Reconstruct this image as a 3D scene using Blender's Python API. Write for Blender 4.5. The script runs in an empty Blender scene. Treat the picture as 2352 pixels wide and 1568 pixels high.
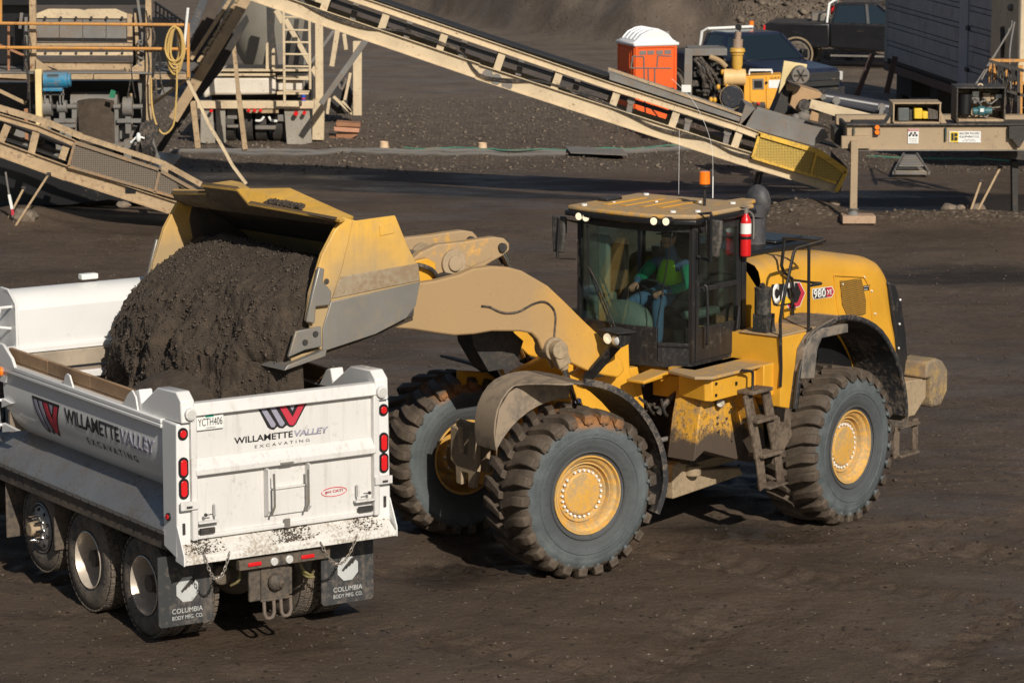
import bpy, bmesh, math, random
import numpy as np
from mathutils import Vector, Matrix
random.seed(7); RN = np.random.default_rng(11)
R = math.radians
SC = bpy.context.scene
COL = SC.collection
# ------------------------------------------------------------------ camera
F_PX, PITCH, CAM_H = 7500.0, R(9.717), 8.519      # focal length in pixels of a 2352 px wide picture
cd = bpy.data.cameras.new('camera'); cam = bpy.data.objects.new('camera', cd); COL.objects.link(cam)
cd.sensor_width = 36; cd.lens = F_PX / 2352 * 36; cd.clip_start = 1; cd.clip_end = 2000
cam.location = (0, 0, CAM_H); cam.rotation_euler = (R(90) - PITCH, 0, 0)
cd.dof.use_dof = True; cd.dof.focus_distance = 36.5; cd.dof.aperture_fstop = 5.0
SC.camera = cam
# ------------------------------------------------------------------ light
SUN_AZ = Vector((.371, -.929, 0)).normalized(); SUN_EL = R(31)
sdir = Vector((SUN_AZ.x * math.cos(SUN_EL), SUN_AZ.y * math.cos(SUN_EL), math.sin(SUN_EL)))
ld = bpy.data.lights.new('sun', 'SUN'); ld.energy = 4.5; ld.angle = R(.53); ld.color = (1, .93, .82)
sun = bpy.data.objects.new('sun', ld); COL.objects.link(sun); sun.location = (20, -30, 60)
sun.rotation_euler = sdir.to_track_quat('Z', 'Y').to_euler()
wd = bpy.data.worlds.new('World'); SC.world = wd; wd.use_nodes = True
wn = wd.node_tree.nodes; wl = wd.node_tree.links
sky = wn.new('ShaderNodeTexSky'); sky.sky_type = 'NISHITA'; sky.sun_disc = False
sky.sun_elevation = SUN_EL; sky.sun_rotation = math.atan2(sdir.x, sdir.y)
wn['Background'].inputs[1].default_value = 0.05
wl.new(sky.outputs[0], wn['Background'].inputs[0])
SC.view_settings.view_transform = 'Standard'; SC.view_settings.look = 'None'
SC.view_settings.exposure = 0.0; SC.view_settings.gamma = 1.0; SC.view_settings.use_curve_mapping = False

# ------------------------------------------------------------------ frames: where machine-local coordinates sit in the yard
FR = {'B': ((1.554, 36.935, -.07), 232.242), 'F': ((1.554, 36.935, 0), 213.521),
      'T': ((-2.276, 31.821, 0), 123.0), 'W': ((0, 0, 0), 0)}
def U(fr, u, v, ax, val):
    """survey helper: photo pixel (u, v) on the plane <axis>=<val> of a frame -> local coordinates"""
    x = (u - 1176) / F_PX; y = -(v - 784) / F_PX
    d = Vector((x, math.cos(PITCH) + y * math.sin(PITCH), -math.sin(PITCH) + y * math.cos(PITCH)))
    p = Vector((0, 0, CAM_H)); o, yaw = FR[fr]
    m = Matrix.Rotation(-R(yaw), 3, 'Z'); p = m @ (p - Vector(o)); d = m @ d
    t = (val - p[ax]) / d[ax]; return p + t * d
def UP(fr, ax, val, pts):
    """the same for a list of pixels; drops the constant axis"""
    k = [i for i in range(3) if i != ax]; o = []
    for u, v in pts:
        q = U(fr, u, v, ax, val); o.append((q[k[0]], q[k[1]]))
    return o
def W(u, v, Y): return U('W', u, v, 1, Y)
def G(u, v, z=0.0): return U('W', u, v, 2, z)

# ------------------------------------------------------------------ mesh builder
SPLIT = set('latch_plate latch_pin landing_gear ladder_rung roof_rib chute_lever fuel_tank brake_chamber engine_hose guy_hose stair_rail cable_bracket fender_flap tail_leg shade_wall side_spring return_idler axle steering hose_run chute_plate air_line_pair idler suspension maker_bar deck_rib wheel_flap_pair lowered rear_glass gate_part roof_bolt rail_line rib_line wire_loop tow_loop pump_rib pillar box_foot'.split())
TINY = set('wheel_nuts bolts bolt_row rivets guard_bolt rim_holes engine_parts engine_fittings hydraulic_hoses cab_fittings wiring shadow_gap air_line'.split())
class MB:
    def __init__(s, M=None): s.v = []; s.f = []; s.M = M
    def add(s, vs, fs):
        n = len(s.v); s.v += [tuple(v) for v in vs]; s.f += [tuple(i + n for i in f) for f in fs]; return s
    def hexa(s, p): return s.add(p, [(0, 3, 2, 1), (4, 5, 6, 7), (0, 1, 5, 4), (1, 2, 6, 5), (2, 3, 7, 6), (3, 0, 4, 7)])
    def bb(s, x0, x1, y0, y1, z0, z1):
        return s.hexa([(x0, y0, z0), (x1, y0, z0), (x1, y1, z0), (x0, y1, z0), (x0, y0, z1), (x1, y0, z1), (x1, y1, z1), (x0, y1, z1)])
    def beam(s, p, q, w, h=None, up=(0, 0, 1)):
        h = w if h is None else h; p = Vector(p); q = Vector(q); d = (q - p).normalized(); up = Vector(up)
        if abs(d.dot(up)) > .97: up = Vector((0, 1, 0)) if abs(d.y) < .9 else Vector((1, 0, 0))
        a = d.cross(up).normalized() * w / 2; b = a.cross(d).normalized() * h / 2
        return s.hexa([p - a - b, p + a - b, p + a + b, p - a + b, q - a - b, q + a - b, q + a + b, q - a + b])
    def chan(s, p, q, h, w, t=.012, up=(0, 0, 1), side=1):
        """C-channel: web on one side, two flanges"""
        p = Vector(p); q = Vector(q); d = (q - p).normalized(); up = Vector(up)
        a = d.cross(up).normalized() * side; b = (a.cross(d) * side).normalized()
        s.beam(p, q, t, h, b)
        for k in (1, -1):
            o = b * (k * (h / 2 - t / 2)) + a * (w / 2 + t / 2 + .001); s.beam(p + o, q + o, w, t, b)
        return s
    def cyl(s, p, q, r, r2=None, n=20, caps=True):
        r2 = r if r2 is None else r2; p = Vector(p); q = Vector(q); d = (q - p).normalized()
        a = d.orthogonal().normalized(); b = d.cross(a); vs = []
        for c, rr in ((p, r), (q, r2)):
            for i in range(n):
                t = 2 * math.pi * i / n; vs.append(c + a * rr * math.cos(t) + b * rr * math.sin(t))
        fs = [(i, (i + 1) % n, n + (i + 1) % n, n + i) for i in range(n)]
        if caps: fs += [tuple(range(n))[::-1], tuple(range(n, 2 * n))]
        return s.add(vs, fs)
    def lathe(s, prof, o, axis, n=32, close=False):
        o = Vector(o); d = Vector(axis).normalized(); a = d.orthogonal().normalized(); b = d.cross(a); vs = []
        for r, z in prof:
            for i in range(n):
                t = 2 * math.pi * i / n; vs.append(o + d * z + (a * math.cos(t) + b * math.sin(t)) * r)
        m = len(prof); fs = [(j * n + i, j * n + (i + 1) % n, (j + 1) * n + (i + 1) % n, (j + 1) * n + i) for j in range(m - 1) for i in range(n)]
        if not close: fs += [tuple(range(n))[::-1], tuple(range((m - 1) * n, m * n))]
        return s.add(vs, fs)
    def tube(s, pts, r, n=8, sub=0, closed=False):
        pts = [Vector(p) for p in pts]
        if sub and len(pts) > 2: pts = smooth_path(pts, sub)
        rs = r if isinstance(r, (list, tuple)) else [r] * len(pts)
        vs = []; a = None; m = len(pts)
        for i, p in enumerate(pts):
            if closed: d = pts[(i + 1) % m] - pts[i - 1]
            else: d = pts[min(i + 1, m - 1)] - pts[max(i - 1, 0)]
            if d.length < 1e-9: d = Vector((0, 0, 1))
            d.normalize()
            a = d.orthogonal().normalized() if a is None else (a - d * a.dot(d)).normalized()
            b = d.cross(a)
            k = rs[min(i, len(rs) - 1)]
            if 0 < i < m - 1 and not closed:
                c = (pts[i] - pts[i - 1]).normalized().dot((pts[i + 1] - pts[i]).normalized()); k *= min(1.35, 1 / max(.5, math.sqrt((1 + c) / 2)))
            for j in range(n):
                t = 2 * math.pi * j / n; vs.append(p + (a * math.cos(t) + b * math.sin(t)) * k)
        rg = m if closed else m - 1
        fs = [(i * n + j, i * n + (j + 1) % n, ((i + 1) % m) * n + (j + 1) % n, ((i + 1) % m) * n + j) for i in range(rg) for j in range(n)]
        if not closed: fs += [tuple(range(n))[::-1], tuple(range((m - 1) * n, m * n))]
        return s.add(vs, fs)
    def prism(s, poly, ax, a, b):
        def mk(p, c): return (c, p[0], p[1]) if ax == 0 else (p[0], c, p[1]) if ax == 1 else (p[0], p[1], c)
        n = len(poly); vs = [mk(p, a) for p in poly] + [mk(p, b) for p in poly]
        return s.add(vs, [tuple(range(n))[::-1], tuple(range(n, 2 * n))] + [(i, (i + 1) % n, n + (i + 1) % n, n + i) for i in range(n)])
    def plate(s, pts, t):
        """flat polygon of 3-D points given real thickness t along its normal"""
        pts = [Vector(p) for p in pts]; nrm = Vector((0, 0, 0))
        for i in range(len(pts)): nrm += pts[i].cross(pts[(i + 1) % len(pts)])
        o = nrm.normalized() * t; n = len(pts)
        return s.add(pts + [p + o for p in pts], [tuple(range(n))[::-1], tuple(range(n, 2 * n))] + [(i, (i + 1) % n, n + (i + 1) % n, n + i) for i in range(n)])
    def strip(s, path, w0, w1, t, ax=1):
        """bent sheet: 2-D path in the plane across axis ax, spans w0[i]..w1[i] along it, thickness t inward"""
        n = len(path); P = [Vector(p) for p in path]; nr = []
        for i in range(n):
            d = (P[min(i + 1, n - 1)] - P[max(i - 1, 0)]).normalized(); nr.append(Vector((-d.y, d.x)))
        def mk(p, c): return (c, p[0], p[1]) if ax == 0 else (p[0], c, p[1]) if ax == 1 else (p[0], p[1], c)
        vs = []
        for i in range(n):
            a = w0[i] if isinstance(w0, (list, tuple)) else w0; b = w1[i] if isinstance(w1, (list, tuple)) else w1
            q = P[i] + nr[i] * t
            vs += [mk(P[i], a), mk(P[i], b), mk(q, b), mk(q, a)]
        fs = []
        for i in range(n - 1):
            o = 4 * i
            for j in range(4): fs.append((o + j, o + (j + 1) % 4, o + 4 + (j + 1) % 4, o + 4 + j))
        fs += [(3, 2, 1, 0), (4 * n - 4, 4 * n - 3, 4 * n - 2, 4 * n - 1)]
        return s.add(vs, fs)
    def ball(s, c, r, n=12, m=8):
        r = (r, r, r) if not isinstance(r, (tuple, list)) else r; vs = []; c = Vector(c)
        for j in range(1, m):
            th = math.pi * j / m
            for i in range(n):
                t = 2 * math.pi * i / n; vs.append((c.x + r[0] * math.sin(th) * math.cos(t), c.y + r[1] * math.sin(th) * math.sin(t), c.z + r[2] * math.cos(th)))
        vs += [(c.x, c.y, c.z + r[2]), (c.x, c.y, c.z - r[2])]; k = len(vs) - 2
        fs = [(j * n + i, (j + 1) * n + i, (j + 1) * n + (i + 1) % n, j * n + (i + 1) % n) for j in range(m - 2) for i in range(n)]
        fs += [(i, (i + 1) % n, k) for i in range(n)] + [((m - 2) * n + (i + 1) % n, (m - 2) * n + i, k + 1) for i in range(n)]
        return s.add(vs, fs)
    def mesh(s, name, mt, smooth=35):
        me = bpy.data.meshes.new(name)
        vs = [tuple(s.M @ Vector(v)) for v in s.v] if s.M is not None else s.v
        me.from_pydata(vs, [], s.f); me.update()
        bm = bmesh.new(); bm.from_mesh(me); bmesh.ops.recalc_face_normals(bm, faces=bm.faces); bm.to_mesh(me); bm.free()
        if smooth:
            me.polygons.foreach_set('use_smooth', [True] * len(me.polygons)); me.set_sharp_from_angle(angle=R(smooth))
        if mt: me.materials.append(mt)
        return me
    def pieces(s):
        par = list(range(len(s.v)))
        def fd(i):
            while par[i] != i: par[i] = par[par[i]]; i = par[i]
            return i
        for f in s.f:
            a = fd(f[0])
            for i in f[1:]: par[fd(i)] = a
        gr = {}
        for f in s.f: gr.setdefault(fd(f[0]), []).append(f)
        out = []
        for fs in gr.values():
            mp = {}; m = MB(s.M)
            for f in fs:
                for i in f:
                    if i not in mp: mp[i] = len(m.v); m.v.append(s.v[i])
                m.f.append(tuple(mp[i] for i in f))
            out.append(m)
        return out
    def build(s, name, mt, parent=None, bev=0, smooth=35, loc=None):
        if name in SPLIT:
            ps = s.pieces()
            if len(ps) > 1:
                for p in ps: p._one(name, mt, parent, bev, smooth, loc)
                return None
        return s._one(name, mt, parent, bev, smooth, loc)
    def _one(s, name, mt, parent=None, bev=0, smooth=35, loc=None):
        o = bpy.data.objects.new(name, s.mesh(name, mt, smooth)); COL.objects.link(o)
        if parent is not None: o.parent = parent
        if loc is not None: o.location = loc
        if bev:
            b = o.modifiers.new('bevel', 'BEVEL'); b.width = bev; b.segments = 2; b.limit_method = 'ANGLE'; b.angle_limit = R(38); b.harden_normals = False
        if name in TINY: o['kind'] = 'stuff'
        return o
def smooth_path(pts, sub):
    out = []; n = len(pts)
    for i in range(n - 1):
        p0 = pts[max(i - 1, 0)]; p1 = pts[i]; p2 = pts[i + 1]; p3 = pts[min(i + 2, n - 1)]
        for k in range(sub):
            t = k / sub
            out.append(.5 * ((2 * p1) + (p2 - p0) * t + (2 * p0 - 5 * p1 + 4 * p2 - p3) * t * t + (3 * p1 - p0 - 3 * p2 + p3) * t ** 3))
    out.append(pts[-1]); return out
def sm2(pts, sub):
    return [(p.x, p.y) for p in smooth_path([Vector((a, b, 0)) for a, b in pts], sub)]
def empty(name, loc=(0, 0, 0), rz=0, parent=None):
    o = bpy.data.objects.new(name, None); COL.objects.link(o); o.location = loc; o.rotation_euler = (0, 0, R(rz)); o.empty_display_size = .2
    if parent is not None: o.parent = parent
    return o
def tag(o, label=None, cat=None, group=None, kind=None):
    if label: o['label'] = label
    if cat: o['category'] = cat
    if group: o['group'] = group
    if kind: o['kind'] = kind
    return o
def copy_tree(o, parent=None):
    c = o.copy(); COL.objects.link(c)
    if parent is not None: c.parent = parent
    for ch in list(o.children): copy_tree(ch, c)
    return c

# ------------------------------------------------------------------ materials
def L(*c):
    return tuple((x / 255 / 12.92 if x / 255 <= .04045 else ((x / 255 + .055) / 1.055) ** 2.4) for x in c)
MATS = {}
DUST = (.27, .19, .115); MUD = (.075, .053, .037)
def mat(name, col, rough=.55, metal=0.0, dust=0.0, dcol=DUST, dscale=2.2, top=0.0, mud=None, var=.12, bump=.0, bscale=60, spec=.5, coat=0.0, streak=0.0, emit=None, speck=0.0, rust=0.0, grad=None):
    """paint or rubber with settled dust (patchy, more on surfaces that face up), splashed mud below z=mud, streaks and chips"""
    if name in MATS: return MATS[name]
    m = bpy.data.materials.new(name); m.use_nodes = True; nt = m.node_tree; n = nt.nodes; l = nt.links; b = n['Principled BSDF']
    tc = n.new('ShaderNodeTexCoord'); co = tc.outputs['Object']
    def noise(sc, det=5, rough=.6, vec=None, dist=0):
        t = n.new('ShaderNodeTexNoise'); t.inputs['Scale'].default_value = sc; t.inputs['Detail'].default_value = det
        t.inputs['Roughness'].default_value = rough; t.inputs['Distortion'].default_value = dist; l.new(vec or co, t.inputs['Vector']); return t.outputs['Fac']
    def math_(op, a, b_, clamp=False):
        t = n.new('ShaderNodeMath'); t.operation = op; t.use_clamp = clamp
        for i, x in enumerate((a, b_)):
            if isinstance(x, (int, float)): t.inputs[i].default_value = x
            else: l.new(x, t.inputs[i])
        return t.outputs[0]
    def ramp(f, a, b_):
        t = n.new('ShaderNodeMapRange'); t.inputs['From Min'].default_value = a; t.inputs['From Max'].default_value = b_; t.clamp = True; l.new(f, t.inputs['Value']); return t.outputs[0]
    def mix(f, a, b_):
        t = n.new('ShaderNodeMix'); t.data_type = 'RGBA'
        if isinstance(f, (int, float)): t.inputs['Factor'].default_value = f
        else: l.new(f, t.inputs['Factor'])
        for k, x in (('A', a), ('B', b_)):
            s_ = [q for q in t.inputs if q.name == k and q.type == 'RGBA'][0]
            if isinstance(x, tuple): s_.default_value = (*x[:3], 1)
            else: l.new(x, s_)
        return [q for q in t.outputs if q.type == 'RGBA'][0]
    c = mix(ramp(noise(1.7, 4), .3, .7), tuple(x * (1 - var) for x in col), tuple(min(1, x * (1 + var)) for x in col))
    rg = rough
    if rust:
        f = ramp(noise(9, 8, .7), .62 - .25 * rust, .72 - .2 * rust); c = mix(f, c, (.16, .065, .03))
    if streak:
        mp = n.new('ShaderNodeMapping'); mp.inputs['Scale'].default_value = (14, 14, .8); l.new(co, mp.inputs['Vector'])
        f = math_('MULTIPLY', ramp(noise(1, 6, .7, mp.outputs[0]), .52, .75), streak); c = mix(f, c, dcol)
    if dust or top:
        f = ramp(math_('ADD', noise(dscale, 9, .68), noise(dscale * 9, 5, .6)), 1.22 - .55 * dust, 1.42 - .45 * dust)
        f = math_('MULTIPLY', f, min(1, .35 + dust))
        if top:
            g = n.new('ShaderNodeNewGeometry'); sx = n.new('ShaderNodeSeparateXYZ'); l.new(g.outputs['Normal'], sx.inputs[0])
            t = math_('MULTIPLY', ramp(sx.outputs['Z'], .25, .85), ramp(noise(dscale * 2.5, 7, .65), .28, .62)); t = math_('MULTIPLY', t, top)
            f = math_('MAXIMUM', f, t)
        if grad:
            sg = n.new('ShaderNodeSeparateXYZ'); l.new(co, sg.inputs[0]); gq = math_('ADD', sg.outputs[grad[0]], math_('MULTIPLY', math_('SUBTRACT', noise(2.2, 7, .65), .5), grad[3]))
            f = math_('MAXIMUM', math_('MULTIPLY', f, .45), math_('MULTIPLY', ramp(gq, grad[1], grad[2]), grad[4]))
        c = mix(f, c, dcol); rg = math_('ADD', math_('MULTIPLY', f, .85 - rough), rough)
    if speck:
        v = n.new('ShaderNodeTexVoronoi'); v.inputs['Scale'].default_value = 38; l.new(co, v.inputs['Vector'])
        f = math_('MULTIPLY', math_('LESS_THAN', v.outputs['Distance'], .16), ramp(noise(5, 4), .5, .62)); c = mix(math_('MULTIPLY', f, speck), c, tuple(x * .35 for x in DUST))
    if mud is not None:
        sx = n.new('ShaderNodeSeparateXYZ'); l.new(co, sx.inputs[0])
        h = math_('ADD', sx.outputs['Z'], math_('MULTIPLY', math_('SUBTRACT', noise(4, 9, .7), .5), .7))
        f = ramp(h, mud + .08, mud - .04); c = mix(f, c, MUD)
        f2 = ramp(h, mud + .5, mud); c = mix(math_('MULTIPLY', f2, ramp(noise(30, 4), .55, .6)), c, MUD)
        rg = math_('ADD', math_('MULTIPLY', f, .7 - rough), rg) if not isinstance(rg, float) else math_('ADD', math_('MULTIPLY', f, .7 - rough), rough)
    l.new(c, b.inputs['Base Color'])
    if isinstance(rg, (int, float)): b.inputs['Roughness'].default_value = rg
    else: l.new(rg, b.inputs['Roughness'])
    b.inputs['Metallic'].default_value = metal; b.inputs['Specular IOR Level'].default_value = spec; b.inputs['Coat Weight'].default_value = coat
    if emit: b.inputs['Emission Color'].default_value = (*emit[0], 1); b.inputs['Emission Strength'].default_value = emit[1]
    bs = bump if bump else .06
    bp = n.new('ShaderNodeBump'); bp.inputs['Strength'].default_value = bs; bp.inputs['Distance'].default_value = .02
    l.new(noise(bscale, 6, .65), bp.inputs['Height']); l.new(bp.outputs[0], b.inputs['Normal'])
    MATS[name] = m; return m
def glass(name, tint=(.72, .78, .75), refl=1.0, dirt=.10):
    m = bpy.data.materials.new(name); m.use_nodes = True; nt = m.node_tree; n = nt.nodes; l = nt.links; n.remove(n['Principled BSDF'])
    out = n['Material Output']; tr = n.new('ShaderNodeBsdfTransparent'); tr.inputs[0].default_value = (*tint, 1)
    gl = n.new('ShaderNodeBsdfGlossy'); gl.inputs['Roughness'].default_value = .03; fr = n.new('ShaderNodeFresnel'); fr.inputs[0].default_value = 1.5
    a = n.new('ShaderNodeMixShader'); fm = n.new('ShaderNodeMath'); fm.operation = 'MULTIPLY'; fm.inputs[1].default_value = .55 * refl; l.new(fr.outputs[0], fm.inputs[0]); l.new(fm.outputs[0], a.inputs[0]); l.new(tr.outputs[0], a.inputs[1]); l.new(gl.outputs[0], a.inputs[2])
    df = n.new('ShaderNodeBsdfDiffuse'); df.inputs[0].default_value = (.25, .21, .16, 1)
    t = n.new('ShaderNodeTexNoise'); t.inputs['Scale'].default_value = 3; t.inputs['Detail'].default_value = 9; t.inputs['Roughness'].default_value = .7
    tc = n.new('ShaderNodeTexCoord'); l.new(tc.outputs['Object'], t.inputs['Vector'])
    mr = n.new('ShaderNodeMapRange'); mr.inputs['From Min'].default_value = .4; mr.inputs['From Max'].default_value = .8; mr.inputs['To Max'].default_value = dirt * 2; mr.inputs['To Min'].default_value = dirt * .3
    l.new(t.outputs['Fac'], mr.inputs['Value']); b = n.new('ShaderNodeMixShader'); l.new(mr.outputs[0], b.inputs[0]); l.new(a.outputs[0], b.inputs[1]); l.new(df.outputs[0], b.inputs[2])
    l.new(b.outputs[0], out.inputs[0]); MATS[name] = m; return m
YEL = (.68, .345, .03)
M_yel = mat('machine_yellow', YEL, .42, dust=.14, top=.75, dscale=1.3, dcol=(.36, .23, .10), coat=.15)
M_yel_dust = mat('yellow_under_dust', YEL, .5, dust=.93, top=.9, dscale=1.1, dcol=(.37, .255, .14), speck=.8)
M_arm = mat('arm_yellow_dusted', YEL, .5, dust=.3, top=.8, dscale=1.1, dcol=(.325, .225, .125), speck=1.0, streak=.15, grad=(0, 1.1, 2.2, .9, .9))
M_yel_mud = mat('yellow_with_mud', YEL, .55, dust=.6, top=.8, mud=1.3, dcol=(.32, .21, .10), dscale=1.5)
M_hub = mat('rim_yellow', (.64, .35, .07), .5, dust=.6, dcol=(.40, .28, .14))
M_beige = mat('dusty_beige', (.36, .27, .17), .7, dust=.5, var=.15, dcol=(.25, .19, .12), bump=.1)
M_black = mat('black_plastic', (.015, .015, .016), .5, dust=.22, top=.35, dcol=(.12, .1, .08), streak=.25)
M_blackc = mat('black_clean', (.012, .012, .013), .35, dust=.05)
M_rail = mat('rail_black', (.014, .014, .015), .4, dust=.1, top=.3)
M_fender = mat('fender_black', (.03, .03, .032), .55, dust=.45, top=.9, dcol=(.2, .155, .115))
M_hose = mat('hose_rubber', (.03, .028, .026), .6, dust=.5, dcol=(.16, .12, .09))
M_steel = mat('worn_steel', (.25, .235, .21), .42, metal=.4, dust=.35, dcol=(.27, .2, .125), dscale=.7, streak=.25)
M_chrome = mat('chrome', (.7, .7, .7), .12, metal=1, var=.02)
M_white = mat('truck_white', (.72, .715, .70), .33, dust=.05, top=.1, dcol=(.42, .38, .33), coat=.3, var=.03)
M_whited = mat('truck_white_dirty', (.64, .625, .605), .45, dust=.2, dcol=(.36, .32, .27), var=.05, streak=.45, dscale=3)
M_whitem = mat('truck_white_muddy', (.7, .68, .64), .5, dust=.5, top=.4, dcol=(.3, .245, .185), var=.05, dscale=4)
M_alu = mat('tarnished_alloy', (.26, .25, .245), .36, metal=.5, dust=.4, dcol=(.17, .14, .11), dscale=3)
M_frame = mat('truck_frame', (.045, .04, .036), .65, dust=.75, dcol=(.115, .088, .064))
M_rubber = mat('truck_tyre', (.045, .042, .04), .75, dust=.75, dcol=(.165, .13, .098), dscale=5)
M_flap = mat('mud_flap', (.035, .036, .038), .6, dust=.35, streak=.8, dcol=(.16, .13, .105))
M_wood = mat('weathered_plank', (.3, .185, .1), .75, var=.35, dust=.3, streak=.0, dcol=(.17, .12, .085), bump=.25, bscale=25)
M_red = mat('lamp_red', (.6, .012, .015), .2, coat=.6, emit=((1, .02, .02), .05), var=.05)
M_amber = mat('lamp_amber', (.8, .16, .01), .2, coat=.6, emit=((1, .25, .01), .25), var=.05)
M_lens = mat('lamp_clear', (.75, .74, .7), .15, metal=.3, coat=.6, var=.02)
M_lit = mat('lamp_lit', (.6, .55, .42), .3, emit=((1, .82, .55), .75), var=.02)
M_ext = mat('extinguisher_red', (.62, .012, .014), .3, coat=.4, var=.05)
M_label = mat('label_white', (.75, .75, .72), .5, var=.04)
M_ink = mat('print_black', (.018, .017, .017), .45, var=.05)
M_lilac = mat('print_lilac', (.3, .29, .36), .45, var=.04)
M_pred = mat('print_red', (.5, .035, .06), .45, var=.04)
M_pyel = mat('print_yellow', (.75, .45, .03), .45, var=.04)
M_green = mat('print_green', (.0, .3, .2), .45, var=.04)
M_belt = mat('conveyor_belt', (.02, .019, .02), .7, dust=.25, dcol=(.07, .055, .042))
M_plant = mat('plant_beige', (.42, .30, .175), .65, dust=.4, dcol=(.25, .18, .115), rust=.22, var=.2, bump=.12, dscale=1.6)
M_plantl = mat('plant_cream', (.58, .46, .30), .65, dust=.28, dcol=(.34, .25, .16), rust=.1, var=.12, dscale=1.2)
M_plantg = mat('plant_grey', (.17, .165, .155), .65, dust=.5, dcol=(.2, .15, .11), rust=.1, var=.2)
M_dark = mat('dark_steel', (.03, .028, .026), .7, dust=.5, dcol=(.075, .058, .045))
M_orange = mat('rail_orange', (.55, .25, .05), .55, dust=.4, dcol=(.35, .22, .12), rust=.2)
M_rust = mat('rusty_wood', (.3, .14, .07), .75, dust=.3, var=.3)
GLASS = glass('cab_glass', (.86, .93, .89), dirt=.025)
GLASS2 = glass('car_glass', (.12, .17, .2), dirt=.06)

def text(s, parent, mt, org, xv, yv, name='lettering', M=None, bold=0.0, shear=0.0, space=1.0, th=.0015, warp=None, cuts=0):
    """flat lettering fitted to the parallelogram org, org+xv, org+yv (all local), extruded th"""
    cu = bpy.data.curves.new('t', 'FONT'); cu.body = s; cu.offset = bold; cu.shear = shear; cu.space_character = space; cu.resolution_u = 3
    to = bpy.data.objects.new('t', cu); COL.objects.link(to); dg = bpy.context.evaluated_depsgraph_get()
    me = bpy.data.meshes.new_from_object(to.evaluated_get(dg)); bpy.data.objects.remove(to); bpy.data.curves.remove(cu)
    return place_flat(me, parent, mt, org, xv, yv, name, M, th, warp, cuts)
def flat_shapes(polys, parent, mt, org, xv, yv, name='emblem', M=None, th=.0015, box=None, warp=None, cuts=0):
    me = bpy.data.meshes.new(name); vs = []; fs = []
    for p in polys: fs.append(tuple(range(len(vs), len(vs) + len(p)))); vs += [(a, b, 0) for a, b in p]
    me.from_pydata(vs, [], fs); return place_flat(me, parent, mt, org, xv, yv, name, M, th, warp, cuts, box)
def place_flat(me, parent, mt, org, xv, yv, name, M, th, warp, cuts, box=None):
    bm = bmesh.new(); bm.from_mesh(me); bmesh.ops.triangulate(bm, faces=bm.faces); xs = [v.co.x for v in bm.verts]; ys = [v.co.y for v in bm.verts]
    x0, x1, y0, y1 = box or (min(xs), max(xs), min(ys), max(ys))
    for k in range(1, cuts + 1):
        y = y0 + (y1 - y0) * k / (cuts + 1)
        bmesh.ops.bisect_plane(bm, geom=bm.verts[:] + bm.edges[:] + bm.faces[:], plane_co=(0, y, 0), plane_no=(0, 1, 0))
    org = Vector(org); xv = Vector(xv); yv = Vector(yv); nr = xv.cross(yv).normalized()
    for v in bm.verts:
        p = org + xv * ((v.co.x - x0) / (x1 - x0)) + yv * ((v.co.y - y0) / (y1 - y0))
        v.co = warp(p) if warp else p
    r = bmesh.ops.extrude_face_region(bm, geom=bm.faces[:])
    for e in r['geom']:
        if isinstance(e, bmesh.types.BMVert): e.co += nr * th
    bmesh.ops.recalc_face_normals(bm, faces=bm.faces)
    if M is not None: bmesh.ops.transform(bm, matrix=M, verts=bm.verts)
    bm.to_mesh(me); bm.free(); me.materials.clear(); me.materials.append(mt)
    for p in me.polygons: p.material_index = 0
    o = bpy.data.objects.new(name, me); COL.objects.link(o); o.parent = parent; return o

# ------------------------------------------------------------------ value noise for terrain
def vnoise(x, y, seed=0):
    xi = np.floor(x).astype(np.int64); yi = np.floor(y).astype(np.int64); xf = x - xi; yf = y - yi
    def h(a, b):
        n = (a * 374761393 + b * 668265263 + seed * 1442695041) & 0xffffffff
        n = ((n ^ (n >> 13)) * 1274126177) & 0xffffffff; return ((n ^ (n >> 16)) & 0xffff) / 65535.0
    u = xf * xf * (3 - 2 * xf); v = yf * yf * (3 - 2 * yf)
    return (h(xi, yi) * (1 - u) + h(xi + 1, yi) * u) * (1 - v) + (h(xi, yi + 1) * (1 - u) + h(xi + 1, yi + 1) * u) * v
def fbm(x, y, o=5, seed=0, g=.5):
    s = 0; a = 1; t = 0
    for k in range(o): s = s + a * vnoise(x * 2 ** k, y * 2 ** k, seed + k); t += a; a *= g
    return s / t - .5
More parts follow.
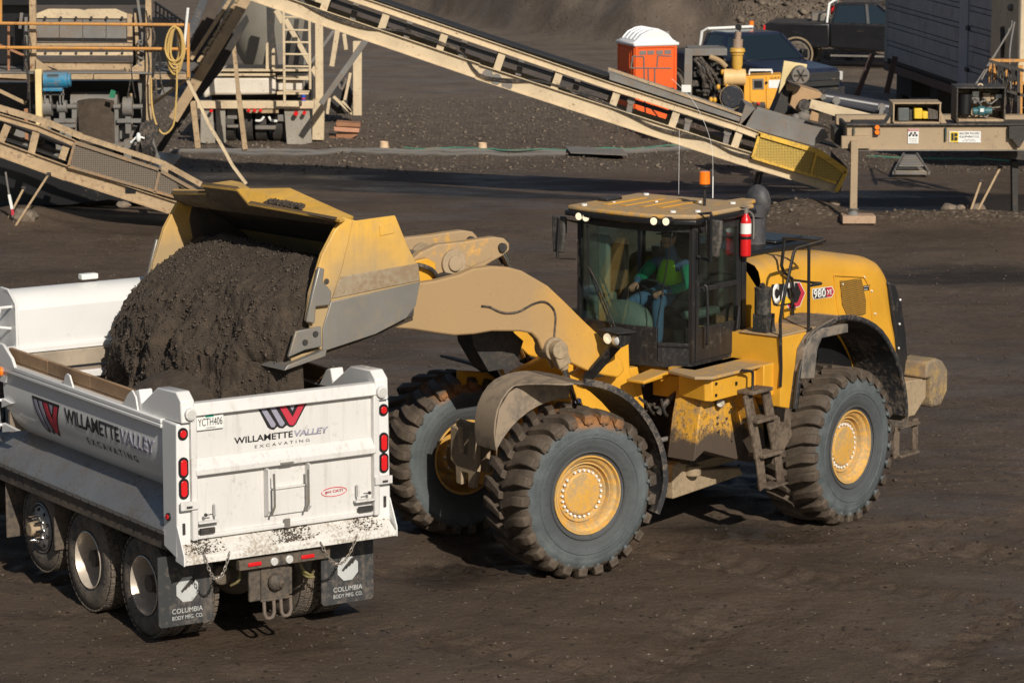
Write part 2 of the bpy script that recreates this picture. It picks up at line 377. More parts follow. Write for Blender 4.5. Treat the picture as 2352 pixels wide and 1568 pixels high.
# ================================================================== GROUND
def ss(a, b, x): t = np.clip((x - a) / (b - a), 0, 1); return t * t * (3 - 2 * t)
def ground_z(x, y):
    x = np.asarray(x, float); y = np.asarray(y, float)
    z = .10 * fbm(x * .12, y * .12, 3, 1) + .05 * fbm(x * .6, y * .9, 4, 5)
    z = z * ss(0, 1, np.abs(y - 30) * 0 + 1)
    near = 1 - ss(60, 66, y)
    z = z + near * (.022 * fbm(x * .55 - y * .12, y * 2.2, 4, 9) + .035 * fbm(x * 3, y * 3, 5, 21))
    # ruts pressed by the loader around its own wheels
    z = z - .07 * ss(2.2, 3.4, x) * ss(33, 36, y) * (1 - ss(42, 48, y))
    # tyre tracks: curved ruts with lug prints
    for cx, cy, R0, a_ in ((19, 24, 16.5, 1), (19, 24, 18.9, 1), (22, 60, 29.2, 1), (22, 60, 31.6, 1), (-14, 12, 24.0, .8), (-14, 12, 26.3, .8), (9, 20, 20.5, .7), (14, 5, 33.5, .8), (14, 5, 35.9, .8)):
        dx, dy = x - cx, y - cy; r = np.hypot(dx, dy); d = r - R0; s = np.arctan2(dy, dx) * R0
        k = near * a_ * np.exp(-(d / .30) ** 6); ed = np.exp(-((np.abs(d) - .38) / .07) ** 2)
        br_ = ss(-.05, .15, fbm(s * .35 + R0, d * 2, 3, 300)) * .8 + .2
        z = z + br_ * (k * (-.035 + .036 * np.sin(s * 2 * np.pi / .34 + np.abs(d) * 7)) + near * a_ * ed * .022)
    # low windrow of loose rock behind the yard, higher towards the right
    b = np.exp(-((y - 63.6 - .5 * fbm(x * .5, x * 0, 3, 33)) / .75) ** 2) * ss(-2, 6, x)
    z = z + b * (.10 + .34 * np.clip(fbm(x * .9, y * .9, 4, 41) + .25, 0, 1))
    gr = ss(71.5, 74, y) * (1 - ss(88, 95, y))
    z = z + gr * (.10 * fbm(x * 2.2, y * 1.6, 4, 51) + .12 * fbm(x * .5, y * .4, 3, 52))
    z = z + .35 * np.exp(-(((x + 9.6) / 1.1) ** 2 + ((y - 63.4) / 1.2) ** 2))          # dirt round the left jack bars
    z = z + .3 * np.exp(-(((x - 5.8) / .9) ** 2 + ((y - 64.5) / .9) ** 2))
    # stockpiles
    yb = np.interp(x, [-60, -12, -3, 1.4, 4, 9, 14, 25, 60], [150, 138, 121, 110, 105.5, 102, 100, 97, 95]) + 1.6 * fbm(x * .25, y * 0, 3, 61)
    d = np.clip(y - yb, 0, None)
    h = 15 * (1 - np.exp(-d * .52 / 15)) * ss(0, 2.5, d)
    h = h + ss(0, 3, d) * (1.0 * fbm(x * .3, y * .3, 4, 71) + .12 * fbm(x * 2, y * 2, 3, 72))
    rb = ss(-.3, .5, x - (8.9 - .57 * (y - 102))) * ss(0, 3, d)
    h = h + rb * (.5 + .35 * fbm(x * 1.3, y * 1.3, 4, 81))
    return z + h
def gz(x, y): return float(ground_z(np.array([x]), np.array([y]))[0])
def axis_pts(segs):
    o = []
    for a, b, s in segs: o += list(np.arange(a, b, s))
    o.append(segs[-1][1]); return np.array(o)
gx = axis_pts([(-400, -60, 34), (-60, -26, 2), (-26, -8, .3), (-8, 8, .1), (8, 26, .3), (26, 60, 2), (60, 400, 34)])
gy = axis_pts([(-200, 24, 20), (24, 29, .5), (29, 50, .08), (50, 66, .12), (66, 112, .22), (112, 160, 1.2), (160, 900, 50)])
X, Y = np.meshgrid(gx, gy); Z = ground_z(X, Y)
nx, ny = len(gx), len(gy)
idx = np.arange(nx * ny).reshape(ny, nx)
fa = np.stack([idx[:-1, :-1], idx[:-1, 1:], idx[1:, 1:], idx[1:, :-1]], -1).reshape(-1, 4)
me = bpy.data.meshes.new('ground'); me.vertices.add(nx * ny); me.loops.add(fa.size); me.polygons.add(len(fa))
me.vertices.foreach_set('co', np.stack([X, Y, Z], -1).ravel()); me.loops.foreach_set('vertex_index', fa.ravel())
me.polygons.foreach_set('loop_start', np.arange(0, fa.size, 4)); me.polygons.foreach_set('use_smooth', np.ones(len(fa), bool)); me.update(calc_edges=True)
def gravel_zone(x, y):
    g = ss(70.5, 73, y + 1.2 * fbm(x * .5, y * .5, 3, 3)) * (1 - ss(86, 92, y + 3 * fbm(x * .3, y * .3, 3, 4)))
    g = np.maximum(g, .85 * np.exp(-((y - 63.7) / 1.0) ** 2) * ss(-1, 5, x))
    g = np.maximum(g, ss(-.3, .5, x - (8.9 - .57 * (y - 102))) * ss(100, 104, y))
    g = np.maximum(g, .35 * ss(.08, .3, fbm(x * .25, y * .25, 4, 90)) * (1 - ss(60, 64, y)) * ss(38, 52, y))
    return g
at = me.attributes.new('gravel', 'FLOAT', 'POINT'); at.data.foreach_set('value', gravel_zone(X, Y).ravel())
def wet_shade_zone(x, y):  # damp ground with the conveyor's shadow band painted into it
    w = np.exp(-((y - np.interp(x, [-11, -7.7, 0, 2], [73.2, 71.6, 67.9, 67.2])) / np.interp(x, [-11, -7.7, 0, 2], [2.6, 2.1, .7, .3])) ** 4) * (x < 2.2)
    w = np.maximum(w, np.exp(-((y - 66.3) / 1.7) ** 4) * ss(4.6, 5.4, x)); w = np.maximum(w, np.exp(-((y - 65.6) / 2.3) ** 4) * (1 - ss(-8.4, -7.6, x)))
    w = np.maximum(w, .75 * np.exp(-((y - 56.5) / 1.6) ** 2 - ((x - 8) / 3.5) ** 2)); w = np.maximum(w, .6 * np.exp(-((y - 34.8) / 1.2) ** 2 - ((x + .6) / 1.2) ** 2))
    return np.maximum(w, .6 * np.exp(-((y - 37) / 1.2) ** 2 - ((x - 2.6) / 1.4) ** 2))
at = me.attributes.new('wet_shade', 'FLOAT', 'POINT'); at.data.foreach_set('value', wet_shade_zone(X, Y).ravel())
ground = bpy.data.objects.new('ground', me); COL.objects.link(ground); tag(ground, kind='structure')
gm = bpy.data.materials.new('yard_mud'); gm.use_nodes = True; nt = gm.node_tree; n = nt.nodes; l = nt.links; b = n['Principled BSDF']
geo = n.new('ShaderNodeNewGeometry')
def gN(sc, det=6, rough=.6, stretch=None, dist=0):
    t = n.new('ShaderNodeTexNoise'); t.inputs['Scale'].default_value = sc; t.inputs['Detail'].default_value = det; t.inputs['Roughness'].default_value = rough; t.inputs['Distortion'].default_value = dist
    if stretch:
        mp = n.new('ShaderNodeMapping'); mp.inputs['Scale'].default_value = stretch; mp.inputs['Rotation'].default_value = (0, 0, .16); l.new(geo.outputs['Position'], mp.inputs['Vector']); l.new(mp.outputs[0], t.inputs['Vector'])
    else: l.new(geo.outputs['Position'], t.inputs['Vector'])
    return t.outputs['Fac']
def gR(f, a, c, lo=0, hi=1):
    t = n.new('ShaderNodeMapRange'); t.inputs['From Min'].default_value = a; t.inputs['From Max'].default_value = c; t.inputs['To Min'].default_value = lo; t.inputs['To Max'].default_value = hi; l.new(f, t.inputs['Value']); return t.outputs[0]
def gM(op, a, c):
    t = n.new('ShaderNodeMath'); t.operation = op
    for i, x in enumerate((a, c)):
        if isinstance(x, (int, float)): t.inputs[i].default_value = x
        else: l.new(x, t.inputs[i])
    return t.outputs[0]
def gX(f, a, c):
    t = n.new('ShaderNodeMix'); t.data_type = 'RGBA'; l.new(f, t.inputs['Factor']) if not isinstance(f, float) else setattr(t.inputs['Factor'], 'default_value', f)
    for k, x in (('A', a), ('B', c)):
        s_ = [q for q in t.inputs if q.name == k and q.type == 'RGBA'][0]
        if isinstance(x, tuple): s_.default_value = (*x, 1)
        else: l.new(x, s_)
    return [q for q in t.outputs if q.type == 'RGBA'][0]
ga = n.new('ShaderNodeAttribute'); ga.attribute_name = 'gravel'; gf = ga.outputs['Fac']
c = gX(gR(gN(.35, 8, .65), .32, .68), (.070, .049, .034), (.132, .094, .066))
c = gX(gM('MULTIPLY', gR(gN(.8, 8, .72, (.7, 1.5, 1), .6), .5, .66), .6), c, (.034, .024, .017))
c = gX(gM('MULTIPLY', gR(gN(14, 7, .75), .5, .72), .55), c, (.125, .089, .062))
c = gX(gM('MULTIPLY', gR(gN(5, 8, .75), .56, .7), .5), c, (.032, .023, .016))
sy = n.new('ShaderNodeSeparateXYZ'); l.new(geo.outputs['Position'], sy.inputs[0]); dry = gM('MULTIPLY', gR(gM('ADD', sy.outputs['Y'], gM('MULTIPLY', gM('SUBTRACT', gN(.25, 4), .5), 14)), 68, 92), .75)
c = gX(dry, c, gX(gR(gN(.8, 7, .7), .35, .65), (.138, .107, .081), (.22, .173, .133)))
vo = n.new('ShaderNodeTexVoronoi'); vo.inputs['Scale'].default_value = 9; vo.inputs['Randomness'].default_value = 1; l.new(geo.outputs['Position'], vo.inputs['Vector'])
sep = n.new('ShaderNodeSeparateColor'); l.new(vo.outputs['Color'], sep.inputs[0])
peb = gX(gR(sep.outputs['Red'], .2, 1), (.08, .062, .047), (.26, .205, .153))
gmask = gM('MULTIPLY', gR(gM('ADD', gf, gM('MULTIPLY', gM('SUBTRACT', gN(1.6, 6, .7), .5), 1.3)), .3, .8), gR(vo.outputs['Distance'], .62, .3))
c = gX(gM('MULTIPLY', gmask, .85), c, peb)
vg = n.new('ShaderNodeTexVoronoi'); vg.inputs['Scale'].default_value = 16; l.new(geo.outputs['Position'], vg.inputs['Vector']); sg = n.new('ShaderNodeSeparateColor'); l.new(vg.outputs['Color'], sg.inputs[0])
c = gX(gM('MULTIPLY', gM('GREATER_THAN', sg.outputs['Green'], .93), gM('LESS_THAN', vg.outputs['Distance'], .22)), c, (.3, .25, .2))  # pale specks painted as glints on the mud
c = gX(gM('MULTIPLY', gM('LESS_THAN', sg.outputs['Green'], .05), gM('LESS_THAN', vg.outputs['Distance'], .4)), c, (.03, .022, .016))
c = gX(gM('MULTIPLY', gR(gN(55, 3, .6), .45, .7), .45), c, (.035, .026, .019))
gw = n.new('ShaderNodeAttribute'); gw.attribute_name = 'wet_shade'; wf = gR(gM('ADD', gw.outputs['Fac'], gM('MULTIPLY', gM('SUBTRACT', gN(.9, 7, .7, (.5, 1.6, 1)), .5), .9)), .35, .65)
c = gX(gM('MULTIPLY', wf, .9), c, (.018, .014, .011))  # darkens the colour for damp and for painted shade together
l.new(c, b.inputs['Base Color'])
wet_shade = gR(gN(.45, 7, .7, (.6, 1.6, 1)), .44, .58)  # random damp patches, roughness only
l.new(gM('SUBTRACT', gR(gM('MULTIPLY', wet_shade, gM('SUBTRACT', 1, gf)), 0, 1, .75, .36), gM('MULTIPLY', wf, .15)), b.inputs['Roughness'])
b.inputs['Specular IOR Level'].default_value = .28
hh = gM('ADD', gM('MULTIPLY', gN(11, 8, .72), .9), gM('MULTIPLY', gN(2.6, 7, .7), .6))
hh = gM('ADD', hh, gM('MULTIPLY', gmask, gR(vo.outputs['Distance'], .5, 0, 0, .8)))
bp = n.new('ShaderNodeBump'); bp.inputs['Strength'].default_value = .7; bp.inputs['Distance'].default_value = .075; l.new(hh, bp.inputs['Height']); l.new(bp.outputs[0], b.inputs['Normal'])
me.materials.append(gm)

def chunk_cloud(name, pts, sizes, mt, kind='stuff', flat=.75, seed=3):
    """many small broken stones in one mesh (nobody could count them)"""
    rn = np.random.default_rng(seed); N = len(pts)
    base = np.array([(1, 0, 0), (0, 1, 0), (-1, 0, 0), (0, -1, 0), (0, 0, 1), (0, 0, -1)], float)
    fs = np.array([(0, 1, 4), (1, 2, 4), (2, 3, 4), (3, 0, 4), (1, 0, 5), (2, 1, 5), (3, 2, 5), (0, 3, 5)])
    V = base[None] * (rn.uniform(.55, 1.25, (N, 6, 1))) + rn.normal(0, .18, (N, 6, 3))
    a = rn.uniform(0, 6.28, N); ca, sa = np.cos(a), np.sin(a)
    V = np.stack([V[..., 0] * ca[:, None] - V[..., 1] * sa[:, None], V[..., 0] * sa[:, None] + V[..., 1] * ca[:, None], V[..., 2] * flat], -1)
    V = V * np.asarray(sizes)[:, None, None] + np.asarray(pts)[:, None, :]
    Fc = (fs[None] + (np.arange(N) * 6)[:, None, None]).reshape(-1, 3)
    me = bpy.data.meshes.new(name); me.vertices.add(N * 6); me.loops.add(Fc.size); me.polygons.add(len(Fc))
    me.vertices.foreach_set('co', V.ravel()); me.loops.foreach_set('vertex_index', Fc.ravel()); me.polygons.foreach_set('loop_start', np.arange(0, Fc.size, 3)); me.update(calc_edges=True)
    me.materials.append(mt); o = bpy.data.objects.new(name, me); COL.objects.link(o)
    if kind: tag(o, kind=kind)
    return o
def stone_mat(name, a, c2, rough=.8):
    m = bpy.data.materials.new(name); m.use_nodes = True; nt = m.node_tree; n = nt.nodes; l = nt.links; b = n['Principled BSDF']
    g = n.new('ShaderNodeNewGeometry'); r = n.new('ShaderNodeValToRGB'); r.color_ramp.elements[0].color = (*a, 1); r.color_ramp.elements[1].color = (*c2, 1)
    l.new(g.outputs['Random Per Island'], r.inputs[0]); l.new(r.outputs[0], b.inputs['Base Color']); b.inputs['Roughness'].default_value = rough
    t = n.new('ShaderNodeTexNoise'); t.inputs['Scale'].default_value = 40; bp = n.new('ShaderNodeBump'); bp.inputs['Strength'].default_value = .4; l.new(t.outputs[0], bp.inputs['Height']); l.new(bp.outputs[0], b.inputs['Normal']); return m
M_stone = stone_mat('loose_stone', (.075, .058, .043), (.2, .155, .115))
M_clod = stone_mat('mud_clod', (.055, .04, .03), (.105, .078, .058))
M_soil_c = stone_mat('soil_crumb', (.05, .037, .027), (.10, .075, .055))
def scatter(N, xr, yr, f, seed):
    rn = np.random.default_rng(seed); x = rn.uniform(*xr, N * 6); y = rn.uniform(*yr, N * 6); k = rn.uniform(0, 1, N * 6) < f(x, y); x = x[k][:N]; y = y[k][:N]; return x, y
x1, y1 = scatter(15000, (-13, 15), (61, 92), lambda x, y: gravel_zone(x, y) ** 2, 5)
s1 = .012 + .05 * RN.random(len(x1)) ** 6
chunk_cloud('gravel', np.stack([x1, y1, ground_z(x1, y1) + s1 * .3], -1), s1, M_stone)
x2, y2 = scatter(2600, (7, 16), (101, 112), lambda x, y: gravel_zone(x, y) ** 2, 6); s2 = .05 + .16 * RN.random(len(x2)) ** 4
chunk_cloud('gravel', np.stack([x2, y2, ground_z(x2, y2) + s2 * .3], -1), s2, M_stone, seed=8)
x3, y3 = scatter(7000, (-9, 9), (29.5, 62), lambda x, y: .25 + .75 * (fbm(x * .4, y * .4, 3, 77) > .06), 7); s3 = .006 + .024 * RN.random(len(x3)) ** 5
chunk_cloud('mud_clods', np.stack([x3, y3, ground_z(x3, y3) + s3 * .3], -1), s3, M_clod, seed=9)
# ================================================================== WHEEL LOADER
HX, HY = 1.554, 36.935
loader = tag(empty('wheel_loader', (HX, HY, 0), 232.242), 'big yellow articulated wheel loader tipping a raised bucket of soil into the white dump truck', 'wheel loader')
MB_ = Matrix.Translation((0, 0, -.07)); MF_ = Matrix.Rotation(R(213.521 - 232.242), 4, 'Z')
MK_ = MF_ @ Matrix.Translation((0, 1.7, 3.5)) @ Matrix.Rotation(R(2.0), 4, 'X') @ Matrix.Translation((0, -1.7, -3.5))
def B(): return MB(MB_)
def Km(): return MB(MK_)
def Fm(): return MB(MF_)
# ---- wheels
RT = .935
def tyre_mat(name, side_r, rag, worn):
    m = bpy.data.materials.new(name); m.use_nodes = True; nt = m.node_tree; n = nt.nodes; l = nt.links; b = n['Principled BSDF']
    tc = n.new('ShaderNodeTexCoord'); sx = n.new('ShaderNodeSeparateXYZ'); l.new(tc.outputs['Object'], sx.inputs[0])
    cb = n.new('ShaderNodeCombineXYZ'); l.new(sx.outputs['X'], cb.inputs[0]); l.new(sx.outputs['Z'], cb.inputs[1])
    ln = n.new('ShaderNodeVectorMath'); ln.operation = 'LENGTH'; l.new(cb.outputs[0], ln.inputs[0])
    def N_(s, d=6, r=.65):
        t = n.new('ShaderNodeTexNoise'); t.inputs['Scale'].default_value = s; t.inputs['Detail'].default_value = d; t.inputs['Roughness'].default_value = r; l.new(tc.outputs['Object'], t.inputs['Vector']); return t.outputs['Fac']
    def M_(op, a, c):
        t = n.new('ShaderNodeMath'); t.operation = op
        for i, x in enumerate((a, c)):
            if isinstance(x, (int, float)): t.inputs[i].default_value = x
            else: l.new(x, t.inputs[i])
        return t.outputs[0]
    def R_(f, a, c):
        t = n.new('ShaderNodeMapRange'); t.inputs['From Min'].default_value = a; t.inputs['From Max'].default_value = c; l.new(f, t.inputs['Value']); return t.outputs[0]
    def X_(f, a, c):
        t = n.new('ShaderNodeMix'); t.data_type = 'RGBA'; l.new(f, t.inputs['Factor'])
        for k, x in (('A', a), ('B', c)):
            s_ = [q for q in t.inputs if q.name == k and q.type == 'RGBA'][0]
            if isinstance(x, tuple): s_.default_value = (*x, 1)
            else: l.new(x, s_)
        return [q for q in t.outputs if q.type == 'RGBA'][0]
    rr = M_('ADD', ln.outputs['Value'], M_('MULTIPLY', M_('SUBTRACT', N_(7, 8, .75), .5), rag))
    mudc = X_(R_(N_(6), .35, .7), (.058, .043, .031), (.115, .085, .06))
    rub = X_(R_(N_(4, 8), .35, .65), (.06, .072, .075), (.12, .136, .14))
    rub = X_(R_(ln.outputs['Value'], .72, .5), rub, (.062, .066, .07))
    rub = X_(M_('MULTIPLY', R_(N_(16, 9, .8), .56, .68), worn), rub, (.03, .034, .036))
    c = X_(R_(rr, side_r - .012, side_r + .012), rub, mudc)
    a = n.new('ShaderNodeMath'); a.operation = 'ARCTAN2'
    # one rust-orange clay smear high on the sidewall
    l.new(sx.outputs['Z'], a.inputs[0]); l.new(sx.outputs['X'], a.inputs[1])
    if worn > .5:
        w = M_('MULTIPLY', M_('MULTIPLY', R_(a.outputs[0], 1.28, 1.42), R_(a.outputs[0], 2.15, 2.0)), M_('MULTIPLY', R_(rr, .72, .77), R_(rr, .90, .86)))
        c = X_(M_('MULTIPLY', w, R_(N_(10, 8, .8), .36, .52)), c, (.27, .12, .04))
    l.new(c, b.inputs['Base Color']); b.inputs['Roughness'].default_value = .72
    bp = n.new('ShaderNodeBump'); bp.inputs['Strength'].default_value = .5; bp.inputs['Distance'].default_value = .02; wv = n.new('ShaderNodeMath'); wv.operation = 'SINE'; wm = n.new('ShaderNodeMath'); wm.operation = 'MULTIPLY'; wm.inputs[1].default_value = 95; l.new(ln.outputs['Value'], wm.inputs[0]); l.new(wm.outputs[0], wv.inputs[0]); l.new(M_('ADD', M_('MULTIPLY', wv.outputs[0], .10), N_(22, 8, .75)), bp.inputs['Height']); l.new(bp.outputs[0], b.inputs['Normal']); return m
M_ty1 = tyre_mat('scuffed_tyre', .79, .17, 1.0); M_ty2 = tyre_mat('muddy_tyre', .80, .05, .25)
def big_wheel(name, loc, yaw, M0, tm, parent, spin=0):
    """tyre 29.5 class: outer face towards local +Y"""
    ctr = M0 @ Vector(loc)
    w = empty(name, ctr, 0, parent); w.rotation_euler = (0, 0, yaw)
    hw = .375
    prof = [(.415, -.30), (.47, -.335), (.60, -.372), (.72, -.372), (.80, -.35), (.852, -.30), (.868, -.2), (.872, 0), (.868, .2), (.852, .30), (.80, .35), (.72, .372), (.60, .372), (.47, .335), (.415, .30), (.405, 0)]
    MB().lathe(prof + [prof[0]], (0, 0, 0), (0, 1, 0), 72, close=True).build('tyre', tm, w, smooth=50)
    t = MB(); n = 25; rn = random.Random(name)
    for side in (1, -1):
        for k in range(n):
            a0 = 2 * math.pi * (k + (.5 if side < 0 else 0)) / n + spin
            # lug path from the centre line to the shoulder: (y, angle offset, width in angle, height)
            st = [(.015, -.105, .108), (.13, -.045, .112), (.24, .0, .13), (.33, .012, .138), (.385, .012, .14)]
            rows = []
            for i, (y, da, wa) in enumerate(st):
                r1 = RT + rn.uniform(-.006, .004) if i < 3 else (.925, .885)[i - 3]
                r0 = (.86, .86, .855, .84, .815)[i] if i < 4 else .79
                a = a0 + da; h = wa / 2
                rows.append([(r0, a - h * 1.12, y), (r1, a - h * .86, y), (r1, a + h * .86, y), (r0, a + h * 1.12, y)])
            vs = [(r * math.cos(a), side * y, r * math.sin(a)) for row in rows for r, a, y in row]
            fs = [(0, 1, 2, 3), (16, 19, 18, 17)] + [(4 * i + j, 4 * i + (j + 1) % 4, 4 * i + 4 + (j + 1) % 4, 4 * i + 4 + j) for i in range(4) for j in range(4)]
            t.add(vs, fs)
            # shoulder foot running down the sidewall
            a = a0 + .012; h = .062
            vs = [(r * math.cos(b_), side * y, r * math.sin(b_)) for (r, y, hh) in ((.90, .372, h), (.83, .392, h * .8), (.775, .385, h * .3)) for b_ in (a - hh, a + hh)]
            vi = [(r * math.cos(b_), side * y, r * math.sin(b_)) for (r, y, hh) in ((.86, .33, h), (.80, .34, h * .8), (.76, .36, h * .3)) for b_ in (a - hh, a + hh)]
            t.add(vs + vi, [(0, 1, 3, 2), (2, 3, 5, 4), (6, 8, 9, 7), (8, 10, 11, 9), (0, 2, 8, 6), (2, 4, 10, 8), (1, 7, 9, 3), (3, 9, 11, 5), (0, 6, 7, 1), (4, 5, 11, 10)])
    t.build('tread', tm, w, bev=.012)
    rg_ = MB()
    for rr_ in (.47, .63): rg_.lathe([(rr_, .35 if rr_ < .5 else .372), (rr_ + .008, .36 if rr_ < .5 else .382), (rr_ + .02, .36 if rr_ < .5 else .38), (rr_ + .028, .35 if rr_ < .5 else .37)], (0, 0, 0), (0, 1, 0), 72, close=True)
    rg_.build('sidewall_rib', tm, w)
    rm = MB().lathe([(.425, .30), (.437, .315), (.437, .335), (.42, .335), (.405, .30), (.375, .285), (.36, .265), (.352, .25), (.335, .255), (.325, .22), (.318, .20), (.31, .225), (.295, .225), (.275, .20), (.27, .195), (.24, .19), (.235, .225), (.215, .235), (.20, .235), (.001, .24)], (0, 0, 0), (0, 1, 0), 56, close=True)
    rm.lathe([(.425, -.30), (.435, -.33), (.41, -.33), (.38, -.27), (.37, -.1), (.32, -.02), (.26, -.02), (.22, -.16), (.001, -.17)], (0, 0, 0), (0, 1, 0), 48, close=True)
    rm.build('rim', M_hub, w, smooth=25)
    nb = MB(); 
    for k in range(26):
        if k in (4, 17): continue
        a = 2 * math.pi * k / 26; c = Vector((.255 * math.cos(a), .19, .255 * math.sin(a))); nb.cyl(c, c + Vector((0, .035, 0)), .0155, n=6)
    for k in range(9):
        a = 2 * math.pi * k / 9; c = Vector((-.20 * math.cos(a), -.165, .20 * math.sin(a))); nb.cyl(c, c - Vector((0, .02, 0)), .014, n=6)
    nb.build('wheel_nuts', M_label, w); return w
yF = R(213.521 - 232.242)
Z0 = .905
big_wheel('wheel', (1.9, 1.21, Z0), yF, MF_, M_ty1, loader, .03)
w = big_wheel('wheel', (1.9, -1.21, Z0), yF + math.pi, MF_, M_ty1, loader, .1)
big_wheel('wheel', (-1.973, 1.21, Z0), 0, MB_, M_ty2, loader, .0)
big_wheel('wheel', (-1.973, -1.21, Z0), math.pi, MB_, M_ty2, loader, .07)
# ---- engine hood
top = sm2([(-.90, 3.15), (-1.3, 3.16), (-1.84, 3.15), (-2.4, 3.10), (-2.95, 3.01), (-3.35, 2.94), (-3.62, 2.84), (-3.80, 2.64), (-3.86, 2.28), (-3.95, 1.9), (-4.04, 1.46)], 3)
hd = B(); prof = [(.36, .95), (.2, .94), (.10, .915), (.035, .86), (0, .76), (-.01, .3), (-.01, -.3), (0, -.76), (.035, -.86), (.10, -.915), (.2, -.94), (.36, -.95)]
nT = len(top); vs = []
for i, (x, z) in enumerate(top):
    a = Vector(top[max(i - 1, 0)]); c = Vector(top[min(i + 1, nT - 1)]); d = (c - a).normalized(); nr = Vector((-d.y, d.x)) * (-1 if -d.y * 0 + d.x > 0 else 1); nr = Vector((d.y, -d.x)) if nr.y > 0 else nr
    k_ = min(1, max(0, (i - nT + 12) / 8)); 
    for dp, y in prof: vs.append((x + nr.x * dp * (1 - .75 * k_), y, z + nr.y * dp * (1 - .75 * k_)))
m_ = len(prof); fs = [(i * m_ + j, i * m_ + j + 1, (i + 1) * m_ + j + 1, (i + 1) * m_ + j) for i in range(nT - 1) for j in range(m_ - 1)]
hd.add(vs, fs)
for s_, j in ((1, 0), (-1, m_ - 1)):
    row = [vs[i * m_ + j] for i in range(nT)]; lo = [(-3.9, s_ * .95, 1.35), (-3.3, s_ * .95, 1.5), (-.9, s_ * .95, 1.5)]
    hd.add(row + lo, [tuple(range(nT + 3))])
hd.add([(-.9, .95, 1.5), (-.9, .95, 2.8), (-.9, .7, 3.1), (-.9, -.7, 3.1), (-.9, -.95, 2.8), (-.9, -.95, 1.5)], [(0, 1, 2, 3, 4, 5)])
hood = hd.build('engine_hood', M_yel, loader, smooth=32)
# black radiator cap at the tail
rc = B(); tp = [(-3.70, 2.60), (-3.86, 2.55), (-4.02, 2.3), (-4.14, 1.9), (-4.22, 1.42), (-4.03, 1.36), (-3.9, 1.9), (-3.8, 2.3)]
rc.prism(tp, 1, -.97, .97); rc.build('radiator_cap', M_black, loader, bev=.03)
tp = B().bb(-2.75, -.92, -.62, .62, 3.12, 3.22); tp.bb(-2.5, -1.9, -.5, .5, 3.22, 3.26); tp.build('hood_top_panel', M_blackc, loader, bev=.03)
# vent panel, its mesh, and the upper crease of the side door
def onhood(u, v, y=.955): q = U('B', u, v, 1, y); return (q.x, q.y, q.z)
def rail_poly(mb, pts, y, t): mb.prism([(onhood(u, v)[0], onhood(u, v)[2]) for u, v in pts], 1, y, y + t); return mb
def vent_mat(name, a, c, sc):
    m = bpy.data.materials.new(name); m.use_nodes = True; nt = m.node_tree; n = nt.nodes; l = nt.links; b = n['Principled BSDF']
    tc = n.new('ShaderNodeTexCoord'); mp = n.new('ShaderNodeMapping'); mp.inputs['Scale'].default_value = (sc, sc, sc); mp.inputs['Rotation'].default_value = (0, R(45), 0); l.new(tc.outputs['Object'], mp.inputs[0])
    ck = n.new('ShaderNodeTexChecker'); ck.inputs['Scale'].default_value = 1; ck.inputs['Color1'].default_value = (*a, 1); ck.inputs['Color2'].default_value = (*c, 1); mp2 = mp
    sx = n.new('ShaderNodeSeparateXYZ'); l.new(mp.outputs[0], sx.inputs[0]); cb = n.new('ShaderNodeCombineXYZ'); l.new(sx.outputs['X'], cb.inputs[0]); l.new(sx.outputs['Z'], cb.inputs[1]); cb.inputs[2].default_value = .5
    l.new(cb.outputs[0], ck.inputs[0]); l.new(ck.outputs[0], b.inputs['Base Color']); b.inputs['Roughness'].default_value = .6; return m
M_vent = vent_mat('perforated_vent', (.05, .03, .012), (.42, .22, .03), 55)
M_mesh = vent_mat('yellow_guard_mesh', (.12, .085, .03), (.66, .44, .07), 45)
rail_poly(B(), [(1929, 645), (1978, 640), (1988, 690), (1988, 720), (1981, 724), (1944, 722), (1934, 700)], .949, .012).build('vent_grille', M_vent, hood)
rail_poly(B(), [(1944, 734), (1986, 733), (1986, 742), (1944, 742)], .949, .012).build('vent_grille', M_vent, hood)
pf = B()
pp = [onhood(*q) for q in [(1915, 632), (1985, 636), (1997, 660), (2004, 740), (1930, 744), (1921, 690)]]
for i in range(6): 
    if i != 3: pf.beam(pp[i], pp[(i + 1) % 6], .016, .016)
pf.build('vent_frame', M_yel, hood, bev=.004)
# decals: red hexagon, CAT, 980 XE
def px_text(s, quad, mt, y, name='lettering', parent=None, **k):
    """quad: lower-left, lower-right, upper-left pixels on the hood side plane"""
    o = Vector(onhood(*quad[0])); a = Vector(onhood(*quad[1])); c = Vector(onhood(*quad[2])); o.y = a.y = c.y = y
    return text(s, parent or hood, mt, o, a - o, c - o, name, MB_, **k)
def px_flat(pts, mt, y, name='emblem', parent=None, t=.002):
    return rail_poly(B(), pts, y, t).build(name, mt, parent or hood, smooth=0)
C4 = lambda x, y: ((1780 + x * .2169) * .9408, (560 + y * .2169) * .9408)
px_flat([C4(*q) for q in [(640, 600), (800, 590), (862, 715), (800, 865), (680, 905), (640, 840)]], M_label, .951, 'decal_border')
px_flat([C4(*q) for q in [(650, 610), (795, 600), (855, 715), (795, 858), (685, 895), (650, 840)]], M_pred, .9535)
px_flat([C4(*q) for q in [(480, 620), (740, 600), (765, 600), (808, 715), (770, 815), (690, 845), (540, 862), (500, 850), (468, 720)]], M_ink, .956)
px_text('C', [C4(495, 850), C4(570, 830), C4(480, 622)], M_label, .9595, bold=.06)
px_text('A', [C4(580, 828), C4(672, 820), C4(575, 612)], M_label, .9595, bold=.06)
px_text('T', [C4(655, 818), C4(750, 812), C4(640, 605)], M_label, .9595, bold=.06)
px_flat([C4(*q) for q in [(545, 848), (625, 735), (700, 822)]], M_pyel, .9625, 'yellow_triangle')
px_flat([C4(*q) for q in [(940, 670), (1085, 650), (1160, 640), (1188, 700), (1160, 762), (1085, 770), (955, 790), (940, 760)]], M_label, .951, 'decal_border')
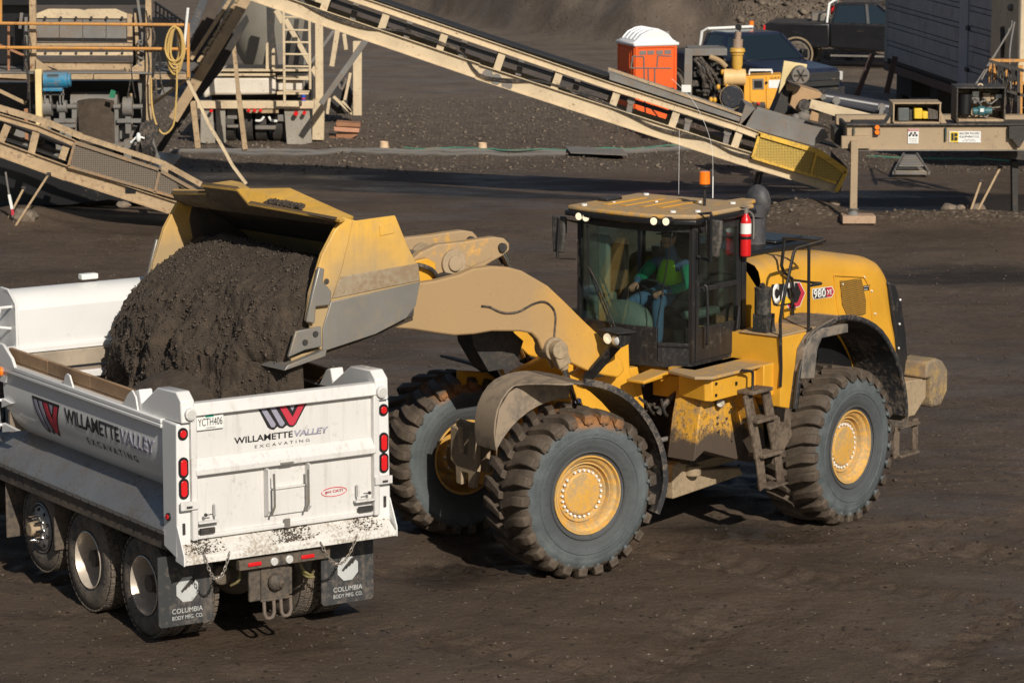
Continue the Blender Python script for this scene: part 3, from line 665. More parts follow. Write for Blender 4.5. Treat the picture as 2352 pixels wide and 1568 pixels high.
px_flat([C4(*q) for q in [(1080, 655), (1155, 647), (1180, 700), (1155, 755), (1080, 765)]], M_pred, .9535)
px_flat([C4(*q) for q in [(947, 678), (1095, 660), (1095, 762), (960, 782), (945, 750)]], M_ink, .956)
px_text('980', [C4(950, 782), C4(1088, 764), C4(948, 678)], M_label, .9595, bold=.03)
px_text('XE', [C4(1098, 738), C4(1155, 730), C4(1098, 680)], M_label, .9595, bold=.02)
px_flat([C4(*q) for q in [(1514, 634), (1588, 622), (1590, 682), (1516, 694)]], M_ink, .951, 'small_plate')
px_text('Advansys', [C4(1520, 656), C4(1582, 648), C4(1519, 640)], M_label, .9535); px_text('Series', [C4(1522, 684), C4(1560, 678), C4(1521, 666)], M_label, .9535)
bl = B()
for u, v in [(2002, 668), (2010, 720), (2015, 764), (2012, 1000)][:3] + [(1985, 636), (1935, 652)]:
    q = onhood(u, v); bl.cyl((q[0], .95, q[2]), (q[0], .965, q[2]), .012, n=8)
for z in (2.35, 2.05, 1.75, 1.5): bl.cyl((-3.95 + (z - 1.9) * -.02, .97, z), (-3.95, .985, z), .014, n=8)
bl.build('bolts', M_label, hood)
# exhaust stack and pre-cleaner
eq = U('B', 1735, 500, 1, .25); ex = B().cyl((eq.x, .25, 3.15), (eq.x, .25, eq.z), .125, n=24); ex.cyl((eq.x, .25, eq.z), (eq.x - .03, .25, eq.z + .14), .125, .15)
ex.ball((eq.x - .05, .25, eq.z + .18), (.13, .165, .21), 20, 14); ex.build('exhaust_stack', mat('stack_grey', (.05, .05, .055), .55, dust=.4, dcol=(.12, .1, .085)), loader)
# ---- rear fenders, decks, rails
for s_ in (1, -1):
    fp = sm2([(-.66, 1.42), (-.70, 1.62), (-.86, 2.08), (-1.02, 2.33), (-1.25, 2.44), (-1.6, 2.45), (-2.04, 2.38), (-2.5, 2.17), (-2.85, 1.8), (-3.05, 1.4), (-3.1, 1.1)], 3)[3:]
    if s_ > 0:
        B().prism([(-.76, 1.9), (-.82, 2.23), (-.98, 2.37), (-1.19, 2.425), (-1.75, 2.405), (-1.75, 2.30), (-1.19, 2.31), (-1.1, 2.2), (-1.04, 1.86)], 1, 1.5, 1.61).build('fender_face', mat('fender_grey', (.09, .085, .08), .55, dust=.7, dcol=(.22, .18, .14), dscale=1), loader, bev=.012)
        fp = [(-.72, 1.55), (-.80, 1.95), (-.96, 2.3), (-1.08, 2.36), (-1.5, 2.44)] + [q for q in fp if q[0] < -1.6]
    a, c = (.96, 1.6) if s_ > 0 else (-1.6, -.96)
    f_ = B().strip(fp, a, c, -.035); q = [(x, z) for x, z in fp]
    f_.strip([(x, z) for x, z in q], (1.56 if s_ > 0 else -1.6), (1.6 if s_ > 0 else -1.56), -.07)
    f_.build('rear_fender', M_fender, loader, bev=.01)
    B().strip([(-2.9, 1.9), (-3.12, 1.5), (-3.2, 1.05), (-3.15, .95)], *((.7, 1.58) if s_ > 0 else (-1.58, -.7)), .02).build('fender_flap', M_rubber, loader)
    B().prism([(x, z - .05) for x, z in fp] + [(-3.0, 1.0), (-.75, 1.0)], 1, *((.952, .966) if s_ > 0 else (-.966, -.952))).build('wheel_well_liner', M_blackc, loader)
    bx = B().prism([(-.5, 1.6), (-.69, 1.55), (-.78, 1.95), (-.93, 2.28), (-1.03, 2.335), (-1.03, 2.40), (-.5, 2.40)], 1, *((.8, 1.5) if s_ > 0 else (-1.5, -.8))); bx.build('fender_box', M_yel, loader, bev=.012)
    B().bb(-2.1, -.48, *((.955, 1.5) if s_ > 0 else (-1.5, -.955)), 2.403, 2.425).build('deck_plate', M_yel_dust, loader, bev=.004)
def Bz(u, v, z): return U('B', u, v, 2, z)
def By(u, v, y): return U('B', u, v, 1, y)
rl = B(); t_ = .019
cr = By(1893, 553, 1.5); a1 = Bz(1801, 546, cr.z)
rl.tube([By(1792, 888, 1.5), By(1794, 845, 1.5), By(1792, 735, 1.5), By(1797, 700, 1.5), By(1823, 580, 1.5), By(1829, 571, 1.5), cr + Vector((.04, 0, 0)), cr, cr + Vector((0, -.05, 0)), a1 + Vector((.0, .05, 0)), a1, a1 + Vector((0, 0, -.08)), By(1795, 610, a1.y), By(1800, 625, a1.y), By(1819, 640, a1.y), By(1821, 660, a1.y), By(1821, 741, a1.y)], t_, 8)
rl.tube([By(1858, 565, 1.5), By(1857, 752, 1.5)], t_, 8)
rl.tube([By(1857, 702 - 45, 1.5), By(1885, 651, 1.5), Bz(1885, 651, By(1885, 651, 1.5).z) + Vector((0, -.1, 0)), Bz(1822, 643, By(1885, 651, 1.5).z)], t_ * .8, 8)
rl.cyl(By(1857, 756, 1.5), By(1857, 752, 1.5), .045, n=12)
rl.build('handrail', M_rail, loader)
# reservoir beside the cab
fq = By(1752, 700, 1.2); fX, fZ = fq.x, fq.z; fl = B(); fl.cyl((fX, 1.2, fZ - .1), (fX, 1.2, fZ + .18), .095, n=20); fl.cyl((fX, 1.2, fZ + .18), (fX, 1.2, fZ + .2), .10, n=20); fl.bb(fX - .1, fX + .08, 1.12, 1.3, 2.43, fZ - .1); fl.cyl((fX, 1.2, fZ + .2), (fX + .02, 1.2, fZ + .24), .03)
fl.tube([(-.66, 1.2, 2.6), (-.6, 1.3, 2.4), (-.58, 1.3, 2.2), (-.55, 1.2, 2.0)], .018, 6, sub=4); fl.tube([(-.70, 1.25, 2.55), (-.62, 1.36, 2.3), (-.66, 1.34, 2.1), (-.58, 1.2, 1.98)], .015, 6, sub=4)
fl.build('grease_reservoir', mat('reservoir_dark', (.03, .03, .03), .3, dust=.5, dcol=(.12, .1, .08)), loader)
# ---- counterweight, bumper, rear steps
cw = B(); cw.prism([(-3.35, 1.42), (-3.4, .95), (-3.95, .93), (-4.22, 1.12), (-4.22, 1.36)], 1, -1.25, 1.22); cw.build('counterweight', M_beige, loader, bev=.02)
for s_ in (1, -1):
    a, c = (.86, 1.28) if s_ > 0 else (-1.28, -.86)
    B().prism([(-4.10, 1.375), (-4.14, 1.58), (-4.36, 1.60), (-4.5, 1.55), (-4.64, 1.42), (-4.64, 1.15), (-4.48, .98), (-4.235, 1.0), (-4.235, 1.375)], 1, a, c).build('bumper_block', mat('counterweight_yellow', (.42, .28, .10), .65, dust=.95, dcol=(.21, .16, .11), mud=.9, dscale=1), loader, bev=.03)
B().prism([(-4.23, 1.0), (-4.23, 1.6), (-4.42, 1.6), (-4.5, 1.0)], 1, -.85, .85).build('rear_bumper', M_black, loader, bev=.02)
st = B()
for x in (-3.42, -3.86): st.beam((x, 1.28, .92), (x, 1.28, .5), .03, .12, (1, 0, 0))
for z in (.88, .52): st.bb(-3.86, -3.42, 1.2, 1.36, z - .015, z + .015)
st.build('rear_step', mat('mud_caked', MUD, .7, dust=.6, dcol=(.16, .12, .085)), loader, bev=.006)
M_caked = MATS['mud_caked']
# ---- cab
PL = [(.36, -.72), (.47, -.36), (.50, .08), (.45, .46), (.29, .82), (-.74, .82), (-.86, .70), (-.86, -.72)]
zs, ze = 2.14, 3.72
cab = B()
low = [(x, y) for x, y in PL]
cab.prism(low, 2, zs - .06, zs)            # floor
def wall(i, j, z0, z1, ins=0.0, t=.03, a=0, c=1):
    p = Vector((*PL[i], 0)); q = Vector((*PL[j], 0)); d = q - p; n_ = Vector((d.y, -d.x, 0)).normalized()
    if n_.dot(Vector((-.2, 0, 0)) - (p + q) / 2) > 0: n_ = -n_
    p2 = p + d * a; q2 = p + d * c; o = n_ * -ins; k = n_ * -(ins + t)
    return [p2 + o + Vector((0, 0, z0)), q2 + o + Vector((0, 0, z0)), q2 + o + Vector((0, 0, z1)), p2 + o + Vector((0, 0, z1)), p2 + k + Vector((0, 0, z0)), q2 + k + Vector((0, 0, z0)), q2 + k + Vector((0, 0, z1)), p2 + k + Vector((0, 0, z1))]
cab.hexa(wall(0, 1, zs, 2.53)); cab.hexa(wall(1, 2, zs, 2.53)); cab.hexa(wall(2, 3, zs, 2.53, c=.97)); cab.hexa(wall(3, 4, zs, 2.33))
cab.hexa(wall(5, 6, zs, ze)); cab.hexa(wall(6, 7, zs, 3.0)); cab.hexa(wall(7, 0, zs, 2.75))
for i in (0, 4, 5, 6, 7):
    x, y = PL[i]; k = .045; cab.bb(x - k, x + k * (.3 if i in (0, 4) else 1), y - (k if y > 0 else .01), y + (.01 if y > 0 else k), zs, ze)
cab.hexa(wall(4, 5, 3.62, ze, t=.06)); 
for i, j in ((0, 1), (1, 2), (2, 3), (3, 4), (6, 7), (7, 0)): cab.hexa(wall(i, j, 3.62, ze, t=.05))
cab.hexa(wall(3, 4, 2.30, 2.36, t=.05)); cab.hexa(wall(4, 5, 3.0, 3.01, t=.0))
cabo = cab.build('cab', M_black, loader, bev=.012)
dr = B(); dr.hexa(wall(4, 5, 2.15, 2.52, -.012, .05, .06, .93)); dr.hexa(wall(4, 5, 2.52, 3.66, -.012, .05, .06, .11)); dr.hexa(wall(4, 5, 2.52, 3.66, -.012, .05, .85, .93)); dr.hexa(wall(4, 5, 3.60, 3.66, -.012, .05, .11, .85)); dr.hexa(wall(4, 5, 2.93, 2.98, -.012, .05, .11, .85))
dr.tube([(.13, .9, 2.35), (.14, .93, 2.42), (.16, .93, 2.95), (.18, .9, 3.02)], .016, 8, sub=3)
door = dr.build('cab_door', M_black, loader, bev=.008)
B().tube([(-.52, .85, 2.42), (-.52, .885, 2.44), (-.56, .885, 2.68), (-.56, .85, 2.70)], .016, 8).build('door_handle', M_blackc, door)
gl_ = B()
for i, j, z0, a, c in ((0, 1, 2.53, .06, 1), (1, 2, 2.53, 0, 1), (2, 3, 2.53, 0, 1), (3, 4, 2.36, 0, .9)): gl_.hexa(wall(i, j, z0, 3.62, .006, .008, a, c))
gl_.build('windscreen', GLASS, cabo, smooth=0)
B().hexa(wall(4, 5, 2.52, 3.60, .005, .008, .11, .85)).build('door_glass', GLASS, door, smooth=0)
gl_ = B(); gl_.hexa(wall(6, 7, 3.0, 3.62, .006, .008, .05, .95)); gl_.hexa(wall(7, 0, 2.75, 3.62, .006, .008, .05, .95)); gl_.build('rear_glass', GLASS, cabo, smooth=0)
# roof
rf = [( .50, -.78), (.56, -.55), (.60, .1), (.55, .55), (.33, .88), (-.88, .86), (-.95, .70), (-1.28, .62), (-1.28, .42), (-.98, .40), (-.92, -.80)]
B().prism(rf, 2, 3.775, 3.83).build('cab_roof', M_yel_dust, loader, bev=.02)
ed = [(x * 1.03 + .01, y * 1.03) for x, y in rf[:7]] + [(-.96, -.84)]
B().prism(ed, 2, 3.715, 3.775).build('roof_gutter', M_blackc, loader, bev=.015)
rb = B()
for k in range(4): rb.beam((.22 - k * .0 - .05 * k, -.45 + .22 * k, 3.836), (-.55 - .05 * k, -.45 + .22 * k, 3.836), .09, .012)
rb.build('roof_rib', M_yel, loader, bev=.004)
rbt = B()
for x, y in ((.42, -.6), (.3, .55), (-.75, .65), (-.8, -.6), (.1, .75), (-.3, -.1), (.05, -.45), (-.6, .3)): rbt.cyl((x, y, 3.83), (x, y, 3.85), .035 if abs(y) > .5 else .02, n=12)
rbt.build('roof_bolt', M_label, loader)
B().bb(-.30, .0, -.72, -.58, 3.83, 3.865).build('roof_antenna_box', M_black, loader, bev=.01)
# beacon and whips
bc = B().cyl((-.40, .5, 3.83), (-.40, .5, 4.05), .018, n=8); bc.cyl((-.40, .5, 4.05), (-.40, .5, 4.075), .07, n=20); bcn = bc.build('beacon', M_black, loader)
B().cyl((-.40, .5, 4.076), (-.40, .5, 4.225), .062, .058, n=24).build('beacon_lens', M_amber, bcn, bev=.01)
an = B(); q0 = Bz(1637, 455, 3.83); an.tube([q0, q0 + Vector((0, 0, .25))], .007, 6); q1 = W_ = None
p0 = q0 + Vector((0, 0, .25)); an.tube([p0, p0 + Vector((.02, -.02, .4)), p0 + Vector((.20, -.12, .85)), p0 + Vector((.42, -.3, 1.15))], .0022, 5, sub=5)
q0 = Bz(1559, 446, 3.83); an.tube([q0, q0 + Vector((0, 0, .75))], .0022, 5); an.build('aerial', M_label, loader)
# work lights under the roof
for u, v in ((1330, 497), (1346, 500), (1502, 508), (1530, 509)):
    q = U('B', u, v, 0, .58); hl = B(); hl.cyl(q - Vector((.09, 0, 0)), q, .045, .055, n=20); hl.bb(q.x - .09, q.x - .05, q.y - .02, q.y + .02, q.z, 3.72); h_ = hl.build('work_light', M_blackc, loader)
    B().cyl(q, q + Vector((.012, 0, 0)), .042, n=20).build('lamp_lens', M_lit, h_)
# mirrors
def mirror(c, ang, sgn, arm):
    m = MB(MB_ @ Matrix.Translation(c) @ Matrix.Rotation(R(ang), 4, 'Z')); m.prism([(-.10, -.02), (-.085, -.26), (.06, -.26), (.10, -.02), (.105, .16), (-.105, .16)], 0, -.03, .03)
    o = m.build('mirror', mat('mirror_shell', (.05, .048, .045), .55, dust=.5, dcol=(.15, .125, .1)), loader, bev=.02); B().tube(arm, .013, 6).build('mirror_arm', M_rail, o); return o
q = By(1640, 550, 1.10); mirror(Vector((q.x, q.y, q.z + .06)), 5, 1, [(.24, .85, q.z + .26), (.2, 1.0, q.z + .28), (q.x + .06, q.y, q.z + .28), (q.x + .06, q.y, q.z - .24), (.2, 1.0, q.z - .26), (.24, .85, q.z - .22)])
mirror(Vector((.42, -.95, 3.52)), -8, -1, [(.36, -.74, 3.62), (.45, -.93, 3.66), (.46, -.95, 3.2), (.4, -.74, 3.2)])
# wipers
wp = B(); wp.tube([(.52, -.1, 2.42), (.50, -.42, 3.0), (.49, -.47, 3.15), (.49, -.50, 3.62)], .011, 6); wp.tube([(.54, -.02, 2.40), (.52, -.36, 3.0), (.51, -.47, 3.14)], .011, 6); wp.cyl((.5, -.06, 2.40), (.56, -.06, 2.40), .03)
wp.tube([Vector((.47, .46, 2.55)), Vector((.40, .62, 3.64))], .008, 6); wp.build('wiper', M_rail, loader)
# interior
it = B(); it.bb(-.75, -.15, -.32, .42, 2.16, 2.58); it.bb(-.72, -.62, -.28, .38, 2.58, 3.35); it.bb(-.70, -.12, -.30, .40, 2.58, 2.66); it.ball((-.64, .05, 3.42), (.06, .14, .12)); it.build('seat', mat('seat_fabric', (.02, .02, .022), .8), loader, bev=.04)
it = B(); it.bb(.28, .36, -.60, -.30, 2.80, 3.5); it.ball((.20, -.2, 2.46), (.2, .46, .30)); it.bb(-.05, .38, -.62, -.45, 2.2, 2.8); it.bb(-.8, -.72, .46, .60, 2.6, 3.3); it.bb(-.6, .0, .45, .62, 2.56, 2.66); it.build('console', mat('grey_green_plastic', (.17, .215, .19), .6, var=.1, dust=.2), loader, bev=.04)
it = B(); it.bb(-.8, .3, -.66, .76, 3.63, 3.70); it.bb(.18, .26, -.34, -.14, 3.1, 3.4); it.tube([(.1, .12, 2.6), (.02, .1, 2.86)], .03); it.tube([(.02 + .16 * math.cos(a) * .5, .1 + .17 * math.sin(a), 2.92 + .08 * math.cos(a)) for a in [k * math.pi / 8 for k in range(16)]], .014, 6, closed=True)
it.build('cab_fittings', mat('cab_lining', (.02, .022, .022), .8), loader, bev=.01)
# ---- belly: steps, tank, articulation
M_ym = M_yel_mud
B().prism(UP('B', 1, 1.0, [(1615, 846), (1700, 822), (1790, 838), (1790, 862), (1700, 880), (1640, 868), (1618, 862)]), 1, .62, .66)
dk = B(); dk.prism([(.62, .72), (.78, 1.2), (.66, 1.36), (-.32, 1.36), (-.32, .72)], 2, 2.065, 2.10); dk.build('step_platform', M_yel_dust, loader, bev=.006)
bx = B(); bx.prism([(.52, .80), (.62, 1.22), (.58, 1.30), (-.30, 1.30), (-.30, .8)], 2, 1.80, 2.06); bx.build('battery_box', M_yel, loader, bev=.01)
lt = B(); lt.bb(.10, .13, 1.302, 1.315, 1.92, 1.96); lt.bb(.5, .53, 1.302, 1.315, 1.85, 1.88); lt.bb(.5, .53, 1.302, 1.315, 1.98, 2.01); lt.build('latch', M_blackc, loader)
bx = B(); bx.bb(-.62, -.302, .82, 1.40, 1.72, 2.10); bx.build('side_box', M_yel, loader, bev=.012)
# tank with slanted muddy plates
q = UP('B', 1, 1.12, [(1622, 870), (1690, 858), (1700, 875), (1728, 985), (1728, 1050), (1690, 1055), (1618, 1036), (1594, 1060), (1606, 960)])
B().prism(q, 1, .75, 1.12).build('tank_guard', M_ym, loader, bev=.012)
q = UP('B', 1, 1.24, [(1694, 868), (1716, 858), (1752, 960), (1762, 1050), (1728, 1062), (1727, 985)])
B().prism(q, 1, .9, 1.24).build('tank_guard', M_ym, loader, bev=.012)
bt = B()
for u, v in [(1647, 958), (1647, 972), (1650, 990), (1688, 1000), (1680, 1010), (1710, 880), (1722, 905), (1675, 945), (1668, 960), (1740, 1000)]:
    q = By(u, v, 1.125); bt.cyl(q, q + Vector((0, .02, 0)), .013, n=6)
bt.build('bolts', M_caked, loader)
sl = B(); sl.cyl(By(1655, 1020 - 145, 1.14), By(1655, 875, 1.14) + Vector((0, .09, 0)), .05, n=16)
# ladder
ld_ = B()
A0, A1, A2 = By(1716, 905, 1.42), By(1742, 1050, 1.44), By(1752, 1122, 1.44)
off = Vector((-.37, 0, 0))
for o in (Vector((0, 0, 0)), off):
    ld_.beam(A0 + o, A1 + o, .035, .15, (1, 0, 0)); ld_.beam(A1 + o + Vector((0, .01, 0)), A2 + o, .03, .14, (1, 0, 0))
for k, t in enumerate((0.0, .45, 1.0)):
    p = A0.lerp(A1, t) + Vector((0, 0, .02)); ld_.bb(p.x - .38, p.x + .03, p.y - .12, p.y + .1, p.z - .02, p.z + .02)
p = A2; ld_.bb(p.x - .38, p.x + .0, p.y - .1, p.y + .1, p.z, p.z + .03)
ld_.build('ladder', M_caked, loader, bev=.008)
B().prism(UP('B', 1, 1.3, [(1755, 895), (1790, 895), (1812, 905), (1822, 1000), (1800, 1040), (1775, 1030), (1762, 960)]), 1, 1.26, 1.29).build('splash_guard', M_caked, loader, bev=.01)
gb = B(); gb.tube([By(1704, 850, 1.40), By(1725, 852, 1.42), By(1729, 862, 1.43), By(1727, 905, 1.43), By(1722, 912, 1.43)], .016, 8, sub=2); gb.build('grab_handle', M_rail, loader)
# rear-frame plates and hitch
fr = B(); fr.prism([(.35, .56), (.35, .95), (.05, .98), (-.25, .80), (-1.0, .70), (-1.1, .60)], 1, .38, .62); fr.prism([(.35, .56), (.35, .95), (.05, .98), (-.25, .80), (-1.0, .70), (-1.1, .60)], 1, -.62, -.38)
fr.bb(-3.4, -.3, -.5, .5, .75, 1.5); fr.cyl((.0, .64, .78), (.0, .64, .90), .10, n=20); fr.bb(-.55, -.5, -.9, .9, .9, 2.05); fr.build('rear_frame', M_beige, loader, bev=.015)
up = B(); up.bb(-.5, .34, -.75, .75, 1.98, 2.06); up.bb(.1, .32, .3, .76, 1.72, 1.98); up.prism([(.42, 1.98), (.42, 2.05), (.9, 2.0), (.9, 1.96)], 1, .35, .6); up.bb(-.75, .45, .60, .98, 2.06, 2.10); up.build('cab_mount', M_yel, loader, bev=.015)
dkm = B(); dkm.bb(-1.2, .2, -.7, .74, .95, 1.97); dkm.build('engine_bay', M_dark, loader)
ax_ = B(); ax_.cyl((-1.973, -1.1, Z0), (-1.973, 1.1, Z0), .17, n=24); ax_.ball((-1.973, 0, Z0), (.3, .34, .32)); ax_.build('rear_axle', M_dark, loader)
# front frame
ff = Fm(); tw = UP('F', 1, .45, [(1398, 778), (1444, 768), (1447, 850), (1470, 930), (1522, 1010), (1520, 1060), (1470, 1100), (1330, 1080), (1280, 980), (1270, 880), (1330, 850)])
ff.prism(tw, 1, .36, .45); ff.prism(tw, 1, -.45, -.36); ff.bb(.75, 2.3, -.36, .36, .8, 1.35)
ff.build('front_frame', M_yel, loader, bev=.015)
hp = Fm(); q = UP('F', 1, .40, [(1505, 862), (1568, 900), (1572, 1000), (1596, 1052), (1650, 1062), (1655, 1120), (1520, 1150), (1512, 1000)])
hp.prism([(.75, .55), (.75, 2.0), (.42, 2.0), (.33, 1.6), (.30, 1.05), (.1, .92), (-.1, .90), (-.1, .78), (.1, .72), (.3, .62)], 1, .30, .40)
hp.prism([(.75, .55), (.75, 2.0), (.42, 2.0), (.33, 1.6), (.30, 1.05), (.1, .92), (-.1, .90), (-.1, .78), (.1, .72), (.3, .62)], 1, -.40, -.30)
hp.bb(.35, .8, -.3, .3, 1.0, 1.06); hp.bb(.35, .8, -.3, .3, 1.93, 1.99); hp.cyl((.12, 0, .6), (.12, 0, 1.02), .12, n=20); hp.cyl((.12, 0, 1.7), (.12, 0, 2.0), .12, n=20); hp.build('hitch_plates', M_yel, loader, bev=.012)
sc_ = B(); sc_.cyl((-.05, .78, 1.32), (-.62, .7, 1.32), .07, n=16); sc_.cyl((.75, .66, 1.30), (-.05, .78, 1.32), .028, n=12); sc_.bb(-.12, .06, .72, .84, 1.16, 1.40); sc_.build('steering_cylinder', M_steel, loader)
hs = B(); hs.tube([By(1512, 1000 - 50, .55), By(1530, 925, .6), By(1560, 900, .62), By(1600, 880, .5)], .035, 8, sub=4); hs.tube([By(1545, 1028, .7), By(1580, 1022, .75), By(1605, 1010, .8)], .02, 8); 
for k in range(7): hs.tube([(.75 - .1 * k * .3, .12 + .08 * k, 1.75 - .05 * (k % 3)), (.5, .15 + .08 * k, 1.55 + .09 * (k % 2)), (.2, .1 + .07 * k, 1.65), (-.1, .2 + .05 * k, 1.85)], .017, 6, sub=5)
hs.tube([By(1600, 940, .9), By(1640, 925, 1.1), By(1655, 925, 1.18)], .02, 8); hs.build('hydraulic_hose', M_hose, loader)
vl = B(); vl.cyl(By(1648, 930, 1.0), By(1655, 925, 1.2), .05, n=12); vl.bb(.24, .34, .62, .72, 1.5, 1.6); vl.cyl(By(1600, 940, .8), By(1604, 938, .95), .04); vl.cyl(By(1664, 899, .95), By(1668, 898, 1.14), .025); vl.bb(.9, 1.05, .45, .6, 1.55, 1.7); vl.build('valve_block', M_steel, loader, bev=.006)
fa_ = Fm(); fa_.cyl((1.9, -1.05, Z0), (1.9, 1.05, Z0), .18, n=24); fa_.ball((1.9, 0, Z0), (.32, .36, .34)); fa_.bb(2.35, 2.42, -.30, .34, 1.0, 1.5)
fa_.prism([(-.1, 1.48), (.05, 1.48), (.09, 1.2), (.24, 1.2), (.28, 1.48), (.42, 1.45), (.42, 1.08), (.36, .85), (.26, .85), (.26, 1.0), (.12, 1.0), (.12, .85), (.02, .85), (.0, 1.05), (-.1, 1.1)], 0, 2.55, 2.62)
fa_.build('front_axle', M_beige, loader, bev=.01)
# front fenders: inner shield and outer band
for s_ in (1, -1):
    pth = sm2([(2.72, 1.40), (2.75, 1.6), (2.71, 1.85), (2.58, 2.03), (2.42, 2.11), (2.2, 2.14), (1.95, 2.12), (1.65, 2.04), (1.35, 1.87), (1.12, 1.62), (.97, 1.36), (.90, 1.1), (.90, .85), (1.0, .6)], 2)
    n_ = len(pth); w0 = []; w1 = []
    for i, (x, z) in enumerate(pth):
        t = i / (n_ - 1); w0.append(.62 if t < .45 else .62 + .3 * min(1, (t - .45) / .3)); w1.append((1.02 + .0 * t) if t < .28 else 1.02 + .52 * min(1, (t - .28) / .10))
    k = int(n_ * .44)
    if s_ < 0:
        w0, w1 = [-q for q in w1], [-q for q in w0]; pth = [(x, z - .12) for x, z in pth]
        j0 = next(i for i, q in enumerate(pth) if q[0] < 2.02 and i > 5); Fm().strip(pth[j0:], [-1.38] * (n_ - j0), w1[j0:], -.03).build('front_fender', M_fender, loader, bev=.008); Fm().prism([(1.2, 1.4), (1.3, 1.65), (1.6, 1.86), (2.0, 1.92), (2.0, 1.7), (1.6, 1.6)], 1, -.95, -.9).build('fender_bracket', M_yel, loader, bev=.01); continue
    sp_ = Fm().prism([(2.73, 1.32), (2.745, 1.6), (2.70, 1.85), (2.57, 2.02), (2.40, 2.10), (2.1, 2.12), (1.75, 2.06)] + [(1.9 + .975 * math.cos(R(a)), .905 + .975 * math.sin(R(a))) for a in range(96, 24, -8)], 1, .99, 1.015).build('fender_side', mat('fender_dusty', (.13, .11, .09), .7, dust=.9, dcol=(.28, .215, .15), top=.5, dscale=1), loader, bev=.01)
    Fm().strip(pth[:k + 1], w0[:k + 1], w1[:k + 1], -.02).build('front_fender', mat('fender_dusty', (.13, .11, .09), .7, dust=.9, dcol=(.28, .215, .15), top=.5, dscale=1), loader, bev=.01)
    Fm().strip(pth[k:], w0[k:], w1[k:], -.02).build('front_fender', M_fender, loader, bev=.008)
    lipp = pth[k + 1:]; Fm().strip(lipp, *((1.5, 1.545) if s_ > 0 else (-1.545, -1.5)), -.07).build('fender_lip', M_fender, loader)
    Fm().prism([(1.35, 1.5), (1.5, 1.9), (1.9, 2.05), (2.3, 2.05), (2.35, 1.55), (1.9, 1.9)], 1, *((.5, .56) if s_ > 0 else (-.56, -.5))).build('fender_bracket', M_yel, loader, bev=.01)
# headlamps on brackets
for s_ in (1, -1):
    q = U('F', 1418, 776, 1, .98); y = q.y * s_; h_ = Fm(); h_.hexa([(q.x + .08, y - .16, q.z - .09), (q.x - .1, y - .1, q.z - .06), (q.x - .1, y + .1, q.z - .06), (q.x + .08, y + .16, q.z - .09), (q.x + .08, y - .16, q.z + .06), (q.x - .1, y - .12, q.z + .07), (q.x - .1, y + .12, q.z + .07), (q.x + .08, y + .16, q.z + .06)])
    h_.bb(q.x - .13, q.x + .13, y - .19, y + .19, q.z + .075, q.z + .09); h_.beam((q.x - .02, y, q.z - .05), (1.28, s_ * .62, 1.98), .12, .05, (0, 1, 0)); h_.beam((1.28, s_ * .62, 2.02), (.88, s_ * .62, 2.05), .1, .07); hb = h_.build('headlamp', M_black, loader, bev=.008)
    for k in (-1, 1): Fm().ball((q.x + .075, y + k * .075, q.z - .01), (.035, .075, .06)).build('lamp_lens', M_lit if k < 0 else M_lens, hb)
# ---- lift arms
out = [(897, 752), (930, 728), (950, 700), (962, 650), (1000, 645), (1056, 631), (1088, 617), (1130, 612), (1170, 614), (1200, 622), (1260, 657), (1300, 695), (1340, 735), (1390, 782), (1428, 826), (1436, 850), (1420, 868), (1385, 862), (1345, 850), (1308, 832), (1286, 812), (1262, 818), (1244, 800), (1236, 780), (1222, 766), (1195, 761), (1130, 761), (1090, 768), (1045, 771), (1000, 765), (950, 757)]
poly = UP('F', 1, .68, out); poly = [(a, c) for a, c in poly]
ps = [poly[i] for i in range(len(poly))]
for s_ in (1, -1):
    o = Fm().prism(ps, 1, *((.56, .68) if s_ > 0 else (-.68, -.56))).build('lift_arm', M_arm, loader, bev=.02)
    if s_ > 0: arm = o
    for (u, v, r, t) in ((1270, 800, .13, .06),):
        q = U('F', u, v, 1, .68); Fm().cyl((q.x, s_ * .5, q.z), (q.x, s_ * (.68 + t), q.z), r, n=28).build('pin_boss', M_beige, o, bev=.01)
q = U('F', 1270, 800, 1, .68)
for s_ in (1, -1):
    cy = Fm(); a = Vector((q.x, s_ * .78, q.z)); b2 = Vector((1.25, s_ * .62, 1.25)); d = b2 - a; cy.cyl(a + d * .12, b2, .035, n=14); cy.cyl(a + d * .55, b2, .075, n=18); cyo = cy.build('lift_cylinder', M_chrome, loader)
    pc = Fm(); pc.cyl(a - Vector((0, .06, 0)), a + Vector((0, .06, 0)), .10, n=20); pc.beam(a, a + d * .16, .12, .17, (1, 0, 0)); pc.cyl(a + d * .12, a + d * .2, .055, n=16); pc.build('cylinder_eye', M_beige, cyo, bev=.012)
pin = U('F', 1056, 631, 1, .68)
ct = Fm(); ct.cyl((3.0, -.56, 3.12), (3.0, .56, 3.12), .17, n=28); ct.prism(UP('F', 1, .4, [(1110, 764), (1200, 764), (1230, 790), (1210, 850), (1150, 860), (1115, 800)]), 1, -.16, .16); ct.build('cross_tube', M_dark, loader)
hw_ = Fm(); hw_.tube([U('F', u, v, 1, .69) for u, v in [(1106, 703), (1125, 705), (1155, 718), (1190, 716), (1225, 698), (1250, 693), (1268, 705), (1276, 725), (1274, 760), (1273, 775)]], .012, 6, sub=4); hw_.build('grease_line', M_hose, arm)
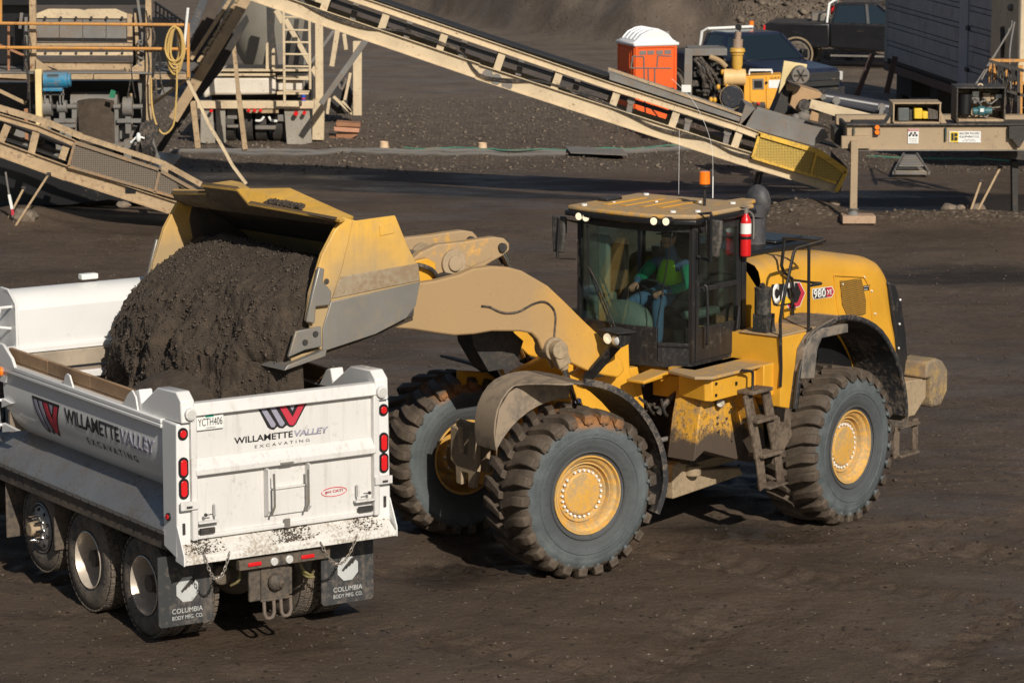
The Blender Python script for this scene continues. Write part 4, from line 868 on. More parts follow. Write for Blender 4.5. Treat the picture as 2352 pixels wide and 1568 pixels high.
# ---- tilt levers
lev = [(926, 640), (934, 600), (960, 578), (1000, 560), (1030, 557), (1064, 553), (1100, 547), (1130, 543), (1152, 546), (1164, 558), (1164, 574), (1150, 586), (1128, 598), (1092, 620), (1060, 632), (1040, 636), (1010, 640), (968, 646)]
for yy in (.30, -.34):
    dx = -(.68 - .30) * 0
    pv = [(u, v) for u, v in lev]
    P2 = UP('F', 1, .30, pv)
    o = Fm().prism(P2, 1, yy - .06, yy + .06).build('tilt_lever', M_yel_dust, loader, bev=.018)
    q = U('F', 1152, 568, 1, .36); e = Fm(); e.cyl((q.x, yy - .12, q.z), (q.x, yy + .10, q.z), .05, n=16); e.build('pin', M_dark, o)
    q2 = U('F', 1040, 604, 1, .36); e = Fm(); e.cyl((q2.x, yy - .1, q2.z), (q2.x, yy + .10, q2.z), .15, n=28); e.cyl((q2.x, yy + .1, q2.z), (q2.x, yy + .13, q2.z), .085, n=24); e.build('pin_boss', M_beige, o, bev=.008)
    rp = U('F', 1090, 590, 1, .36); ra = Fm(); ra.prism(UP('F', 1, .36, [(1066, 582), (1120, 566), (1130, 575), (1130, 592), (1080, 614), (1062, 606)]), 1, yy + .055, yy + .065); ra.build('lever_pad', M_yel_dust, o, bev=.01)
    tc_ = Fm(); a = Vector((q.x, yy, q.z)); b2 = Vector((1.5, yy, 2.1)); d = (b2 - a); tc_.cyl(a, a + d * .12, .06, n=16); tc_.cyl(a + d * .1, b2, .04, n=16); tc_.build('tilt_rod', M_chrome, loader)
    lk = Fm(); lk.prism(UP('F', 1, .3, [(925, 640), (935, 596), (965, 588), (985, 600), (985, 640), (960, 655)]), 1, yy - .15, yy - .07); lk.prism(UP('F', 1, .3, [(925, 640), (935, 596), (965, 588), (985, 600), (985, 640), (960, 655)]), 1, yy + .07, yy + .15); lk.build('bucket_link', M_yel, loader, bev=.015)
tr = Fm(); tr.tube([(3.55, -.3, 3.35), (3.35, -.1, 3.5), (3.1, .1, 3.45)], .03, 8, sub=4); tr.tube([(3.6, .45, 3.32), (3.45, .5, 3.42), (3.25, .52, 3.36), (3.15, .5, 3.25)], .025, 8, sub=4); tr.build('hydraulic_hose', M_hose, loader)
# ---- bucket
C5 = lambda x, y: ((340 + x * .40816) * .9408, (420 + y * .40816) * .9408)
SP = sm2([(5.06, 4.15), (4.85, 4.10), (4.55, 3.93), (4.33, 3.76), (4.18, 3.58), (4.13, 3.40), (4.19, 3.2), (4.34, 3.07), (4.7, 2.96), (5.2, 2.86), (5.66, 2.775)], 3)
bk = mat('bucket_paint', (.70, .40, .07), .45, dust=.45, dcol=(.34, .25, .14), dscale=1.0, streak=.45, var=.15, grad=(2, 4.05, 3.5, .9, .9))
M_bin = mat('bucket_inside', (.05, .042, .034), .6, dust=.6, dcol=(.09, .068, .05))
bucket = Km().strip(SP, -1.68, 1.68, .035).build('bucket', bk, loader)
sidep = [C5(*q) for q in [(1215, 268), (1300, 292), (1535, 260), (1605, 440), (1660, 545), (1675, 660), (1640, 800), (1585, 870), (1400, 965), (1075, 1062), (1020, 1000), (1010, 910), (985, 890), (1010, 720), (1060, 570), (1085, 490), (1160, 350)]]
SPL = UP('F', 1, 1.7, sidep)
for s_ in (1, -1):
    Km().prism(SPL, 1, *((1.68, 1.715) if s_ > 0 else (-1.715, -1.68))).build('bucket_side', bk, bucket, bev=.012)
    # raised rim along the mouth, lower wear plates
    rim = [C5(*q) for q in [(1215, 268), (1275, 290), (1245, 420), (1200, 590), (1135, 770), (1100, 800), (1020, 800), (975, 890), (1010, 720), (1060, 570), (1085, 490), (1160, 350)]]
    Km().prism(UP('F', 1, 1.7, rim), 1, *((1.71, 1.745) if s_ > 0 else (-1.745, -1.71))).build('side_rim', bk, bucket, bev=.014)
    wear = [C5(*q) for q in [(1135, 775), (1672, 655), (1640, 800), (1585, 870), (1400, 965), (1080, 1070), (1085, 930)]]
    Km().prism(UP('F', 1, 1.7, wear), 1, *((1.71, 1.732) if s_ > 0 else (-1.732, -1.71))).build('wear_plate', M_steel, bucket, bev=.006)
    w2 = [C5(*q) for q in [(1145, 755), (1200, 625), (1662, 545), (1672, 648)]]
    Km().prism(UP('F', 1, 1.7, w2), 1, *((1.71, 1.728) if s_ > 0 else (-1.728, -1.71))).build('wear_plate', mat('scraped_plate', (.36, .29, .2), .5, metal=.25, dust=.6, dcol=(.28, .2, .12)), bucket, bev=.006)
    cn = [C5(*q) for q in [(925, 950), (1078, 920), (1078, 1042), (980, 1062), (878, 1106)]]
    Km().prism(UP('F', 1, 1.75, cn), 1, *((1.735, 1.775) if s_ > 0 else (-1.775, -1.735))).build('corner_guard', M_steel, bucket, bev=.01)
    cb_ = Km()
    for u, v in (C5(985, 1018), C5(1048, 968)):
        q = U('F', u, v, 1, 1.775); cb_.cyl((q.x, s_ * 1.77, q.z), (q.x, s_ * 1.79, q.z), .03, n=16)
    q = U('F', *C5(1120, 655), 1, 1.745); cb_.cyl((q.x, s_ * 1.74, q.z), (q.x, s_ * 1.75, q.z), .03, n=14); cb_.build('guard_bolt', M_dark, bucket)
    sg = [C5(*q) for q in [(1050, 565), (1085, 575), (1075, 650), (1125, 710), (1115, 790), (1030, 800), (1020, 900), (970, 890), (1010, 715)]]
    Km().prism(UP('F', 1, 1.7, sg), 1, *((1.746, 1.79) if s_ > 0 else (-1.79, -1.746))).build('side_cutter', M_steel, bucket, bev=.012)
    Km().prism(UP('F', 1, 1.7, [C5(*q) for q in [(1435, 315), (1518, 300), (1525, 365), (1440, 382)]]), 1, *((1.716, 1.724) if s_ > 0 else (-1.724, -1.716))).build('patch_plate', bk, bucket, bev=.004)
ce = Km(); ce.prism([(5.30, 2.87), (5.32, 2.80), (5.80, 2.70), (5.76, 2.75)], 1, -1.78, 1.78); ce.build('cutting_edge', M_steel, bucket, bev=.006)
Km().strip([(x * .997 + .04, z - .04 if z > 3.8 else z + .035 if z < 3.2 else z) for x, z in SP[2:-1]], -1.66, 1.66, .012).build('bucket_lining', M_bin, bucket)
for s_ in (1, -1): Km().prism([(4.2, 3.1), (4.16, 3.5), (4.3, 3.68), (4.55, 3.88), (4.95, 4.08), (5.0, 3.9), (4.93, 3.5), (5.2, 2.95)], 1, *((1.655, 1.675) if s_ > 0 else (-1.675, -1.655))).build('side_lining', M_bin, bucket)
# spill guard: folded plate on the upper lip with a raised centre
P = lambda x, y, X: U('F', *C5(x, y), 0, X)
s1 = Fm(); s1.plate([P(190, 125, 5.3), P(400, 125, 5.3), P(375, 75, 5.34), P(580, 100, 5.34), P(650, 185, 5.3), P(1175, 285, 5.22), P(1165, 318, 5.05), P(640, 250, 5.05), P(235, 195, 5.05)], .03); s1.build('spill_guard', mat('guard_shade', (.13, .085, .04), .6, dust=.6, dcol=(.09, .065, .045)), bucket)  # shade under the guard put into a darker, dirty colour
s2 = Fm(); s2.plate([P(580, 100, 5.34), P(900, 95, 4.9), P(1145, 205, 4.85), P(1280, 265, 4.8), P(1200, 287, 5.16), P(970, 243, 5.26), P(650, 185, 5.3)], .025); s2.build('spill_guard', bk, bucket)
s3 = Fm(); s3.plate([P(375, 75, 5.34), P(550, 50, 4.95), P(610, 62, 4.95), P(660, 97, 5.1), P(580, 100, 5.34)], .025); s3.build('spill_guard', bk, bucket)
s4 = Fm(); s4.plate([P(190, 125, 5.3), P(205, 100, 5.1), P(410, 108, 5.1), P(400, 125, 5.3)], .02); s4.build('spill_guard', bk, bucket)
ds = chunk_cloud('dirt_crumbs', np.array([tuple(MF_ @ (P(690 + 275 * a, 180 + 46 * a - 22 * c, 5.2) + Vector((-.05 * c, 0, .01)))) for a, c in RN.random((700, 2))]), .012 + .02 * RN.random(700), M_soil_c); ds.parent = bucket

# ================================================================== SOIL IN AND UNDER THE BUCKET
def soil_mat():
    m = bpy.data.materials.new('dark_soil'); m.use_nodes = True; nt = m.node_tree; n = nt.nodes; l = nt.links; b = n['Principled BSDF']; tc = n.new('ShaderNodeTexCoord')
    def N_(s, d=8, r=.7):
        t = n.new('ShaderNodeTexNoise'); t.inputs['Scale'].default_value = s; t.inputs['Detail'].default_value = d; t.inputs['Roughness'].default_value = r; l.new(tc.outputs['Object'], t.inputs['Vector']); return t.outputs['Fac']
    r = n.new('ShaderNodeValToRGB'); r.color_ramp.elements[0].position = .3; r.color_ramp.elements[0].color = (.050, .035, .024, 1); r.color_ramp.elements[1].position = .72; r.color_ramp.elements[1].color = (.108, .078, .053, 1); l.new(N_(6), r.inputs[0]); l.new(r.outputs[0], b.inputs['Base Color']); b.inputs['Roughness'].default_value = .85
    ad = n.new('ShaderNodeMath'); ad.operation = 'ADD'; l.new(N_(45, 6), ad.inputs[0]); l.new(N_(14, 8), ad.inputs[1])
    bp = n.new('ShaderNodeBump'); bp.inputs['Strength'].default_value = .9; bp.inputs['Distance'].default_value = .04; l.new(ad.outputs[0], bp.inputs['Height']); l.new(bp.outputs[0], b.inputs['Normal']); return m
M_soil = soil_mat()
ny_, nt_ = 150, 130
ctrl = [(-1.66, [(4.2, 3.35), (4.9, 3.55), (5.02, 3.52), (5.55, 3.20), (5.80, 2.90), (5.96, 2.58), (6.06, 2.2), (6.15, 1.7)]),
        (-.8, [(4.2, 3.4), (4.95, 3.66), (5.15, 3.62), (5.70, 3.36), (6.02, 2.98), (6.18, 2.6), (6.3, 2.2), (6.45, 1.7)]),
        (.2, [(4.2, 3.4), (4.95, 3.66), (5.2, 3.62), (5.74, 3.34), (6.06, 2.94), (6.2, 2.55), (6.32, 2.2), (6.45, 1.7)]),
        (1.1, [(4.2, 3.4), (4.95, 3.70), (5.15, 3.68), (5.62, 3.36), (5.92, 2.9), (6.04, 2.55), (6.15, 2.2), (6.3, 1.7)]),
        (1.66, [(4.2, 3.5), (4.95, 3.80), (5.08, 3.72), (5.42, 3.40), (5.62, 2.95), (5.68, 2.6), (5.72, 2.2), (5.85, 1.7)])]
cy_ = np.array([c[0] for c in ctrl]); dense = []
for c in ctrl:
    q = sm2(c[1], 10); q = np.array(q); s_ = np.concatenate([[0], np.cumsum(np.hypot(*np.diff(q, axis=0).T))]); s_ /= s_[-1]; tt = np.linspace(0, 1, nt_); dense.append(np.stack([np.interp(tt, s_, q[:, 0]), np.interp(tt, s_, q[:, 1])], -1))
dense = np.array(dense); ys = np.linspace(-1.67, 1.67, ny_); S = np.zeros((nt_, ny_, 3))
for k in range(nt_):
    S[k, :, 0] = np.interp(ys, cy_, dense[:, k, 0]); S[k, :, 2] = np.interp(ys, cy_, dense[:, k, 1]); S[k, :, 1] = ys
du = np.gradient(S, axis=0); dv = np.gradient(S, axis=1); nr = np.cross(dv, du); nr /= np.linalg.norm(nr, axis=-1, keepdims=True) + 1e-9
if nr[nt_ // 2, ny_ // 2, 0] < 0: nr = -nr
ty_, yy_ = np.meshgrid(np.linspace(0, 1, nt_) * 3.6, ys, indexing='ij')
fall = ss(1.1, 2.0, ty_)
dd = .16 * fbm(yy_ * 1.6, ty_ * 1.2, 5, 101) + fall * (.26 * fbm(yy_ * 1.6, ty_ * 1.4, 6, 111, .6) + .10 * fbm(yy_ * 4.2, ty_ * 3.4, 6, 121, .62) + .09 * fbm(yy_ * 14, ty_ * 7, 4, 141, .6)) + .05 * fbm(yy_ * 9, ty_ * 9, 4, 131, .65)
dd = dd - .34 * np.exp(-((yy_ + 1.05) / .22) ** 2 - ((ty_ - 3.05) / .12) ** 2) - .22 * np.exp(-((yy_ + .1) / .12) ** 2 - ((ty_ - 2.35) / .3) ** 2)
edge = np.clip((1.67 - np.abs(yy_)) / .12, 0, 1)
S = S + nr * (dd * (.25 + .75 * edge))[..., None]
ix = np.arange(nt_ * ny_).reshape(nt_, ny_); fq = np.stack([ix[:-1, :-1], ix[1:, :-1], ix[1:, 1:], ix[:-1, 1:]], -1).reshape(-1, 4)
Sv = S.reshape(-1, 3).tolist(); fl_ = [tuple(f) for f in fq.tolist()]
# closing back: so that it is a solid heap from any side
base = len(Sv)
for j in range(ny_): Sv.append((S[-1, j, 0] - .4, S[-1, j, 1], S[-1, j, 2]))
for j in range(ny_): Sv.append((S[0, j, 0], S[0, j, 1], 3.05))
for j in range(ny_): Sv.append((S[-1, j, 0] - .35, S[-1, j, 1], 2.72))
for j in range(ny_ - 1): fl_.append((int(ix[-1, j]), base + j, base + j + 1, int(ix[-1, j + 1]))); fl_.append((base + 2 * ny_ + j, base + 2 * ny_ + j + 1, base + j + 1, base + j))
for s_i in (0, ny_ - 1):
    ring = [int(ix[k, s_i]) for k in range(nt_)] + [base + s_i, base + 2 * ny_ + s_i, base + ny_ + s_i]; fl_.append(tuple(ring))
sm_ = MB(MF_); sm_.v = Sv; sm_.f = fl_
soil = sm_.build('soil', M_soil, None, smooth=75); soil.location = (HX, HY, 0); soil.rotation_euler = (0, 0, R(232.242)); tag(soil, kind='stuff')
MW = Matrix.Translation((HX, HY, 0)) @ Matrix.Rotation(R(232.242), 4, 'Z') @ MF_
k = RN.integers(0, nt_ * ny_, 15000); pts = S.reshape(-1, 3)[k] + RN.normal(0, .006, (15000, 3)); fz = ty_.reshape(-1)[k]
keep = (fz > .7) & (fz < 3.55); pts = pts[keep]; A_ = np.array(MW); pts = pts @ A_[:3, :3].T + A_[:3, 3]
chunk_cloud('soil_crumbs', pts, .004 + .017 * RN.random(len(pts)) ** 4, M_soil_c, flat=1, seed=12)
# ================================================================== DUMP TRUCK
TX, TY, TYAW = -2.276, 31.821, 123.0
truck = tag(empty('dump_truck', (TX, TY, 0), TYAW), 'white dump truck seen from behind, its open box taking the load of soil', 'dump truck')
def T(): return MB()
# box shell: half-round sides, swept along X
side = sm2([(1.165, 2.33), (1.165, 2.1), (1.15, 1.95), (1.10, 1.80), (1.0, 1.66), (.86, 1.55)], 4)
def yside(z):
    zz = [p[1] for p in side][::-1]; yy = [p[0] for p in side][::-1]; return float(np.interp(z, zz, yy))
sh = T()
for s_ in (1, -1):
    sh.strip([(y * s_, z) for y, z in side], .25, 4.1, -.03 * s_, ax=0)
sh.bb(.1, 4.1, -.9, .9, 1.5, 1.55)
box = sh.build('box_body', M_white, truck, smooth=50)
lin = T(); 
for s_ in (1, -1): lin.strip([((y - .045) * s_, z) for y, z in side], .25, 4.08, .012 * s_, ax=0)
lin.bb(.1, 4.08, -.85, .85, 1.56, 1.575); lin.build('box_lining', mat('scoured_lining', (.24, .19, .15), .6, metal=.2, dust=.5, dcol=(.2, .15, .11)), box)
for s_ in (1, -1):
    rl_ = T(); rl_.bb(.27, 4.1, *sorted((s_ * 1.10, s_ * 1.215)), 2.325, 2.375); rl_.bb(.27, 4.1, *sorted((s_ * 1.18, s_ * 1.215)), 2.28, 2.324); rl_.build('top_rail', M_white, truck, bev=.012)
    ap = T(); ap.strip([(s_ * .88, 1.575), (s_ * .98, 1.50), (s_ * 1.19, 1.285), (s_ * 1.2, 1.25)], .27, 4.6, .012 * s_, ax=0); ap.build('side_apron', M_alu, truck, smooth=60)
    T().bb(.25, 4.7, *sorted((s_ * 1.185, s_ * 1.21)), 1.215, 1.25).build('trim_strip', M_chrome if s_ < 0 else M_alu, truck)
    T().bb(.25, 4.7, *sorted((s_ * 1.13, s_ * 1.18)), 1.05, 1.213).build('skirt', M_frame, truck, bev=.006)
    bl = T()
    for k in range(22): bl.cyl((.4 + k * .19, s_ * 1.208, 1.233), (.4 + k * .19, s_ * 1.22, 1.233), .012, n=6)
    bl.build('rivets', M_dark, truck)
    # rear post with lamps
    po = T(); po.hexa([(-.04, s_ * 1.06, 1.03), (.28, s_ * 1.06, 1.1), (.28, s_ * 1.2, 1.1), (-.04, s_ * 1.22, 1.03), (-.04, s_ * 1.06, 2.37), (.28, s_ * 1.06, 2.37), (.28, s_ * 1.2, 2.37), (-.04, s_ * 1.20, 2.37)])
    po.build('rear_post', M_white, truck, bev=.014)
    for z, hh in ((2.27, .046), (1.935, .088), (1.725, .088)):
        y = s_ * 1.135
        def oval(r, h): return [(y + r * math.cos(a), z + (h - r if math.sin(a) > 0 else -(h - r)) + r * math.sin(a)) for a in [math.pi * 2 * (k + .5) / 20 for k in range(20)]]
        g_ = T().prism(oval(.054, hh + .016), 0, -.052, -.038).build('lamp_bezel', M_blackc, truck)
        T().prism(oval(.034, hh - .008), 0, -.062, -.050).build('tail_lamp', M_red, g_, bev=.004)
    m_ = T(); m_.cyl((.14, s_ * 1.2, 1.42), (.14, s_ * 1.225, 1.42), .04, n=20); g_ = m_.build('lamp_bezel', M_blackc, truck); T().cyl((.14, s_ * 1.225, 1.42), (.14, s_ * 1.235, 1.42), .026, n=16).build('marker_lamp', M_red, g_)
    # box-corner housing of the tailgate hinge
    hz = T(); hz.prism([(1.08, 2.36), (.92, 2.55), (.82, 2.58), (.78, 2.44), (.42, 2.66), (.02, 2.68), (-.08, 2.60), (-.09, 2.38)], 1, *sorted((s_ * 1.02, s_ * 1.17))); hz.build('hinge_housing', M_white, truck, bev=.014)
    pl_ = T(); pl_.prism([(1.15, 2.37), (1.02, 2.5), (.92, 2.56), (.84, 2.5), (.80, 2.37)], 1, *sorted((s_ * 1.18, s_ * 1.20))); pl_.build('gusset_plate', M_white, truck, bev=.005)
    pl_ = T(); pl_.prism([(2.52, 2.37), (2.47, 2.47), (2.42, 2.50), (2.36, 2.49), (2.28, 2.37)], 1, *sorted((s_ * 1.18, s_ * 1.20))); pl_.build('gusset_plate', M_white, truck, bev=.005)
    pl_ = T(); pl_.prism([(4.12, 2.15), (4.12, 2.58), (3.98, 2.58), (3.76, 2.46), (3.66, 2.34), (3.95, 2.30)], 1, *sorted((s_ * 1.18, s_ * 1.215))); pl_.build('gusset_plate', M_white, truck, bev=.006)
    T().cyl((-.085, s_ * 1.08, 2.47), (-.13, s_ * 1.08, 2.47), .06, n=20).build('work_lamp', M_whited, truck, bev=.006)
    T().cyl((-.13, s_ * 1.08, 2.47), (-.136, s_ * 1.08, 2.47), .045, n=20).build('lamp_lens', M_lens, truck)
    # planks standing along the rail
    for a, c in ((.98, 2.0), (2.005, 3.02), (3.025, 4.0)):
        T().bb(a, c, *sorted((s_ * 1.09, s_ * 1.135)), 2.40, 2.535).build('plank', M_wood, truck, bev=.008)
        T().bb(a, c, *sorted((s_ * 1.095, s_ * 1.13)), 2.36, 2.396).build('plank', M_wood, truck, bev=.005)
m_ = T().prism([(4.08, 2.16), (3.98, 2.16), (3.88, 2.28), (4.05, 2.36)], 1, 1.16, 1.20).build('lamp_bracket', M_white, truck); T().ball((4.02, 1.225, 2.28), (.04, .03, .05)).build('marker_lamp', M_amber, m_)
# headboard with rolled top, front bulkhead
hb = T(); hb.bb(4.1, 4.14, -1.18, .97, 2.5, 2.92); hb.strip([(4.10, 2.90), (4.14, 2.99), (4.22, 3.06), (4.32, 3.10), (4.42, 3.10)], -1.2, 1.0, -.03, ax=1)
hb.prism([(4.06, 2.44), (4.16, 2.44), (4.16, 2.52), (4.06, 2.5)], 1, -1.18, 1.16); hb.prism([(4.10, 2.46), (4.10, 2.98), (4.3, 3.12), (4.5, 3.12), (4.7, 2.9), (4.55, 2.46)], 1, .97, 1.0); hb.prism([(4.10, 2.46), (4.10, 2.98), (4.3, 3.12), (4.5, 3.12), (4.7, 2.9), (4.55, 2.46)], 1, -1.22, -1.19); hb.build('headboard', M_white, truck, bev=.008)
T().tube([(4.2, 1.0, 2.94), (4.2, 1.13, 2.94), (4.3, 1.15, 2.72), (4.22, 1.0, 2.70)], .016, 8).build('grab_handle', M_white, truck)
bh = T(); bh.bb(4.05, 4.09, -1.12, 1.12, 1.6, 2.23); bh.build('bulkhead', MATS['scoured_lining'], truck)
T().bb(4.02, 4.075, -1.1, 1.1, 2.26, 2.435).build('bulkhead_plank', mat('pale_plank', (.33, .27, .2), .75, var=.3, dust=.4, dcol=(.28, .23, .18)), truck, bev=.01)
T().bb(4.0, 4.06, -1.1, 1.1, 2.12, 2.20).build('bulkhead_rib', M_whited, truck, bev=.01)
T().bb(4.32, 4.42, -.1, .1, 3.14, 3.2).build('clearance_lamp', M_label, truck, bev=.01)
# tailgate
tg = T(); tg.bb(-.02, .03, -1.06, 1.06, 1.2, 2.52); tgo = tg.build('tailgate', M_whited, truck)
fm_ = T()
fm_.hexa([(-.10, -1.07, 2.44), (.04, -1.07, 2.44), (.04, 1.07, 2.44), (-.10, 1.07, 2.44), (-.06, -1.07, 2.56), (.05, -1.07, 2.56), (.05, 1.07, 2.56), (-.06, 1.07, 2.56)])
fm_.hexa([(-.10, -1.02, 1.845), (-.018, -1.02, 1.845), (-.018, 1.02, 1.845), (-.10, 1.02, 1.845), (-.10, -1.02, 1.90), (-.018, -1.02, 2.01), (-.018, 1.02, 2.01), (-.10, 1.02, 1.90)])
for s_ in (1, -1): fm_.bb(-.085, .03, *sorted((s_ * 1.0, s_ * 1.065)), 1.2, 2.44)
fm_.bb(-.06, .0, -1.0, 1.0, 1.2, 1.245); fm_.build('gate_frame', M_whited, tgo, bev=.01)
# chute flap
cf = T()
for y in (.225, -.245): cf.prism([(-.02, 1.84), (-.12, 1.82), (-.12, 1.40), (-.05, 1.34), (-.02, 1.34)], 1, y - .012, y + .012)
cf.bb(-.05, -.021, -.232, .212, 1.34, 1.60); cf.hexa([(-.06, -.232, 1.33), (-.021, -.232, 1.33), (-.021, .212, 1.33), (-.06, .212, 1.33), (-.115, -.232, 1.36), (-.05, -.232, 1.60), (-.05, .212, 1.60), (-.115, .212, 1.36)]) if 0 else None
cf.bb(-.07, -.021, -.232, .212, 1.60, 1.615); cf.build('chute_flap', M_whited, tgo, bev=.004)
ch = T()
for y in (.185, -.2): ch.tube([(-.14, y, 1.78), (-.15, y, 1.6), (-.15, y + .0, 1.45), (-.12, y + .02, 1.36)], .012, 6)
ch.bb(-.075, -.05, -.03, .03, 1.2, 1.29); ch.bb(-.13, -.1, -.05, .09, 1.86, 1.875); ch.build('chute_lever', M_steel, tgo)
lt = T()
for s_ in (1, -1):
    y = s_ * .93; lt.bb(-.10, -.04, *sorted((s_ * .78, s_ * 1.0)), 1.36, 1.38); lt.bb(-.11, -.08, *sorted((s_ * 1.0, s_ * 1.2)), 1.52, 1.60); lt.bb(-.1, -.05, *sorted((s_ * .8, s_ * .82)), 1.42, 1.54)
lt.build('latch_plate', M_whited, tgo, bev=.004)
lt = T()
for s_ in (1, -1):
    lt.cyl((-.1, s_ * .93, 1.45), (-.112, s_ * .93, 1.45), .018, n=12); lt.beam((-.106, s_ * .93, 1.45), (-.106, s_ * .86, 1.45), .012, .008); lt.bb(-.12, -.111, *sorted((s_ * 1.08, s_ * 1.14)), 1.54, 1.56); lt.bb(-.09, -.061, *sorted((s_ * .82, s_ * .98)), 1.255, 1.31); lt.bb(-.092, -.087, *sorted((s_ * .8, s_ * 1.0)), 1.355, 1.363); lt.bb(-.058, -.041, *sorted((s_ * 1.13, s_ * 1.155)), 1.27, 1.38)
lt.build('latch_pin', M_dark, tgo)
# rear apron ledge, caked with spilt soil
ag = T(); ag.hexa([(-.17, -1.19, 1.02), (-.02, -1.17, 1.15), (-.02, 1.2, 1.15), (-.17, 1.2, 1.02), (-.165, -1.19, 1.055), (-.01, -1.17, 1.19), (-.01, 1.2, 1.19), (-.165, 1.2, 1.055)])
ag.bb(-.175, -.155, -1.20, 1.2, .985, 1.045); ag.build('rear_apron', M_whitem, truck, bev=.005)
for s_ in (1, -1): T().prism([(-.18, .98), (-.18, 1.08), (-.04, 1.36), (.0, 1.3), (.0, 1.0)], 1, *sorted((s_ * 1.2, s_ * 1.215))).build('apron_end', M_white, truck, bev=.004)
dm = []
for yc, w, nn in ((-.05, .24, 420), (.95, .2, 240), (-.85, .22, 140)):
    for k in range(nn):
        y = random.gauss(yc, w * .45); t = random.random() ** (1.2); dm.append((-.02 - .14 * (1 - t) * .9, max(-1.15, min(1.18, y)), 1.188 - .13 * (1 - t) * .9 + .004))
o_ = chunk_cloud('spilt_soil', np.array(dm), .004 + .010 * RN.random(len(dm)), M_soil_c, seed=4); o_.parent = truck
# licence plate
lp = T().bb(-.055, -.045, .69, .985, 2.285, 2.455).build('licence_plate', M_label, tgo, bev=.004)
def tt(s, y0, y1, z0, z1, mt, x=-.056, par=None, **k): return text(s, par or tgo, mt, (x, y0, z0), (0, y1 - y0, 0), (0, 0, z1 - z0), **k)
tt('YCTH406', .972, .705, 2.325, 2.40, M_ink, par=lp); tt('OR', .955, .915, 2.42, 2.44, M_ink, par=lp); tt('D.O.T.', .775, .705, 2.42, 2.44, M_ink, par=lp); tt('COMMERCIAL', .89, .78, 2.298, 2.31, M_ink, par=lp)
T().bb(-.058, -.0555, .80, .89, 2.41, 2.45).build('plate_sticker', M_green, lp)
# emblem of slanted bars
EB = [[(0, 1), (1, 1), (.76, .12), (.70, .01), (.63, .02), (.575, .11), (.50, .0), (.43, .03), (.39, .10), (.32, -.02), (.25, .03), (.2, .12)]]
EL = [[(.06, .92), (.16, .92), (.36, .2), (.33, .09), (.27, .11)], [(.24, .92), (.34, .92), (.535, .2), (.49, .09), (.44, .12)], [(.62, .92), (.745, .92), (.685, .66)]]
ER = [[(.42, .92), (.545, .92), (.685, .42), (.815, .92), (.935, .92), (.735, .16), (.69, .08), (.62, .12)]]
def emblem(par, org, xv, yv, d, warp=None, cuts=0):
    n_ = Vector(xv).cross(Vector(yv)).normalized()
    for k, (p, mt) in enumerate(((EB, M_ink), (EL, M_lilac), (ER, M_pred))):
        wf = (lambda q, k=k: warp(q) + n_ * (.0025 * k)) if warp else None
        flat_shapes(p, par, mt, Vector(org) + (n_ * .0025 * k if not warp else Vector((0, 0, 0))), xv, yv, 'emblem', box=(0, 1, 0, 1), warp=wf, cuts=cuts)
emblem(tgo, (-.021, .30, 2.20), (0, -.58, 0), (0, 0, .25), 0)
tt('WILLAMETTE', .56, -.10, 2.10, 2.165, M_ink, x=-.0215, bold=.022, space=1.0); tt('VALLEY', -.115, -.51, 2.10, 2.165, M_lilac, x=-.0215, bold=.03, shear=.15, space=.96); tt('EXCAVATING', .33, -.29, 2.035, 2.065, M_ink, x=-.0215, bold=.0, space=1.6)
ov = T(); ring = [(-.0235, -.565 + .145 * math.cos(a), 1.49 + .045 * math.sin(a)) for a in [k * math.pi / 16 for k in range(32)]]; ov.tube(ring, .004, 5, closed=True); ov.build('sticker_ring', M_red, tgo); tt('got CAT?', -.46, -.67, 1.475, 1.51, M_pred, x=-.0215, bold=.03)
# side emblem and lettering follow the curved side
def wp_(p): return Vector((p.x, yside(p.z) + .0035, p.z))
emblem(box, (3.36, 1.2, 1.74), (-.68, 0, 0), (0, 0, .38), 0, warp=wp_, cuts=8)
for s, x0, x1, z0, z1, mt, kw in (('WILLAMETTE', 2.57, 1.30, 1.955, 2.115, M_ink, dict(bold=.022, space=1.0)), ('VALLEY', 1.27, .50, 1.955, 2.115, M_lilac, dict(bold=.03, shear=.15, space=.96)), ('EXCAVATING', 2.13, .98, 1.80, 1.87, M_ink, dict(space=1.6))):
    text(s, box, mt, (x0, 1.2, z0), (x1 - x0, 0, 0), (0, 0, z1 - z0), warp=wp_, cuts=5, **kw)
# chassis
ch = T()
for s_ in (1, -1): ch.bb(.1, 7.0, *sorted((s_ * .38, s_ * .46)), .80, 1.10)
ch.bb(-.05, .2, -.5, .5, .82, 1.08); ch.bb(.2, 4.6, -.55, .55, 1.12, 1.2); ch.build('chassis', M_frame, truck, bev=.006)
lb = T(); lb.bb(-.17, -.10, -.36, .60, .855, .955); lbo = lb.build('light_bar', M_frame, truck, bev=.006)
for y in (.43, -.17): T().bb(-.185, -.165, y - .075, y + .075, .885, .925).build('tail_lamp', M_red, lbo, bev=.008)
for y in (.215, .045): T().cyl((-.165, y, .905), (-.195, y, .905), .042, n=20).build('reverse_lamp', M_lens, lbo, bev=.006)
ht = T(); ht.bb(-.10, -.04, .0, .32, .50, .86); ht.bb(-.09, -.05, -.04, 0, .52, .8); ht.bb(-.09, -.05, .32, .45, .5, .84)
ht.ball((-.13, .17, .68), (.06, .09, .09)); ht.cyl((-.1, .16, .70), (-.2, .13, .66), .04); ht.bb(-.13, -.10, -.02, .34, .49, .52); hto = ht.build('hitch_plate', M_frame, truck, bev=.012)
